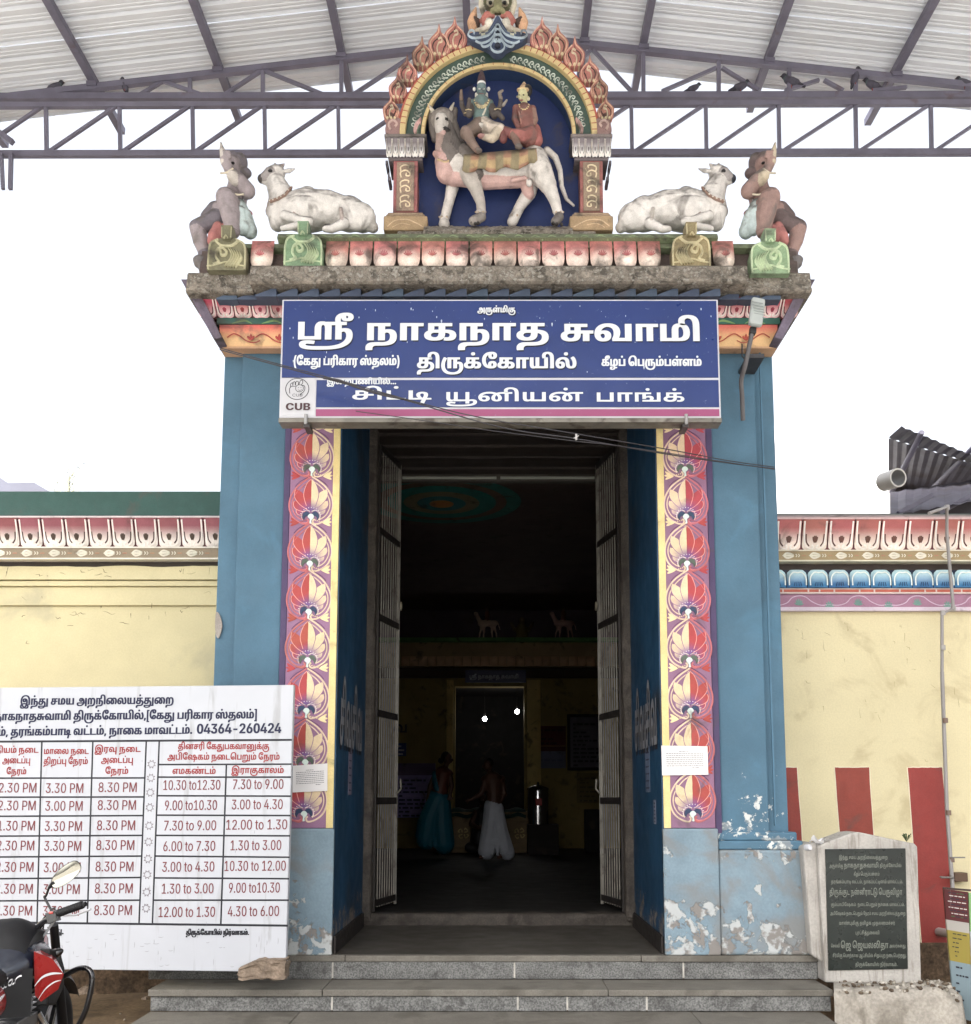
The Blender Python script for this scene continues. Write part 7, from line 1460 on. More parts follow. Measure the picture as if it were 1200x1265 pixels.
m.stroke([(-9, -3), (-2, -3.4)], .7, .002, sc=k, o=o_)
letters(m, 'CUB', 'r', flat_frame(BY-.0038), ux(362.5), ux(375.5), vz(490), 5*k, .002, C(50, 50, 54)); build('emblem', m, M['lettering'], lp)
for px in (378, 848):
    m = MB(C(150, 150, 150)); p = P(px, 517, BY-.01); m.tube([p+Vector((0, 0, .03)), p+Vector((0, 0, -.04))], .012, 8); m.box(p.x-.02, p.x+.02, BY+.02, BY+.16, BZ0-.06, BZ0-.035, C(70, 66, 66)); build('hanger_bolt', m, M['plastic'], sb)
r = rnd(5); m = MB(C(178, 188, 206))
for i in range(46):
    u, v = r.uniform(BX0+.05, BX1-.05), r.uniform(BZ0+.3, BZ1-.05); d = r.uniform(.003, .007)*(1 if i % 4 else 1.7)
    m.fill([(u-d*.5, -v), (u, -v-d), (u+d*.5, -v), (u, -v+d*r.uniform(.6, 2))], .0005, sc=1, o=(0, BY-.0042, 0), n=2, skirt=False)
build('paint_chip', m, M['lettering'], sb, kind='stuff')

# ------------------------------------------------------------------ timetable board
tl_, tr_, bl_, br_ = (0, 849.5), (363, 846), (0, 1194), (353, 1201)
Pt = P(363, 1000, -.52); Pl = P(0, 1000, -.34)
ang = math.atan2(Pt.y-Pl.y, Pt.x-Pl.x)
tb_ = thing('timetable_board', 'large white board of temple opening hours leaning at the left pier', 'board', (Pt.x, Pt.y, P(353, 1201, -.52).z), rot=(0, 0, ang))
Mi = (Matrix.Translation(tb_.location) @ Matrix.Rotation(ang, 4, 'Z')).inverted()
nrm = Vector((math.sin(ang), -math.cos(ang), 0))
def TBp(px, py):
    "photo pixel -> (u, v) in the board's own plane"
    d = ray(px, py); t = (Vector(tb_.location)-EYE).dot(nrm)/d.dot(nrm); q = Mi @ (EYE+d*t); return q.x, q.z
u1, vt = TBp(363, 846); u0 = TBp(-130, 850)[0]; vb = 0
m = MB(C(182, 185, 191)); pr = [(u0, vb-.01), (TBp(353, 1201)[0], 0), (u1, vt), (u0, TBp(0, 849.5)[1])]
m.prism(pr, 0, .045); build('panel', m, M['print'], tb_, local=True, bevel=.006)
m = MB(C(120, 90, 66)); m.box(u0+.3, u0+.36, .01, .05, -.30, -.0); m.box(-1.9, -1.84, .01, .05, -.32, -.012); build('leg', m, M['old_stone'], tb_, local=True)
BLK = C(24, 26, 34)
def tline(a, b, w_=1.9):
    A, B = TBp(*a), TBp(*b); m_ = gl; m_.stroke([(A[0], -A[1]), (B[0], -B[1])], w_/168, .0015, BLK, o=(0, -.0005, 0))
gl = MB(BLK)
tline((-130, 917), (361, 914), 2.4); tline((-130, 1138), (356, 1143.5), 2.4)
for yl, yr in ((961.5, 961), (985, 984.5), (1009, 1007.5), (1033.5, 1032), (1059.5, 1057.5), (1086.5, 1084), (1113.5, 1112)): tline((-130, yl), (181-(yl-915)*.037, yr))
for yl, yr in ((944.5, 944), (960, 960), (983, 983.5), (1007, 1007.5), (1032, 1032.5), (1057.5, 1059), (1084.5, 1085.5), (1112, 1112)): tline((196-(yl-915)*.037, yl), (361-(yl-915)*.02, yr))
for a, b in (((52, 916), (46, 1140)), ((115, 915.5), (108, 1141)), ((181, 915), (172, 1142)), ((197, 915), (188.5, 1142)), ((280, 944.3), (273, 1142.5)), ((-18, 917), (-24, 1139)), ((-80, 917), (-86, 1139))): tline(a, b)
build('table_rules', gl, M['lettering'], tb_, local=True)
fb = lambda u, v, h: (u, -.0006-h, v)
def bt(s, wt, px0, px1, b0, size, col, name='lettering', m=None, b1=None):
    b1 = b0 if b1 is None else b1
    A, B = TBp(px0, b0), TBp(px1, b1); k = 1/172; sl = (B[1]-A[1])/(B[0]-A[0])
    f = lambda u, v, h: (u, -.0006-h, v+sl*(u-A[0]))
    fat = {'H': .38, 'h': .3, 'r': .16, 'R': .12}[wt]*k
    for q, d in enumerate((-fat, fat)): letters(m, s, wt, f, A[0]+d, B[0]+d, A[1], size*k, .001+.0004*q, col)
TT, TR_, TN = C(14, 20, 56), C(140, 38, 38), C(112, 46, 50)
m = MB(); bt('இந்து சமய அறநிலையத்துறை', 'H', 25, 215, 871, 14, TT, m=m, b1=869.5); build('heading', m, M['lettering'], tb_, local=True)
m = MB(); bt('நாகநாதசுவாமி திருக்கோயில்,[கேது பரிகார ஸ்தலம்]', 'H', -7, 318, 890, 14, TT, m=m, b1=887.5); build('heading', m, M['lettering'], tb_, local=True)
m = MB(); bt('பள்ளம், தரங்கம்பாடி வட்டம், நாகை மாவட்டம்.', 'H', -36, 238, 909.5, 14, TT, m=m, b1=906.5); bt('04364-260424', 'h', 243, 348, 906.5, 16, TT, m=m, b1=905.5); build('heading', m, M['lettering'], tb_, local=True)
for s, x0, x1, y in (('மதியம் நடை', -14, 48, 930), ('அடைப்பு', 3, 38, 943), ('நேரம்', 8, 33, 956.5), ('மாலை நடை', 54, 110, 931.5), ('திறப்பு நேரம்', 54, 109, 944), ('இரவு நடை', 117, 174, 929), ('அடைப்பு', 125, 165, 942.5), ('நேரம்', 130, 159, 956),
                     ('தினசரி கேதுபகவானுக்கு', 220, 333, 925.5), ('அபிஷேகம் நடைபெறும் நேரம்', 207, 346, 938.5), ('எமகண்டம்', 213, 267, 956), ('இராகுகாலம்', 286, 351, 955), ('காலை நடை' if False else 'மாலை நடை', -76, -22, 931)):
    m = MB(); bt(s, 'R', x0, x1, y, 10.5, TR_, m=m); build('column_heading', m, M['lettering'], tb_, local=True)
rows = [('12.30 PM', '3.30 PM', '8.30 PM', '10.30 to12.30', '7.30 to 9.00'), ('12.30 PM', '3.00 PM', '8.30 PM', '9.00 to10.30', '3.00 to 4.30'), ('11.30 PM', '3.30 PM', '8.30 PM', '7.30 to 9.00', '12.00 to 1.30'),
        ('12.30 PM', '3.30 PM', '8.30 PM', '6.00 to 7.30', '1.30 to 3.00'), ('12.30 PM', '3.00 PM', '8.30 PM', '3.00 to 4.30', '10.30 to 12.00'), ('12.30 PM', '3.00 PM', '8.30 PM', '1.30 to 3.00', '9.00 to10.30'), ('12.30 PM', '3.30 PM', '8.30 PM', '12.00 to 1.30', '4.30 to 6.00')]
yl = [979, 1001, 1026, 1050.5, 1077, 1104, 1131]; yr = [976, 1001, 1026, 1051.5, 1077, 1104, 1133]
for i, rw_ in enumerate(rows):
    d = i*1.0
    wl = 72 if len(rw_[3]) > 12 else 66; wr = 77 if len(rw_[4]) > 12 else 64
    for s, x0, x1, y, y1_ in ((rw_[0], -10-d*.9, 46-d*.9, yl[i], yl[i]), (rw_[1], 56-d*.6, 104-d*.9, yl[i]+.5, yl[i]+.5), (rw_[2], 121-d*.9, 170-d, yl[i]-.5, yl[i]-.5),
                             (rw_[3], 237-wl/2-d, 237+wl/2-d*1.1, yr[i], yr[i]-.5), (rw_[4], 319-wr/2-d, 319+wr/2-d*.9, yr[i]-1, yr[i]-1.5)):
        m = MB(); bt(s, 'r', x0, x1, y, 15.5, TN, m=m, b1=y1_); build('opening_hours', m, M['lettering'], tb_, local=True)
for s, x0, x1, y, sz in (('திருக்கோயில் நிர்வாகம்.', 230, 308, 1155, 8.5), ('பட்டது.', 50, 79, 1154, 10)): m = MB(); bt(s, 'H', x0, x1, y, sz, BLK, m=m); build('footer_lettering', m, M['lettering'], tb_, local=True)
def star():
    m = MB(C(90, 70, 76))
    for i in range(8):
        t = math.radians(i*45+22.5); f = lambda r, d: (r*math.cos(t+d), r*math.sin(t+d))
        m.stroke([f(3.0, -.3), f(5.2, 0), f(3.0, .3)], .8, .0012, sc=1/172, n=1)
    return m
sm_ = to_mesh('star', star())
for i, y in enumerate((944, 961, 979, 997.5, 1020, 1040, 1061, 1080.5, 1102, 1122)):
    u, v = TBp(187.5-i*.75, y); o = link('printed_star', sm_, M['lettering'], tb_, (u, -.0006, v))
r = rnd(17); m = MB(C(140, 140, 146))
for i in range(80):
    px, py = r.uniform(10, 345), r.uniform(1152, 1195) if i % 3 else r.uniform(855, 1150)
    u, v = TBp(px, py); ln = r.uniform(2, 9); vert = i % 3 != 1
    m.stroke([(0, 0), (ln*.5 if not vert else .3, .4 if not vert else ln*.5), (ln if not vert else 0, -.3 if not vert else ln)], .5, .0008, sc=1/172, o=(u, -.0007, v), taper=True)
build('scratch', m, M['lettering'], tb_, local=True, kind='stuff')
# lump of broken stone the board rests on
m = MB(C(150, 124, 100)); 
pp = [P(x, y, -.5) for x, y in ((299, 1199), (303, 1192), (314, 1182), (356, 1182), (357, 1203), (318, 1204))]
def rock():
    bm = bmesh.new(); x0, x1, z0, z1_ = pp[0].x, pp[3].x, P(330, 1206, -.5).z, pp[2].z
    bmesh.ops.create_cube(bm, size=1); bmesh.ops.subdivide_edges(bm, edges=bm.edges, cuts=7, use_grid_fill=True)
    for v in bm.verts:
        c = v.co.copy(); left = max(0, -.1-c.x); v.co = Vector(((c.x+.5)*(x1-x0), c.y*.14, (c.z+.5)*(z1_-z0)*(1-left*1.1)))
        v.co += Vector((1, .8, .8))*(.018*noise.noise(c*4)+.008*noise.noise(c*13))
    return bm
bm = rock(); me = bpy.data.meshes.new('broken_stone'); bm.to_mesh(me); bm.free()
o = link('broken_stone', me, material('brown_stone', C(122, 108, 94), rough=.9, var=.25, vscale=12, bump=1, bscale=40, fine=.2), None, (pp[0].x, -.5-.02, P(330, 1206, -.5).z-.005)); tag(o, 'brown broken stone wedged under the right end of the timetable board', 'stone')
me2 = me.copy(); r = rnd(3)
for i, (px, py, Y, s, lb) in enumerate(((98, 1222, -.1, .30, 'crumpled pale rubbish lump on the earth under the timetable board'), (176, 1229, -.2, .11, 'small white stone beside the left end of the middle step'))):
    o = link('stone', me2, M['concrete'], None, P(px, py, Y)); o.location.z = max(.0, o.location.z-.03); o.scale = (s, s*1.6, s*1.4); tag(o, lb, 'stone')

# ------------------------------------------------------------------ stone plaque
pl = thing('foundation_plaque', 'black granite inscription slab in a whitewashed gabled stone frame', 'plaque', (P(1070, 1210, -.1).x, -.1, P(1070, 1210, -.1).z))
PY = -.16
q = [P(*t, PY) for t in ((1020, 1214), (1010, 1047), (1020, 1041), (1052, 1029), (1062, 1028), (1100, 1036), (1130, 1042), (1134, 1046), (1139, 1216))]
m = MB(); m.prism([(p.x, p.z) for p in q], PY, .12); build('frame', m, M['whitewash'], pl, bevel=.012)
q = [P(*t, PY+.05) for t in ((1003, 1180), (992, 1046), (1008, 1040), (1018, 1190))]
m = MB(); m.prism([(p.x, p.z) for p in q], PY+.05, .3); build('side_post', m, M['whitewash'], pl, bevel=.015)
q = [P(*t, PY-.012) for t in ((1024, 1199), (1020, 1049), (1119, 1048), (1122, 1197))]
m = MB(); m.prism([(p.x, p.z) for p in q], PY-.012, PY+.02); build('slab', m, M['slab'], pl, bevel=.003)
fr2 = flat_frame(PY-.0125); EN = C(112, 116, 108); kq = 1/PPM(PY, 1100)
def pt_(s, wt, x0, x1, y, size, m): letters(m, s, wt, fr2, P(x0, y, PY).x, P(x1, y, PY).x, P(x0, y, PY).z, size*kq, .0015, EN)
for s, wt, x0, x1, y, sz in (('இந்து சமய அறநிலையத்துறை', 'R', 1036, 1096, 1061, 6), ('அருள்மிகு', 'R', 1024, 1041, 1071.5, 6), ('நாகநாதசுவாமி', 'H', 1042, 1085, 1071.5, 8), ('திருக்கோயில்', 'R', 1086, 1113, 1071, 6), ('கீழப் பெரும்பள்ளம்', 'R', 1054, 1086, 1081.5, 6), ('தரங்கம்பாடி வட்டம், நாகப்பட்டினம் மாவட்டம்.', 'R', 1026, 1115, 1091, 6),
                             ('திருக்குட நன்னீராட்டு பெருவிழா', 'H', 1024, 1114, 1105, 10), ('கும்பாபிஷேகம்  நடைபெறும் நாகை மாவட்டம்.', 'R', 1026, 1117, 1119, 5.6), ('அபிஷேகம் நடைபெறும் நேரம் சமய அறநிலையத்துறை', 'R', 1025, 1118, 1130, 5.6), ('மாண்புமிகு தமிழக முதலமைச்சர்', 'R', 1036, 1105, 1142, 6), ('புரட்சித்தலைவி', 'R', 1056, 1086, 1154, 6),
                             ('செல்வி', 'R', 1026, 1037, 1170, 5.5), ('ஜெ ஜெயலலிதா', 'H', 1038, 1097, 1171, 11), ('அவர்களது', 'R', 1098, 1118, 1170, 5.5), ('சீர்மிகு பொற்கால ஆட்சியில் சிறப்புற நடைபெற்றது.', 'R', 1028, 1119, 1182, 6), ('திருக்கோயில் நிர்வாகம்.', 'R', 1056, 1108, 1193, 6)):
    m = MB(EN); pt_(s, wt, x0, x1, y, sz, m); build('inscription', m, M['lettering'], pl)
# rough masonry base and the gravel lying on it
def base_fn(u, v):
    px = 1031+158*u; a = u; prof = [(1, 1216, .15), (.6, 1222, -.25), (.2, 1229, -.5), (0, 1300, -.55)]
    yy = [.18, -.12, -.34, -.46, -.50, -.52, -.54, -.55]; zz = [1212, 1213, 1216, 1222, 1231, 1250, 1275, 1300]
    i = min(7, int(v*7)); f = v*7-i; j = min(7, i+1)
    y = yy[i]*(1-f)+yy[j]*f; z = Z(zz[i]*(1-f)+zz[j]*f, yy[i]*(1-f)+yy[j]*f)
    z = max(z, -.02)-(.10*max(0, u-.8)/.2 if v < .9 else 0)*max(0, u-.8)*5
    x = P(1031, 1240, y).x+(P(1189, 1240, y).x-P(1031, 1240, y).x)*u
    n = .02*noise.noise(Vector((x*4, y*4, z*4)))+.01*noise.noise(Vector((x*14, y*14, z*9)))
    return Vector((x, y+n*(v > .5), max(-.05, z+n)))
m = MB(); m.grid(base_fn, 50, 28, flip=True); x1 = base_fn(1, .0).x; vs = [base_fn(1, k/20) for k in range(21)]
m.add(vs+[Vector((v.x+.03, v.y, -.05)) for v in vs], [(k, k+1, 22+k, 21+k) for k in range(20)])
tag(build('masonry_base', m, M['concrete']), 'rough rounded cement base under the stone plaque strewn with rubble', 'base')
r = rnd(8); m = MB(C(120, 112, 100))
for i in range(170):
    u, v = r.uniform(.02, .98), r.uniform(.02, .5); p = base_fn(u, v); s = r.uniform(.006, .018)
    if PY < p.y and 1.0: 
        if p.x < P(1139, 1200, PY).x: continue
    c = r.choice((C(150, 144, 132), C(104, 92, 78), C(176, 170, 160), C(84, 72, 60)))
    m.ell(p+Vector((0, 0, s*.4)), (s*r.uniform(.8, 1.6), s, s*.7), c, 5, rot=(r.uniform(0, 3), 0, r.uniform(0, 3)))
tag(build('rubble', m, M['feather']), 'loose stone chips and grit lying on the cement base of the plaque', 'rubble', kind='stuff')

# ------------------------------------------------------------------ paper notices
def notice(name, c, Y, label, grp, par_lines, seed):
    q = [P(*t, Y) for t in c]; o = thing(name, label, 'notice', (q[0]+q[1]+q[2]+q[3])/4, grp)
    m = MB(); vs = []
    def f(u, v):
        a = q[0].lerp(q[1], u).lerp(q[3].lerp(q[2], u), v); return a+Vector((0, -.004-.006*(abs(u-.5)*2)**3*(.5+v)*.6, 0))
    m.grid(f, 8, 8); build('sheet', m, M['paper'], o)
    m = MB(C(120, 118, 124)); r = rnd(seed)
    for i in range(par_lines):
        v = .2+.62*i/par_lines; u = .1 if i else .38; e = .9 if 0 < i < par_lines-1 else (.6 if i == 0 else .8)
        if i == par_lines-1: u = .66
        while u < e:
            w_ = r.uniform(.02, .06); a, b = f(u, v), f(min(e, u+w_), v); m.add([a+Vector((0, -.001, .0018)), b+Vector((0, -.001, .0018)), b+Vector((0, -.001, -.0025)), a+Vector((0, -.001, -.0025))], [(0, 1, 2, 3)]); u += w_+.012
    build('print', m, M['ink'], o); return o
notice('paper_notice', ((362, 946), (405, 943), (405, 977), (362, 979)), -.012, 'white printed notice on the left lotus panel beside the timetable board', 'paper notices on the lotus panels', 9, 1)
notice('paper_notice', ((817, 921), (874, 922), (875, 957), (818, 958)), -.012, 'white printed notice pasted across the right lotus panel', 'paper notices on the lotus panels', 9, 2)
def jamb_pt(s, py, t):
    "place on the door jamb: t = 0 at the front edge, 1 at the back"
    y = t*YB; return Vector((s*(JX-.0135), y, Z(py, y)))
def jamb_text(s):
    o = thing('jamb_lettering', 'grey cut letters on the %s door jamb' % ('left' if s < 0 else 'right'), 'lettering', (s*(JX-.013), .8, 1.9), 'cut letters on the door jambs')
    y0, y1 = .12, 1.35; zb, zt_ = 1.97, 2.42
    for lift, c, dz in ((.002, C(34, 32, 34), -.035), (.006, C(128, 128, 132), 0)):
        f = (lambda u, v, h: (s*(JX-.0125)-s*h, u if s < 0 else y1+y0-u, v+dz))
        m = MB(c); letters(m, 'சிவசிவ', 'H', f, y0, y1, zb, .62, lift, c); build('cut_letter' if lift > .004 else 'shadow_paint', m, M['lettering'], o)
both(jamb_text)
for s, y0_, y1_, z0_, z1_, c, lb in ((-1, .62, .80, 1.60, 1.98, C(110, 104, 120), 'narrow faded sticker on the left door jamb'), (1, .55, .78, 1.62, 1.98, C(92, 104, 124), 'narrow pale blue sticker on the right door jamb'), (1, .28, .40, 1.38, 1.56, C(110, 116, 132), 'torn scrap of poster low on the right door jamb')):
    m = MB(c); m.box(s*(JX-.0125), s*(JX-.014), y0_, y1_, z0_, z1_); r = rnd(6)
    for i in range(6): z_ = z0_+(z1_-z0_)*(i+.6)/6.5; m.box(s*(JX-.0141), s*(JX-.0146), y0_+.03, y1_-.03, z_-.006, z_+.006, C(40, 36, 60))
    tag(build('sticker', m, M['lettering']), lb, 'sticker', 'stickers on the door jambs')

# ------------------------------------------------------------------ floodlight, conduit, cables
fl = thing('floodlight', 'grey rectangular floodlight on a bent pipe arm right of the name board', 'lamp', P(917, 500, -.1))
m = MB(C(172, 178, 176)); c = P(935, 386, -.42); m.boxc(c, (.10, .05, .235), rot=(math.radians(-12), math.radians(11), 0)); build('lamp_head', m, M['plastic'], fl, bevel=.018)
m = MB(C(150, 156, 154))
for i in range(6): m.boxc(c+Vector((.003*i, -.030, .06-.022*i)), (.08, .006, .006), rot=(0, math.radians(11), 0))
build('cooling_fin', m, M['plastic'], fl, kind='stuff')
m = MB(C(50, 50, 52)); m.boxc(P(930, 409, -.38), (.045, .05, .05), rot=(0, math.radians(8), 0)); build('joint', m, M['plastic'], fl, bevel=.004)
m = MB(C(96, 94, 96)); m.tube(catmull([P(929, 412, -.38), P(921, 450, -.30), (P(916, 470, -.22)), P(917, 490, -.16), P(918, 519, -.06)], 5), .017, 10); build('arm', m, M['plastic'], fl)
m = MB(C(60, 60, 64)); m.box(P(921, 450, 0).x-.04, P(934, 450, 0).x, -.24, .06, Z(452, -.1), Z(447, -.1)); m.tube([P(917, 425, -.3), P(917, 440, -.28), P(924, 448, -.2)], .005, 6); build('wall_bracket', m, M['plastic'], fl)
def wire(name, pts, rad, label, n=8):
    m = MB(); m.tube(catmull([P(*p) for p in pts], n), rad, 6); return tag(build(name, m, M['cable']), label, 'cable')
wire('service_cable', [(272, 432, -.1), (345, 452, -.75), (400, 467, -.8), (500, 494, -.82), (620, 528, -.8), (712, 542, -.75), (830, 562, -.4), (900, 572, -.08), (957, 579, .0)], .0042, 'dark cable sagging across the name board to the right pier, lower strand')
wire('service_cable', [(272, 430, -.1), (345, 450, -.75), (420, 470, -.8), (520, 498, -.82), (600, 517, -.8), (712, 536, -.75), (830, 556, -.4), (900, 569, -.08), (957, 577, .0)], .0036, 'dark cable sagging across the name board to the right pier, upper strand')
wire('service_cable', [(440, 508, -.7), (520, 519, -.8), (600, 531, -.8), (712, 545, -.75), (780, 553, -.6), (957, 580, .0)], .003, 'thin cable running beneath the name board to the right pier')
wire('twisted_wire', [(400, 467, -.81), (420, 470, -.83), (440, 478, -.84), (470, 487, -.84), (500, 493, -.83)], .008, 'tangled wire joint hanging in front of the bank name lettering')
m = MB(C(170, 168, 166)); p = P(712, 540, -.76); m.boxc(p, (.014, .014, .04)); m.tube([p+Vector((-.018, 0, -.008)), p+Vector((.018, 0, .01))], .004, 6); tag(build('cable_clip', m, M['plastic']), 'small white clip holding the sagging cables together', 'clip')
m = MB(C(74, 110, 132)); m.box(P(938, 428, .05).x-.006, P(938, 428, .05).x+.006, .03, .049, Z(1020, .05), Z(428, .05)); tag(build('conduit', m, M['plastic']), 'thin blue painted conduit down the right pier', 'conduit')
m = MB(C(150, 146, 144)); pts = [(1148, 634, .7), (1170, 626, .85), (1170, 660, .93), (1178, 752, .93), (1164, 758, .95), (1164, 830, .97), (1170, 1000, .97), (1178, 1110, .85), (1187, 1250, .80)]
cp = thing('conduit', 'thin grey pipe conduit running down the yellow wall at the right', 'conduit', P(1187, 1250, .8))
w3 = [P(*p) for p in pts]
m.tube(w3[:4], .014, 8); m.tube(w3[3:6], .014, 8); m.tube(w3[5:], .016, 8); build('pipe', m, M['plastic'], cp)
for i, (px, py) in enumerate(((1170, 627), (1178, 752), (1165, 757), (1165, 800), (1168, 890), (1172, 1004), (1176, 1062))):
    m = MB(C(120, 100, 90) if i > 3 else C(166, 162, 160)); p = P(px, py, .95 if i < 6 else .9); m.tube([p+Vector((0, 0, .02)), p-Vector((0, 0, .02))], .021, 8); build('pipe_coupling', m, M['plastic'], cp)
m = MB(C(120, 116, 112)); a = P(1176, 1060, .9); m.box(a.x-.01, a.x+.10, .88, .9, a.z, a.z+.01); p = P(1163, 1084, .85); m.tube([p, p+Vector((.1, 0, 0))], .008, 6); m.lathe([(.012, 0), (.012, .01)], (p.x, p.y, p.z), 8); build('tap_bracket', m, M['plastic'], cp)
m = MB(C(96, 74, 58)); a = P(1178, 1078, WY-.08); b = P(1195, 1089, WY-.08); m.box(a.x, b.x, WY-.1, WY, b.z, a.z); tag(build('switch_box', m, M['plastic'], bevel=.004), 'small rusty brown box on the wall behind the conduit', 'box')
m = MB(C(176, 164, 160)); p = P(1158, 1151, WY); m.tube([p+Vector((0, .05, 0)), p+Vector((.10, -.35, 0))], .035, 14); tag(build('pipe_stub', m, M['plastic']), 'short grey pipe stub sticking out of the red stripe', 'pipe')

# ------------------------------------------------------------------ stone door frame, folding gate leaves
df = thing('door_frame', 'old dark stone door frame with stacked lintel beams', 'door frame', (0, YB+.1, FL+.1))
def post(s):
    m = MB()
    def f(u, v):
        z = FL+.08+u*(4.99-FL-.08); a = [(JX-.005, YB), (JX-.07, YB+.01), (JX-.08, YB+.02), (JX-.085, YB+.14)]
        i = min(2, int(v*3)); t = v*3-i; x = a[i][0]*(1-t)+a[i+1][0]*t; y = a[i][1]*(1-t)+a[i+1][1]*t
        n = .008*noise.noise(Vector((z*5, v*3, s)))+.004*noise.noise(Vector((z*19, v*5, s)))
        return Vector((s*(x+n), y+n, z))
    m.grid(f, 120, 9, flip=s > 0); m.box(s*(JX-.075), s*1.30, YB+.03, YB+.16, FL+.05, 4.99); build('door_post', m, M['old_stone'], df)
both(post)
for i, (ya, yb_) in enumerate(((YB-.02, 1.68), (1.70, 1.95), (1.97, 2.22), (2.24, 2.50), (2.52, 2.69))):
    m = MB(); zs = 4.93-.016*i; f = lambda u: .007*noise.noise(Vector((u*9, i*3.1, 0)))
    m.grid(lambda u, v: Vector((-1.25+2.5*u, ya, zs+.05*v+f(u)*(1-v))), 40, 1); m.grid(lambda u, v: Vector((-1.25+2.5*u, ya+(yb_-ya)*v, zs+f(u)*(1-v))), 40, 2); m.box(-1.25, 1.25, ya+.01, yb_, zs+.02, 5.15); build('lintel_beam', m, M['dark_beam'], df)
def lining(s):
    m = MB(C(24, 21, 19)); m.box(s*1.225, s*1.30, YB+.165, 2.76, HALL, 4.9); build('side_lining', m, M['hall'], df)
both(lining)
m = MB(C(84, 80, 72)); m.box(-1.25, 1.25, 2.70, 2.78, 4.80, 4.895); build('head_board', m, M['hall'], df)
for a, b, w_ in ((-.98, -.02, 'left'), (.02, .98, 'right')):
    m = MB(C(170, 172, 160)); m.tube([(a, 2.66, 4.82), (b, 2.66, 4.82)], .014, 8); tag(build('tube_lamp', m, M['plastic']), 'unlit white tube lamp under the %s half of the inner lintel' % w_, 'lamp', 'tube lamps under the inner lintel')
def leaf(s):
    hx, hy = s*1.105, YB+.16; wd = .60; an = math.radians(77)
    g_ = thing('gate_leaf', 'grey barred iron gate leaf folded back on the %s of the doorway' % ('left' if s < 0 else 'right'), 'gate', (hx, hy, HALL), 'barred gate leaves of the doorway')
    dx, dy = -s*math.cos(an), math.sin(an)
    at = lambda t, off=0: Vector((hx+dx*t+s*dy*off*-1, hy+dy*t+dx*off*0, 0))
    def bx(t0, t1, z0, z1_, th, name, col=None):
        m = MB(col or (.5, .5, .5)); a, b = at(t0), at(t1); m.bar((a.x, a.y, (z0+z1_)/2), (b.x, b.y, (z0+z1_)/2), th, z1_-z0); return build(name, m, M['bars' if name == 'gate_bar' else 'dark_iron'], g_)
    zt_ = 4.84
    for i in range(9):
        t = .04+i*.065; m = MB(); a = at(t); w_ = .009 if i < 8 else .016
        m.box(a.x-w_*.55, a.x+w_*.55, a.y-w_*.5, a.y+w_*.5, HALL+.04, zt_); build('gate_bar', m, M['bars'], g_)
    for z0, z1_ in ((.625, .68), (1.52, 1.58), (2.31, 2.37), (3.19, 3.25), (4.0, 4.06), (4.79, 4.85)): bx(0, wd, z0, z1_, .022, 'gate_rail')
    m = MB(); a = at(0); m.box(a.x-.016, a.x+.016, a.y-.016, a.y+.016, HALL+.01, zt_); build('gate_stile', m, M['dark_iron'], g_)
    m = MB(); a = at(wd); m.box(a.x-.012, a.x+.012, a.y-.012, a.y+.012, HALL+.02, zt_); build('gate_stile', m, M['bars'], g_)
    a = at(wd-.02); m = MB(C(160, 150, 130)); m.lathe([(.045, -.006), (.045, .006), (.02, .012)], (a.x-s*.03, a.y, 3.42), 12, axis='x'); build('latch', m, M['plastic'], g_)
    m = MB(C(130, 126, 116)); m.tube([(a.x-s*.02, a.y-.06, 1.62), (a.x-s*.05, a.y, 1.66), (a.x-s*.04, a.y+.05, 1.75)], .01, 6); build('bolt', m, M['plastic'], g_)
both(leaf)

# ------------------------------------------------------------------ the dim hall
RW = 13.4                                    # rear wall
HW = C(140, 122, 74)
def q3(px, py, Y): return P(px, py, Y)
rwl = thing('inner_shrine', 'inner shrine wall with a dark sanctum doorway and a cornice frieze', 'shrine', (0, RW, HALL))
m = MB(HW); dl, dr = X(562, RW, 950), X(648, RW, 950); dt = Z(848, RW)
m.box(HX0, dl, RW, RW+.3, HALL, Z(838, RW)); m.box(dr, HX1, RW, RW+.3, HALL, Z(838, RW)); m.box(dl, dr, RW, RW+.3, dt, Z(838, RW)); build('wall', m, M['hall'], rwl)
m = MB(C(190, 170, 110))
for px in (560, 660): a = X(px, RW, 950); m.box(a-.14, a+.14 if px > 600 else a, RW-.06, RW-.001, HALL, Z(840, RW))
a = X(648, RW, 950); build('door_pilaster', m, M['hall'], rwl, bevel=.01)
m = MB(C(150, 128, 96)); m.box(HX0, HX1, RW-.25, RW+.3, Z(825, RW), Z(796, RW)); m.box(HX0, HX1, RW-.12, RW+.3, Z(838, RW), Z(826, RW), C(60, 46, 40)); build('cornice', m, M['hall'], rwl)
m = MB(C(90, 130, 80)); m.box(HX0, HX1, RW-.4, RW+.3, Z(796, RW), Z(791, RW)); build('green_ledge', m, M['hall'], rwl, bevel=.01)
m = MB(C(70, 58, 66)); m.box(HX0, HX1, RW-.05, RW+.3, Z(791, RW), HZ); build('frieze_wall', m, M['hall'], rwl)
kpm = MB(); kpm.grid(lambda u, v: Vector(((u-.5)*.17, -.06*math.sin(math.pi*min(1, .2+v*.7))*(1-abs(2*u-1)**3*.6), v*.2)), 5, 5, C(190, 160, 130)); o = None
for i in range(22):
    at = (-1.9+i*.18, RW-.26, Z(823, RW-.26))
    if o is None: o = build('cornice_petal', kpm, M['hall'], rwl, at=at)
    else: again(o, at, rwl)
m = MB(C(20, 18, 18)); b0 = RW+2.0
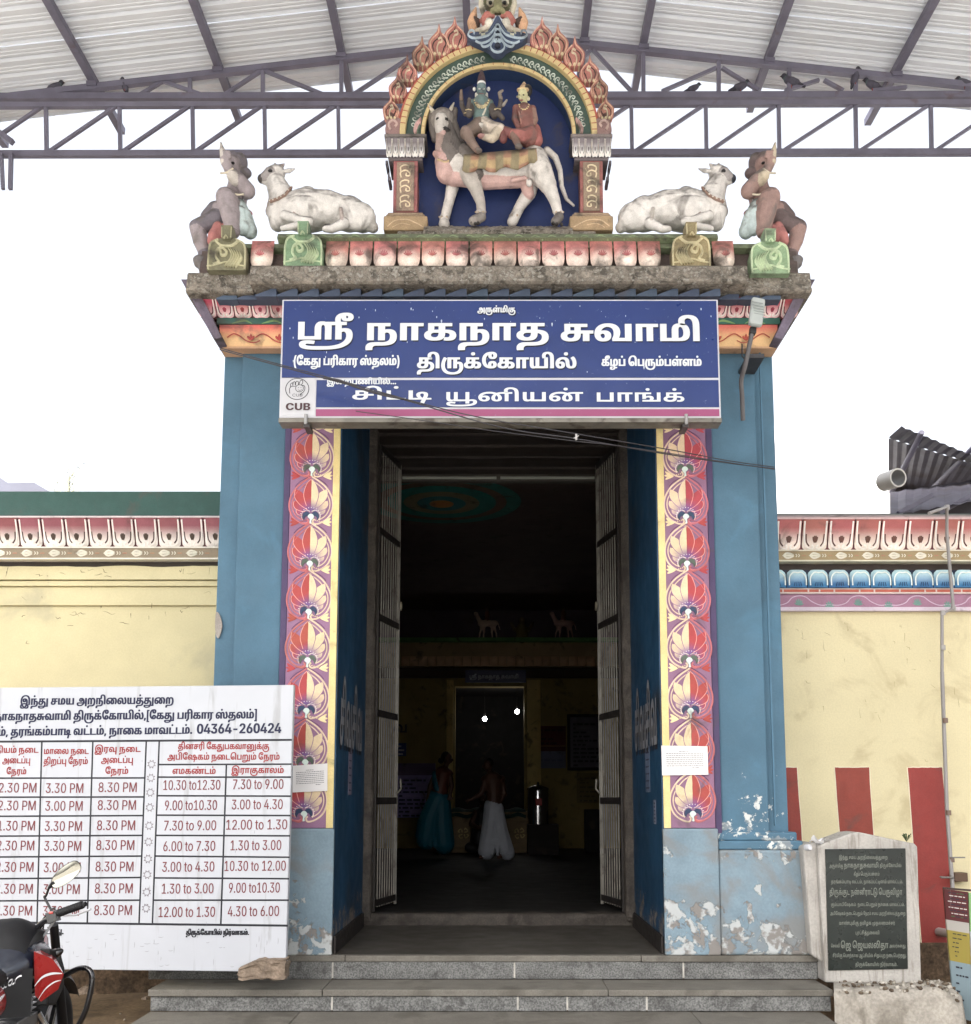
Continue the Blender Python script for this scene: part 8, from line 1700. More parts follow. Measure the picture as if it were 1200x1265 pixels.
m.box(dl-.7, dr+.7, b0, b0+.2, HALL, dt+.4); m.box(dl-.72, dl-.7, RW+.3, b0, HALL, dt+.4); m.box(dr+.7, dr+.72, RW+.3, b0, HALL, dt+.4); m.box(dl-.7, dr+.7, RW+.3, b0, dt+.01, dt+.4); m.box(dl-.7, dr+.7, RW+.0, b0, HALL-.1, HALL+.05); build('sanctum_room', m, M['hall'], rwl)
m = MB(C(26, 34, 80)); a, b = q3(575, 843, RW-.16), q3(650, 828, RW-.16); m.box(a.x, b.x, RW-.16, RW-.121, a.z, b.z)
isg = build('inner_sign', m, M['sign']); tag(isg, 'dark blue sign with white Tamil lettering above the sanctum doorway', 'sign')
m = MB(C(190, 196, 206)); letters(m, 'ஸ்ரீ நாகநாத சுவாமி', 'H', flat_frame(RW-.161), q3(580, 840, RW-.16).x, q3(641, 840, RW-.16).x, Z(838, RW-.16), .11, .003, C(190, 196, 206)); build('lettering', m, M['lettering'], isg)
# small animal reliefs on the frieze ledge
def cow_relief(px, lab, col):
    T = Tr(RW-.25); T.k = 1/PPM(RW-.25, 780); b = px
    T.c([(b-9, 770), (b+8, 770)], [4, 4], col).c([(b-10, 768), (b-14, 760)], [3, 2.6], col).e((b-15, 758), (3, 2.4), col)
    for dx in (-10, -5, 5, 10): T.c([(b+dx*.8, 773), (b+dx*1.1, 788)], [1.6, 1.1], col)
    T.c([(b-1, 765), (b-1, 757)], [3, 3], C(110, 70, 60)).e((b-1, 752), (2.2, 2.8), C(120, 96, 80)).c([(b+12, 768), (b+15, 778)], [.8, .7], col)
    return tag(sculpt('cow_relief', T.pr, M['hall'], None, .02, smooth=0, org=q3(px, 790, RW-.25)), lab, 'relief', 'cow reliefs on the inner frieze')
cow_relief(603, 'pale cow relief with a rider above the sanctum door', C(190, 170, 156)); cow_relief(697, 'pale cow relief with a rider near the right gate leaf', C(180, 150, 144))
m = MB(C(96, 84, 60)); T = Tr(RW-.2); T.k = 1/PPM(RW-.2, 780)
T.c([(645, 788), (645, 775)], [8, 6], C(96, 84, 50)).e((645, 767), (4, 5), C(110, 90, 70)).c([(636, 778), (632, 770)], [2.5, 2], C(90, 76, 60)).c([(654, 778), (658, 770)], [2.5, 2], C(90, 76, 60)); tag(sculpt('deity_relief', T.pr, M['hall'], None, .02, smooth=0, org=q3(645, 790, RW-.2)), 'dark seated deity relief between the two cows', 'relief')
# bulbs
EM = emission('lit_bulb', (1, .97, .92), 14)
for px, py, Y, lb in ((599, 888, RW+.6, 'lit white bulb left in the sanctum doorway'), (639, 879, RW+.5, 'smaller lit white bulb right in the sanctum doorway')):
    p = q3(px, py, Y); o = thing('light_bulb', lb, 'lamp', p, 'lit bulbs in the sanctum'); m = MB(); m.ell(p, (.045, .045, .05), n=12); build('globe', m, EM, o)
    m = MB(C(60, 60, 60)); m.tube([p+Vector((0, 0, .045)), p+Vector((0, 0, .12))], .022, 8); m.tube([p+Vector((0, 0, .12)), Vector((p.x, p.y, dt+.05))], .004, 5); build('holder', m, M['plastic'], o)
# altar platform
al = thing('altar_platform', 'carved stone altar platform draped with green cloth before the sanctum', 'altar', (X(607, 11.9, 1020), 12.2, HALL))
AY = 11.8
m = MB(C(140, 120, 92)); a, b = q3(556, 1053, AY), q3(655, 1004, AY); m.box(a.x, b.x, AY, AY+.9, HALL, Z(1010, AY)); m.box(a.x-.06, b.x+.06, AY-.06, AY+.95, Z(1010, AY), Z(1003, AY)); m.box(a.x-.08, b.x+.08, AY-.08, AY+.95, HALL, HALL+.1); build('block', m, M['hall'], al, bevel=.012)
m = MB(C(200, 180, 130)); sc = .013
for cx2 in (-.55, -.1, .5):
    for k in range(4):
        t = math.radians(k*90+45); m.stroke([(2*math.cos(t), 2*math.sin(t)), (7*math.cos(t+.3), 7*math.sin(t+.3)), (8*math.cos(t-.4), 8*math.sin(t-.4)), (5*math.cos(t-.5), 5*math.sin(t-.5))], 1.8, .02, sc=sc, o=(a.x+.8+cx2, AY-.001, (HALL+Z(1010, AY))/2+.03))
build('carved_rosette', m, M['hall'], al)
m = MB(C(30, 62, 58)); m.grid(lambda u, v: Vector((a.x+.02+(b.x-a.x-.1)*u, AY-.07+.02*math.sin(u*40)*min(1, v*2)+v*.8 if v > .2 else AY-.075+.012*math.sin(u*40), Z(1003, AY)+(.06 if v > .2 else -.10+.5*v)+.02*math.sin(u*23))), 60, 8); build('cloth', m, M['hall'], al)
# steel donation drum on a stand
dm = thing('steel_drum', 'shiny cylindrical steel donation drum with a knob lid', 'drum', q3(665, 1018, 11.2))
c0 = q3(665, 1018, 11.2); r0 = 13*1/PPM(11.2, 1000); H_ = q3(665, 976, 11.2).z-c0.z
m = MB(C(170, 170, 170)); m.lathe([(r0, 0), (r0, H_*.97), (r0*.98, H_)], c0, 24); build('body', m, M['chrome'], dm)
m = MB(); m.lathe([(r0*1.03, H_), (r0*1.0, H_+.04), (r0*.4, H_+.08), (.02, H_+.09), (.025, H_+.13), (.005, H_+.15)], c0, 24); build('lid', m, M['chrome'], dm)
m = MB(C(160, 40, 34)); m.box(c0.x-.05, c0.x+.06, c0.y-r0-.008, c0.y-r0+.02, c0.z+H_*.55, c0.z+H_*.75); build('label_plate', m, M['plastic'], dm)
m = MB(C(34, 28, 26)); a, b = q3(652, 1060, 11.1), q3(690, 1018, 11.1); m.box(a.x, b.x, 11.0, 11.6, HALL, c0.z-.002); tag(build('low_table', m, M['hall'], bevel=.01), 'dark low table carrying the steel donation drum', 'table')
m = MB(C(20, 18, 18)); a, b = q3(724, 1020, 11.5), q3(742, 1000, 11.5); m.box(a.x, b.x, 11.5, 11.9, HALL, b.z); tag(build('dark_box', m, M['hall'], bevel=.01), 'black box on the floor behind the right gate leaf', 'box')
def board(name, px0, py0, px1, py1, Y, bg, label, cat, nl, lc, title=None, frame_=None, seed=1):
    a, b = q3(px0, py1, Y), q3(px1, py0, Y); o = thing(name, label, cat, (a+b)/2)
    m = MB(bg); m.box(a.x, b.x, Y, Y+.03, a.z, b.z); build('panel', m, M['hall'], o)
    if frame_:
        m = MB(frame_); w_ = .06
        m.box(a.x-w_, b.x+w_, Y-.02, Y+.04, a.z-w_, a.z-.001); m.box(a.x-w_, b.x+w_, Y-.02, Y+.04, b.z+.001, b.z+w_); m.box(a.x-w_, a.x-.001, Y-.02, Y+.04, a.z, b.z); m.box(b.x+.001, b.x+w_, Y-.02, Y+.04, a.z, b.z); build('frame', m, M['hall'], o)
    if title: m = MB(title); m.box(a.x+.001, b.x-.001, Y-.003, Y, b.z-(b.z-a.z)*.22, b.z-.001); build('title_band', m, M['hall'], o)
    m = MB(lc); r = rnd(seed); zt_ = b.z-(b.z-a.z)*(.28 if title else .1)
    for i in range(nl):
        z_ = zt_-(zt_-a.z)*(i+.5)/nl; u = a.x+.06
        while u < b.x-.1:
            w_ = r.uniform(.04, .14); m.box(u, min(b.x-.04, u+w_), Y-.006, Y-.003, z_-.018, z_+.018); u += w_+.03
            if r.random() < .06: break
    build('lettering', m, M['hall'], o); return o
board('banner', 489, 943, 538, 1010, 12.9, C(150, 140, 190), 'pale lilac text banner at the left of the inner hall', 'banner', 10, C(40, 36, 90), title=C(96, 80, 110))
board('small_sign', 489, 918, 502, 934, RW-.04, C(60, 70, 120), 'small blue sign on the left wall of the inner hall', 'sign', 3, C(180, 180, 190))
board('framed_board', 705, 886, 742, 948, RW-.1, C(96, 92, 104), 'dark framed text board on the right wall of the inner hall', 'board', 11, C(40, 36, 44), frame_=C(22, 16, 14))
board('poster', 664, 922, 699, 949, RW-.04, C(104, 108, 132), 'pale blue poster on the right wall of the inner hall', 'poster', 1, C(90, 94, 120), title=C(70, 20, 20))
board('poster', 664, 897, 699, 921, RW-.04, C(80, 28, 26), 'dark red poster above the pale blue one in the inner hall', 'poster', 4, C(40, 12, 10))
board('chart', 713, 955, 742, 992, RW-.04, C(110, 96, 60), 'faded yellow chart below the framed board', 'poster', 6, C(84, 70, 44))
m = MB(C(30, 26, 26)); letters(m, 'ஓ' if False else 'வ', 'H', flat_frame(RW-.002), q3(486, 905, RW).x, q3(504, 905, RW).x, Z(905, RW), .30, .004, C(30, 26, 26)); tag(build('wall_lettering', m, M['lettering']), 'large black painted letter on the left wall of the inner hall', 'lettering')

# ------------------------------------------------------------------ people in the hall
def fig(px, foot, head, Y):
    k = (foot-head)/100.0
    return lambda dx, h, d=0: (px+dx*k, foot-h*k, d)
BS = C(74, 48, 36); HR = C(14, 12, 12)
def man():
    Y = 9.3; T = Tr(Y); T.k = 1/PPM(Y, 1000); g_ = fig(610, 1061, 938, Y); q = 1.23; DH = C(176, 180, 190)
    R = lambda a: a*q
    T.c([g_(0, 54), g_(0, 66), g_(-1, 78)], [R(8), R(8), R(10)], BS).c([g_(-9, 80, .0), g_(8, 80)], [R(4), R(4)], BS).c([g_(-2, 84), g_(-4, 89)], [R(3), R(2.8)], BS)
    T.e(g_(-6, 94), (R(4.6), R(6.2), R(5.4)), BS).e(g_(-4.4, 96, .02), (R(5), R(5.6), R(5.6)), HR).c([g_(-10.6, 93.5, -.01), g_(-11, 92.4, -.01)], [R(1), R(1.2)], BS).e(g_(-4.4, 93, -.09), (R(.9), R(1.4), R(.8)), BS).e(g_(-9.6, 94.8, -.04), (R(.6), R(.5), R(.5)), C(200, 200, 200)).c([g_(-9.8, 90.4, -.03), g_(-8.6, 90.2, -.05)], [R(.5), R(.5)], C(90, 50, 46))
    T.c([g_(-8, 79, -.06), g_(-12, 66, -.10), g_(-22, 60, -.12)], [R(3.2), R(2.6), R(1.9)], BS).c([g_(-22, 60, -.12), g_(-25.5, 59, -.12)], [R(1.8), R(1.5)], BS)
    for i in range(5): T.c([g_(-25, 59.6-i*.5, -.13+i*.012), g_(-28.5+i*.5, 58.2-i*.8, -.13+i*.012)], [R(.7), R(.5)], BS)
    T.c([g_(8, 79, .02), g_(11, 65, .02), g_(5, 54, -.04)], [R(3.2), R(2.6), R(1.9)], BS).e(g_(4, 52, -.06), (R(1.8), R(2.6), R(1.2)), BS)
    T.c([g_(-1, 53), g_(-3, 36), g_(-7, 8)], [R(9), R(8.5), R(9)], DH).c([g_(2, 50), g_(6, 28), g_(14, 6)], [R(8.5), R(8.5), R(7.5)], DH).c([g_(-6, 20), g_(3, 16)], [R(8), R(9)], DH)
    for dx in (-10, -6, -1, 4, 9, 15): T.c([g_(dx*.4, 50, -.10), g_(dx, 5, -.11)], [R(1), R(1.6)], DH)
    for dx in (-9, 9): T.c([g_(dx, 3), g_(dx-4, 1.4, -.1)], [R(2.2), R(1.8)], BS)
    p = sculpt('person', T.pr, M['skin'], None, .012, smooth=1, org=q3(610, 1061, Y)); p.location.z += 0
    return tag(p, 'bare chested man in a white wrapped cloth standing facing left in the hall', 'person')
man()
def woman():
    Y = 9.9; T = Tr(Y); T.k = 1/PPM(Y, 1000); g_ = fig(546, 1052, 930, Y); R = lambda a: a*1.22; TE = C(14, 92, 112); BL = C(84, 40, 26)
    T.c([g_(-4, 52), g_(-1, 64), g_(1, 78)], [R(9), R(8), R(9)], BL).c([g_(-6, 79), g_(8, 79)], [R(3.8), R(3.8)], BL).c([g_(3, 84), g_(5, 89)], [R(2.8), R(2.6)], BS)
    T.e(g_(6, 94), (R(4.6), R(6), R(5.4)), BS).e(g_(4, 96, .02), (R(5.2), R(5.6), R(5.8)), HR).e(g_(-1, 92, .05), (R(3), R(3.2), R(3)), HR).c([g_(10.6, 93.4, -.02), g_(11, 92.4, -.02)], [R(1), R(1.1)], BS).e(g_(9.4, 94.6, -.05), (R(.6), R(.5), R(.5)), C(190, 190, 190)).e(g_(4.5, 92.6, -.09), (R(.9), R(1.4), R(.8)), BS).c([g_(9, 90.2, -.04), g_(10.2, 90.2, -.03)], [R(.5), R(.5)], C(90, 44, 40))
    T.c([g_(8, 79, -.03), g_(10, 66, -.08), g_(8, 56, -.12)], [R(3), R(2.4), R(1.8)], BS).c([g_(-6, 79), g_(-12, 66, -.02), g_(-14, 54, -.06)], [R(3), R(2.4), R(1.8)], BS)
    for b_ in (g_(8, 55, -.13), g_(-14, 53, -.07)):
        for i in range(4): T.c([(b_[0]-2+i*1.4, b_[1], b_[2]), (b_[0]-2.4+i*1.5, b_[1]+4.5-abs(i-1.5)*.6, b_[2]-.01)], [R(.75), R(.55)], BS)
        T.c([(b_[0]+2, b_[1]-1, b_[2]), (b_[0]+4, b_[1]+2, b_[2]-.02)], [R(.8), R(.6)], BS)
    T.c([g_(-4, 54), g_(-12, 34), g_(-16, 12)], [R(10), R(11), R(10)], TE).c([g_(0, 52), g_(0, 30), g_(2, 8)], [R(9), R(11), R(11)], TE).c([g_(-20, 30), g_(-24, 16, -.02)], [R(5), R(3)], TE).c([g_(2, 52, -.06), g_(-6, 66, -.10), g_(-7, 79, -.05)], [R(3), R(3), R(3)], TE)
    for dx in (-18, -12, -7, -1, 5): T.c([g_(dx*.4, 50, -.10), g_(dx, 6, -.12)], [R(1.2), R(1.8)], TE)
    for dx in (-10, 2): T.c([g_(dx, 3), g_(dx+3, 1.4, -.1)], [R(2.2), R(1.8)], BS)
    return tag(sculpt('person', T.pr, M['skin'], None, .012, smooth=1, org=q3(546, 1052, Y)), 'woman in a teal sari and brown blouse standing left in the hall', 'person')
woman()
def devotee():
    Y = 11.3; T = Tr(Y); T.k = 1/PPM(Y, 1000); DKc = C(30, 30, 36); W2 = C(150, 150, 150)
    T.c([(592, 1042), (594, 1025), (596, 1006)], [12, 11, 9], DKc).c([(588, 1004), (604, 1004)], [4.5, 4.5], DKc).c([(596, 998), (596, 994)], [3, 3], BS).e((596, 988), (5, 6.6, 6), BS).e((596, 986, .04), (5.6, 6, 6), HR).e((594, 988.5, -.1), (.7, .5, .6), C(190, 190, 190)).e((598, 988.5, -.1), (.7, .5, .6), C(190, 190, 190)).c([(596, 989, -.1), (596, 990.5, -.11)], [.8, 1], BS)
    T.c([(588, 1005, -.05), (582, 1018, -.1), (592, 1024, -.2)], [3.6, 3, 2.2], BS).c([(604, 1005, -.05), (608, 1018, -.1), (597, 1024, -.2)], [3.6, 3, 2.2], BS)
    for i in range(4): T.c([(591+i*1.2, 1024, -.22), (592+i*1.2, 1019, -.24)], [.8, .6], BS)
    T.c([(586, 1044, -.05), (580, 1047, -.3), (598, 1050, -.35)], [7, 6, 4], DKc).c([(602, 1044, -.05), (608, 1047, -.3), (590, 1050, -.36)], [7, 6, 4], DKc)
    return tag(sculpt('person', T.pr, M['skin'], None, .013, smooth=1, org=q3(594, 1052, Y)), 'seated person in dark clothes on the hall floor before the altar', 'person')
devotee()

# ------------------------------------------------------------------ pigeons on the trusses
def pigeon(px, py, Y, face, lab, sc=1.0, upright=0):
    T = Tr(Y); T.k = sc/PPM(Y, 110); s = face; D1, D2 = C(52, 50, 60), C(76, 74, 86)
    g_ = lambda dx, dy, d=0: (px+s*dx*sc, py+dy*sc, d)
    if upright:
        T.c([g_(-2, 4), g_(0, -3), g_(2, -8)], [4.6, 5, 3.4], D2).e(g_(3, -12), (3, 3), D1).c([g_(6, -12), g_(8, -11.4)], [.9, .5], C(60, 50, 50)).c([g_(-3, 4), g_(-5, 12)], [3, 1.6], D1)
    else:
        T.c([g_(-5, 1), g_(0, 0), g_(4, -2)], [4, 5, 4.2], D2).e(g_(8, -6), (3, 3), D1).c([g_(10.6, -6), g_(12.6, -5.4)], [.9, .5], C(60, 50, 50)).c([g_(-6, 2), g_(-14, 5)], [3, 1.6], D1).c([g_(5, -2), g_(7, -5)], [3.4, 2.6], C(70, 84, 86))
    for d in (-.02, .02): T.c([g_(0, 4, d), g_(0, 7, d)], [.8, .6], C(120, 60, 60))
    o = sculpt('pigeon', T.pr, M['feather'], None, .006, smooth=1, org=P(px, py+7*sc, Y)); return tag(o, lab, 'bird', 'pigeons perched on the steel trusses')
pigeon(68, 108, RY, 1, 'pigeon perched at the far left of the truss tie beam'); pigeon(154, 107, RY, -1, 'pigeon on the tie beam between the first two left girder struts', .8, 1)
pigeon(857, 109, RY, 1, 'small hunched pigeon on the tie beam nearest the arch right side', .8); pigeon(915, 107, RY, 1, 'dark hunched pigeon second from the arch on the right tie beam', 1.0); pigeon(978, 101, RY, -1, 'larger pigeon facing left on the right tie beam', 1.15)
pigeon(1057, 97, RY, 1, 'upright pigeon on the sloping chord at the right', 1.0, 1); pigeon(1078, 105, RY, -1, 'pigeon sitting just right of the upright one', 1.0); pigeon(1192, 103, RY, -1, 'pigeon at the extreme right end of the truss', 1.0)

# ------------------------------------------------------------------ poster stand at the right edge
ps = thing('poster_stand', 'folded poster panel with red yellow and blue sections at the right edge', 'poster stand', P(1180, 1262, -.0))
def pan(c, Y0, Y1, secs, name):
    a, b, d, e = c
    for i, (v0, v1, col) in enumerate(secs):
        m = MB(col); L = lambda px, py, Y: P(px, py, Y)
        q = [L(a[0]+(e[0]-a[0])*v, a[1]+(e[1]-a[1])*v, Y0) for v in (v0, v1)]; r_ = [L(b[0]+(d[0]-b[0])*v, b[1]+(d[1]-b[1])*v, Y1) for v in (v0, v1)]
        bk = Vector((0, .02, 0)); vs = [q[0], r_[0], r_[1], q[1]]; m.add(vs+[v+bk for v in vs], [(3, 2, 1, 0), (4, 5, 6, 7), (0, 1, 5, 4), (1, 2, 6, 5), (2, 3, 7, 6), (3, 0, 4, 7)])
        o = build(name, m, M['print'], ps); r = rnd(i+3); m = MB(C(40, 40, 50))
        if v1-v0 > .18:
            for k in range(9 if i < 2 else 6):
                v = .08+.86*k/(9 if i < 2 else 6); u = r.uniform(.12, .3)
                while u < .88:
                    w_ = r.uniform(.06, .2); f = lambda uu, vv: (q[0].lerp(r_[0], uu)).lerp(q[1].lerp(r_[1], uu), vv)+Vector((0, -.003, 0))
                    cc = C(206, 200, 196) if (i == 0 and k % 2) else C(60, 90, 60) if i == 0 and r.random() < .3 else C(44, 44, 56)
                    m.add([f(u, v), f(min(.92, u+w_), v), f(min(.92, u+w_), v+.03), f(u, v+.03)], [(3, 2, 1, 0)], cc); u += w_+.04
                    if i and r.random() < .3: break
            build('lettering', m, M['lettering'], o)
pan(((1166, 1098), (1196, 1102), (1202, 1262), (1180, 1256)), -.02, -.12, ((0, .24, C(84, 34, 36)), (.24, .32, C(170, 166, 160)), (.32, .56, C(150, 136, 66)), (.56, 1, C(130, 148, 156))), 'panel')
pan(((1197, 1103), (1262, 1108), (1262, 1275), (1203, 1262)), -.12, .0, ((0, .3, C(130, 170, 116)), (.3, 1, C(176, 184, 190))), 'side_panel')
m = MB(C(60, 46, 40)); m.bar(P(1165, 1097, -.0), P(1200, 1100, -.1), .014); build('top_batten', m, M['plastic'], ps)
m = MB(C(206, 206, 210)); p = P(995, 1043, -.16); m.lathe([(.022, 0), (.024, .05), (.014, .06), (.014, .08)], (p.x, p.y-.03, p.z-.02), 14, axis='y'); m.lathe([(.016, -.004), (.016, .002)], (p.x, p.y-.03, p.z-.02), 14, C(40, 60, 170), axis='y'); tag(build('plastic_bottle', m, M['plastic']), 'small blue capped bottle tucked beside the plaque top', 'bottle')
m = MB(C(226, 226, 228)); p = P(1007, 1041, -.12); r = rnd(2)
m.grid(lambda u, v: p+Vector((.10*(u-.4), -.05*v, .03*v*(1+.5*math.sin(u*9))+.012*math.sin(u*5+v*7))), 8, 6); tag(build('plastic_scrap', m, M['plastic']), 'crumpled white plastic scrap lying on the plaque shoulder', 'scrap')
m = MB(C(60, 74, 44)); p = P(1120, 1040, -.1)
for i in range(9):
    t = i*.7; d = Vector((math.cos(t)*.03, math.sin(t)*.03, .04+.01*(i % 3))); m.add([p, p+d, p+d*.8+Vector((.012, 0, .008))], [(0, 1, 2)])
tag(build('weed', m, M['plastic']), 'tiny dark weed growing on top of the stone plaque', 'plant')

# ------------------------------------------------------------------ motorcycle
mo = thing('motorcycle', 'red and black motorcycle parked at the left with one round edged mirror', 'motorcycle', (-2.37, -2.35, 0.0), rot=(0, 0, math.radians(4)))
RD, BK, SV = C(146, 20, 22), C(14, 14, 17), C(196, 196, 200)
def mb_(name, fn, mat, parent=mo, bevel=0):
    m = MB(); fn(m); return build(name, m, mat, parent, local=True, bevel=bevel)
# local frame: +y forward (away from the camera), +x to the right
def wheel(y, nm):
    w_ = bpy.data.objects.new(nm, None); COL.objects.link(w_); w_.parent = mo; w_.location = (0, y, .30)
    def tyre(m):
        n, k = 36, 10
        vs = [((.045)*math.sin(2*math.pi*j/k), (.245+.045*math.cos(2*math.pi*j/k))*math.cos(2*math.pi*i/n), (.245+.045*math.cos(2*math.pi*j/k))*math.sin(2*math.pi*i/n)) for i in range(n) for j in range(k)]
        m.add(vs, [(i*k+j, i*k+(j+1) % k, ((i+1) % n)*k+(j+1) % k, ((i+1) % n)*k+j) for i in range(n) for j in range(k)], BK, True)
    mb_('tyre', tyre, M['rubber'], w_)
    def rim(m):
        m.lathe([(.205, -.03), (.215, 0), (.205, .03), (.19, .03), (.19, -.03), (.205, -.03)], (0, 0, 0), 32, SV, axis='x'); m.lathe([(.05, -.06), (.05, .06)], (0, 0, 0), 16, BK, axis='x')
        for i in range(6):
            t = i*math.pi/3; m.bar((0, .04*math.cos(t), .04*math.sin(t)), (0, .2*math.cos(t), .2*math.sin(t)), .02, .03, BK)
    mb_('rim', rim, M['gloss'], w_)
wheel(.62, 'front_wheel'); wheel(-.66, 'rear_wheel')
mb_('fork', lambda m: [m.tube([(s*.09, .60, .30), (s*.09, .36, .92)], [.026, .022], 12, BK) for s in (-1, 1)], M['trim'])
def fender(m):
    for y, a0, a1 in ((((.62, 30, 150),) if front_ else ((-.66, 20, 170),))):
        vs = []
        for i in range(17):
            t = math.radians(a0+(a1-a0)*i/16)
            for x, r_ in ((-.07, .305), (-.05, .335), (0, .345), (.05, .335), (.07, .305)): vs.append((x, y+r_*math.cos(t), .30+r_*math.sin(t)))
        m.add(vs, [(i*5+j, i*5+j+1, i*5+6+j, i*5+5+j) for i in range(16) for j in range(4)], BK, True)
for front_ in (True, False): mb_('mudguard', fender, M['trim'])
mb_('frame', lambda m: (m.tube([(0, .34, .88), (0, .1, .72), (0, -.35, .70), (0, -.75, .74)], .022, 8, BK), m.tube([(0, .32, .80), (0, .18, .35), (0, -.25, .30), (0, -.35, .68)], .02, 8, BK), m.tube([(.09, -.3, .32), (.09, -.66, .30)], .018, 8, BK), m.tube([(-.09, -.3, .32), (-.09, -.66, .30)], .018, 8, BK)), M['gloss'])
def loft(m, secs, col, cf=None):
    "secs: (y, z centre, half width, half height, squareness)"
    n = 20; vs = []; cc = []
    for (y, zc, hw, hh, *e) in secs:
        p = e[0] if e else 2.4
        for k in range(n):
            t = 2*math.pi*k/n; c, s = math.cos(t), math.sin(t)
            v = (hw*abs(c)**(2/p)*(1 if c > 0 else -1), y, zc+hh*abs(s)**(2/p)*(1 if s > 0 else -1)); vs.append(v); cc.append(cf(v) if cf else col)
    m.add(vs, [(i*n+k, i*n+(k+1) % n, (i+1)*n+(k+1) % n, (i+1)*n+k) for i in range(len(secs)-1) for k in range(n)], cc, True)
    m.add(vs[:n], [tuple(reversed(range(n)))], cc[:n]); m.add(vs[-n:], [tuple(range(n))], cc[-n:])
tank = mb_('fuel_tank', lambda m: loft(m, [(-.22, .83, .08, .05), (-.18, .85, .14, .07), (-.05, .86, .18, .10), (.10, .855, .185, .115), (.22, .80, .15, .12), (.30, .79, .10, .09)], C(24, 30, 44)), M['gloss'])
mb_('filler_cap', lambda m: m.lathe([(.04, 0), (.04, .012), (.03, .018)], (0, .04, .922), 18, SV), M['chrome'], tank)
def shroud(m):
    for s in (side_,):
        o = lambda u, v, d: (s*(.165+d), u, v)
        pts = [(-.02, .93), (.13, .90), (.22, .80), (.205, .70), (.10, .64), (-.02, .66)]
        vs = [o(u, v, .0) for u, v in pts]+[o(u*.9+.01, v*.98+.015, .045) for u, v in pts]; n = 6
        m.add(vs, [(i, (i+1) % n, n+(i+1) % n, n+i) for i in range(n)]+[tuple(range(n, 2*n))], BK)
for side_ in (-1, 1): mb_('tank_shroud', shroud, M['trim'], bevel=.008).location.z -= .075
# the broad faces that turn to the viewer, rider's side
def cowl(m):
    # black knee panel then red wing, facing back and to the right
    pass
    m.add([(.172, -.12, .925), (.235, -.05, .88), (.275, 0, .80), (.255, -.01, .73), (.20, -.07, .685), (.183, -.105, .72)], [(5, 4, 3, 2, 1, 0)], RD)
    m.add([(.172, -.12, .925), (.235, -.05, .88), (.275, 0, .80), (.255, -.01, .73), (.20, -.07, .685), (.17, .10, .70), (.17, .12, .90)], [(0, 1, 6), (1, 2, 6), (2, 5, 6), (2, 3, 5), (3, 4, 5)], RD)
cw = mb_('side_cowl', cowl, M['gloss'])
kp_ = mb_('knee_panel', lambda m: m.grid(lambda u, v: Vector((-.12+.30*u, -.25+.13*max(0, u-.35)**1.3*1.5, .87-.02*u-.22*v+.01*math.sin(v*3))), 12, 6, BK, flip=True), M['trim'])
def stripes(m):
    f = lambda u, v: (.183+u*.092, -.112+u*.10-.006, v)
    for pts, w_ in (([(0, .765), (.25, .80), (.6, .812), (.98, .806)], .012), ([(.15, .70), (.4, .745), (.7, .77), (.95, .775)], .008)):
        q = catmull([Vector((a, b)) for a, b in pts], 5); vs = []
        for i, p in enumerate(q):
            k = w_*(.3+.7*math.sin(math.pi*i/(len(q)-1))); vs += [f(p.x, p.y-k/2), f(p.x, p.y+k/2)]
        m.add(vs, [(2*i, 2*i+2, 2*i+3, 2*i+1) for i in range(len(q)-1)], C(220, 220, 222))
mb_('white_stripe', stripes, M['lettering'], cw)
def script(m):
    f = lambda u, v: (.072+u*.088, -.262+u*.03, .77+v*.05+u*.03)
    for pts in (((0, 0), (.15, .3), (.2, .7), (.1, .9), (.2, .1), (.3, .1)), ((.3, 1.0), (.3, .2), (.4, .1)), ((.22, .75), (.45, .85)), ((.62, .6), (.5, .5), (.48, .2), (.6, .15), (.66, .6), (.66, .15), (.74, .2)), ((.76, .6), (.78, .15), (.8, .5), (.95, .65), (1.05, .6))):
        q = catmull([Vector(p) for p in pts], 4); vs = []
        for p in q: vs += [f(p.x, p.y-.07), f(p.x, p.y+.07)]
        m.add(vs, [(2*i, 2*i+2, 2*i+3, 2*i+1) for i in range(len(q)-1)], C(226, 226, 228))
mb_('script_lettering', script, M['lettering'], kp_)
mb_('seat', lambda m: loft(m, [(-.20, .74, .08, .03), (-.28, .76, .12, .05), (-.5, .78, .125, .05), (-.75, .82, .12, .05), (-.92, .84, .09, .035)], BK), M['rubber'])
def tail(m): loft(m, [(-.30, .66, .13, .09), (-.45, .68, .145, .09), (-.7, .74, .12, .07), (-.98, .80, .06, .03)], RD)
tp = mb_('tail_panel', tail, M['gloss'])
mb_('white_stripe', lambda m: m.tube(catmull([(.135, -.34, .70), (.148, -.45, .69), (.138, -.6, .70), (.115, -.75, .735)], 5), [.003+.007*math.sin(math.pi*i/15) for i in range(16)], 6, C(214, 214, 216)), M['lettering'], tp)
def eng(m):
    m.boxc((0, .02, .42), (.22, .26, .22), col=C(60, 60, 64)); m.boxc((0, .10, .58), (.15, .15, .16), rot=(math.radians(-15), 0, 0), col=C(90, 90, 94))
    for i in range(6): m.boxc((0, .09+i*.004, .52+i*.024), (.18, .18, .006), col=C(56, 56, 58))
    m.lathe([(.10, 0), (.10, .03), (.07, .045)], (.11, -.02, .40), 20, C(120, 120, 124), axis='x')
mb_('engine', eng, M['gloss'], bevel=.006)
mb_('exhaust', lambda m: m.tube([(.10, .16, .52), (.15, .24, .38), (.16, .10, .25), (.16, -.25, .27), (.17, -.85, .38)], [.02, .02, .022, .045, .04], 12, SV), M['chrome'])
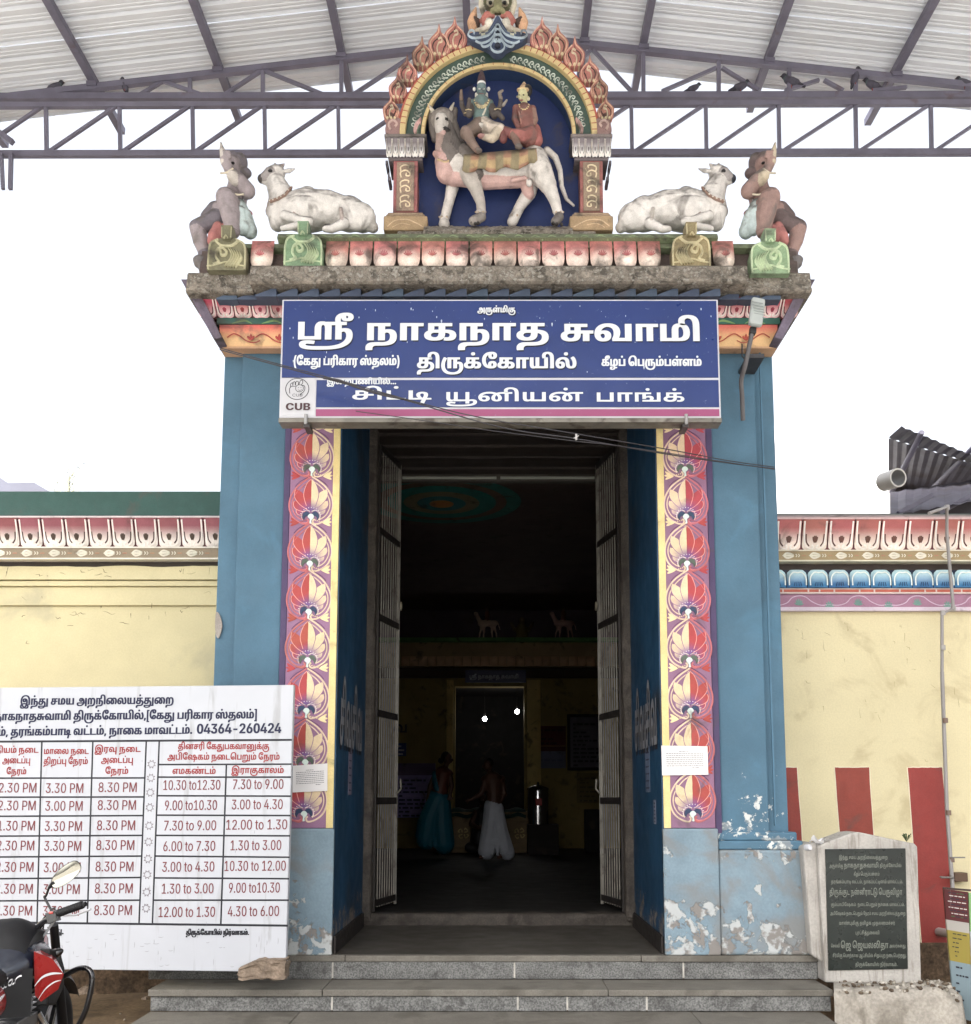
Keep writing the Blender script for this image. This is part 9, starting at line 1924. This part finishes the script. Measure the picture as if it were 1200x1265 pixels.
def guard(m):
    c = [(0.06, .22, .62), (.16, .22, .66), (.27, .20, .72), (.335, .18, .72), (.355, .17, .66), (.32, .18, .50), (.22, .2, .36), (.06, .2, .34)]
    m.tube(catmull(c, 5), .014, 10, BK); m.tube(catmull([(-x, y, z) for x, y, z in c], 5), .014, 10, BK)
mb_('crash_guard', guard, M['gloss'])
for o_ in (tank, cw, kp_): o_.location.z -= .07
# handlebar, grips, mirror, indicator, instrument hood
hz = 1.0
hb = mb_('handlebar', lambda m: (m.tube(catmull([(-.40, -.04, hz+.06), (-.25, .0, hz+.02), (-.14, .04, hz-.04), (-.06, .10, hz-.14), (.06, .10, hz-.14), (.12, .06, hz-.05), (.20, .02, hz+.0), (.375, -.04, hz+.065)], 5), .012, 10, C(40, 40, 44)), m.tube(catmull([(.10, .14, hz-.22), (.11, .10, hz-.08), (.19, .05, hz+.0)], 4), .006, 6, BK), m.tube(catmull([(.05, .16, hz-.2), (.13, .12, hz-.10), (.2, .06, hz-.02)], 4), .006, 6, SV)), M['gloss'])
mb_('grip', lambda m: (m.tube([(.235, .005, hz+.018), (.36, -.036, hz+.060)], [.018, .0175], 14, BK), m.tube([(.36, -.036, hz+.06), (.375, -.041, hz+.065)], [.012, .012], 10, SV), [m.tube([(.24+i*.012, .003-i*.004, hz+.019+i*.0042), (.245+i*.012, .0015-i*.004, hz+.021+i*.0042)], .0195, 14, BK) for i in range(10)]), M['rubber'], hb)
mb_('grip', lambda m: m.tube([(-.27, 0, hz+.022), (-.40, -.04, hz+.06)], .018, 14, BK), M['rubber'], hb)
mb_('switch_housing', lambda m: (m.boxc((.205, .015, hz+.0), (.05, .05, .055), rot=(0, -.3, 0), col=BK), m.boxc((.205, -.015, hz+.022), (.02, .01, .012), col=C(170, 40, 30)), m.tube([(.2, .05, hz), (.29, .07, hz-.0), (.37, .05, hz+.03)], [.006, .006, .007], 6, SV)), M['gloss'], hb, bevel=.006)
mb_('brake_cable', lambda m: (m.tube(catmull([(.20, .05, hz), (.17, .12, hz+.03), (.11, .17, hz-.04), (.09, .2, hz-.2)], 6), .004, 6, BK), m.tube(catmull([(.19, .04, hz-.02), (.15, .08, hz-.0), (.08, .12, hz-.10), (.05, .18, hz-.25)], 6), .0035, 6, BK)), M['trim'], hb)
mi = mb_('mirror', lambda m: m.tube(catmull([(.195, .03, hz+.02), (.155, .03, hz+.09), (.165, .02, hz+.10), (.185, .0, hz+.145)], 5), .006, 8, BK), M['gloss'])
def shell(m, dy, sc, col):
    sc = sc*.78; c = Vector((.262, -.015+dy, hz+.20)); ca = math.radians(40); n = 22; vs = []; 
    pts = [(-.105, -.01), (-.085, .028), (-.03, .048), (.04, .05), (.10, .034), (.112, .0), (.10, -.03), (.05, -.048), (-.02, -.05), (-.08, -.035)]
    q = catmull([Vector(p) for p in pts], 3, True)
    for p in q:
        x, z_ = p.x*sc, p.y*sc; vs.append(c+Vector((x*math.cos(ca)-z_*math.sin(ca), 0, x*math.sin(ca)+z_*math.cos(ca))))
    return c, vs
def mshell(m):
    c, a = shell(m, 0, 1, BK); _, b = shell(m, .03, .8, BK); n = len(a)
    m.add(a+b, [(i, (i+1) % n, n+(i+1) % n, n+i) for i in range(n)]+[tuple(range(n, 2*n))], BK, True)
    m.tube([(.185, .0, hz+.14), (.212, -.002, hz+.167)], [.008, .016], 8, BK)
mb_('mirror_shell', mshell, M['trim'], mi)
def mglass(m):
    c, a = shell(m, .002, .95, BK); m.add([c-Vector((0, .004, 0))]+a, [(0, 1+(i+1) % len(a), 1+i) for i in range(len(a))], SV, True)
mb_('mirror_glass', mglass, M['mirror'], mi)
mb_('indicator', lambda m: (m.tube([(.07, .13, hz-.22), (.15, .10, hz-.205)], .010, 8, BK), m.ell((.19, .09, hz-.19), (.052, .028, .024), BK, 14, rot=(0, -.42, 0))), M['gloss'])
def hood(m):
    def f(u, v):
        a = u*2-1; x = -.02+.15*a; y = -.12+.26*v; z_ = hz-.20+.19*math.sin(math.pi*min(1, .12+v*.62))*(1-.45*abs(a)**2.4)+.035*max(0, a)*v
        return Vector((x, y, z_))
    m.grid(f, 14, 10, BK); m.grid(lambda u, v: f(u, 0)+Vector((0, .02*v, -.10*v)), 14, 2, BK, flip=True); m.grid(lambda u, v: f(1, u)+Vector((-.02*v, 0, -.12*v)), 10, 2, BK, flip=True)
    m.lathe([(.045, 0), (.045, .012), (.04, .014)], (-.05, -.10, hz-.14), 20, C(70, 70, 74), axis='y'); m.lathe([(.036, .0), (.036, .002)], (-.05, -.118, hz-.14), 20, C(190, 190, 186), axis='y')
mb_('instrument_hood', hood, M['trim'])
mb_('headlamp', lambda m: loft(m, [(.08, hz-.14, .12, .09), (.20, hz-.15, .12, .10), (.30, hz-.17, .09, .08)], RD), M['gloss'])
mb_('stand', lambda m: m.tube([(-.1, -.2, .3), (-.2, -.15, .012)], .012, 8, BK), M['gloss'])
# bits of litter and pebbles on the earth
r = rnd(21); m = MB()
for i in range(420):
    x, y = r.uniform(-7, 7), r.uniform(-7, .9)
    if abs(x) < 2.5 and y > -.9: continue
    if x > 2.3 and y > -.7 and x < 3.4: continue
    s = r.uniform(.006, .022); m.ell((x, y, s*.35), (s*r.uniform(.8, 1.5), s, s*.6), r.choice((C(126, 112, 94), C(90, 78, 64), C(150, 140, 124))), 5, rot=(0, 0, r.uniform(0, 3)))
tag(build('pebbles', m, M['feather']), 'scattered pebbles and grit on the bare earth', 'pebbles', kind='stuff')
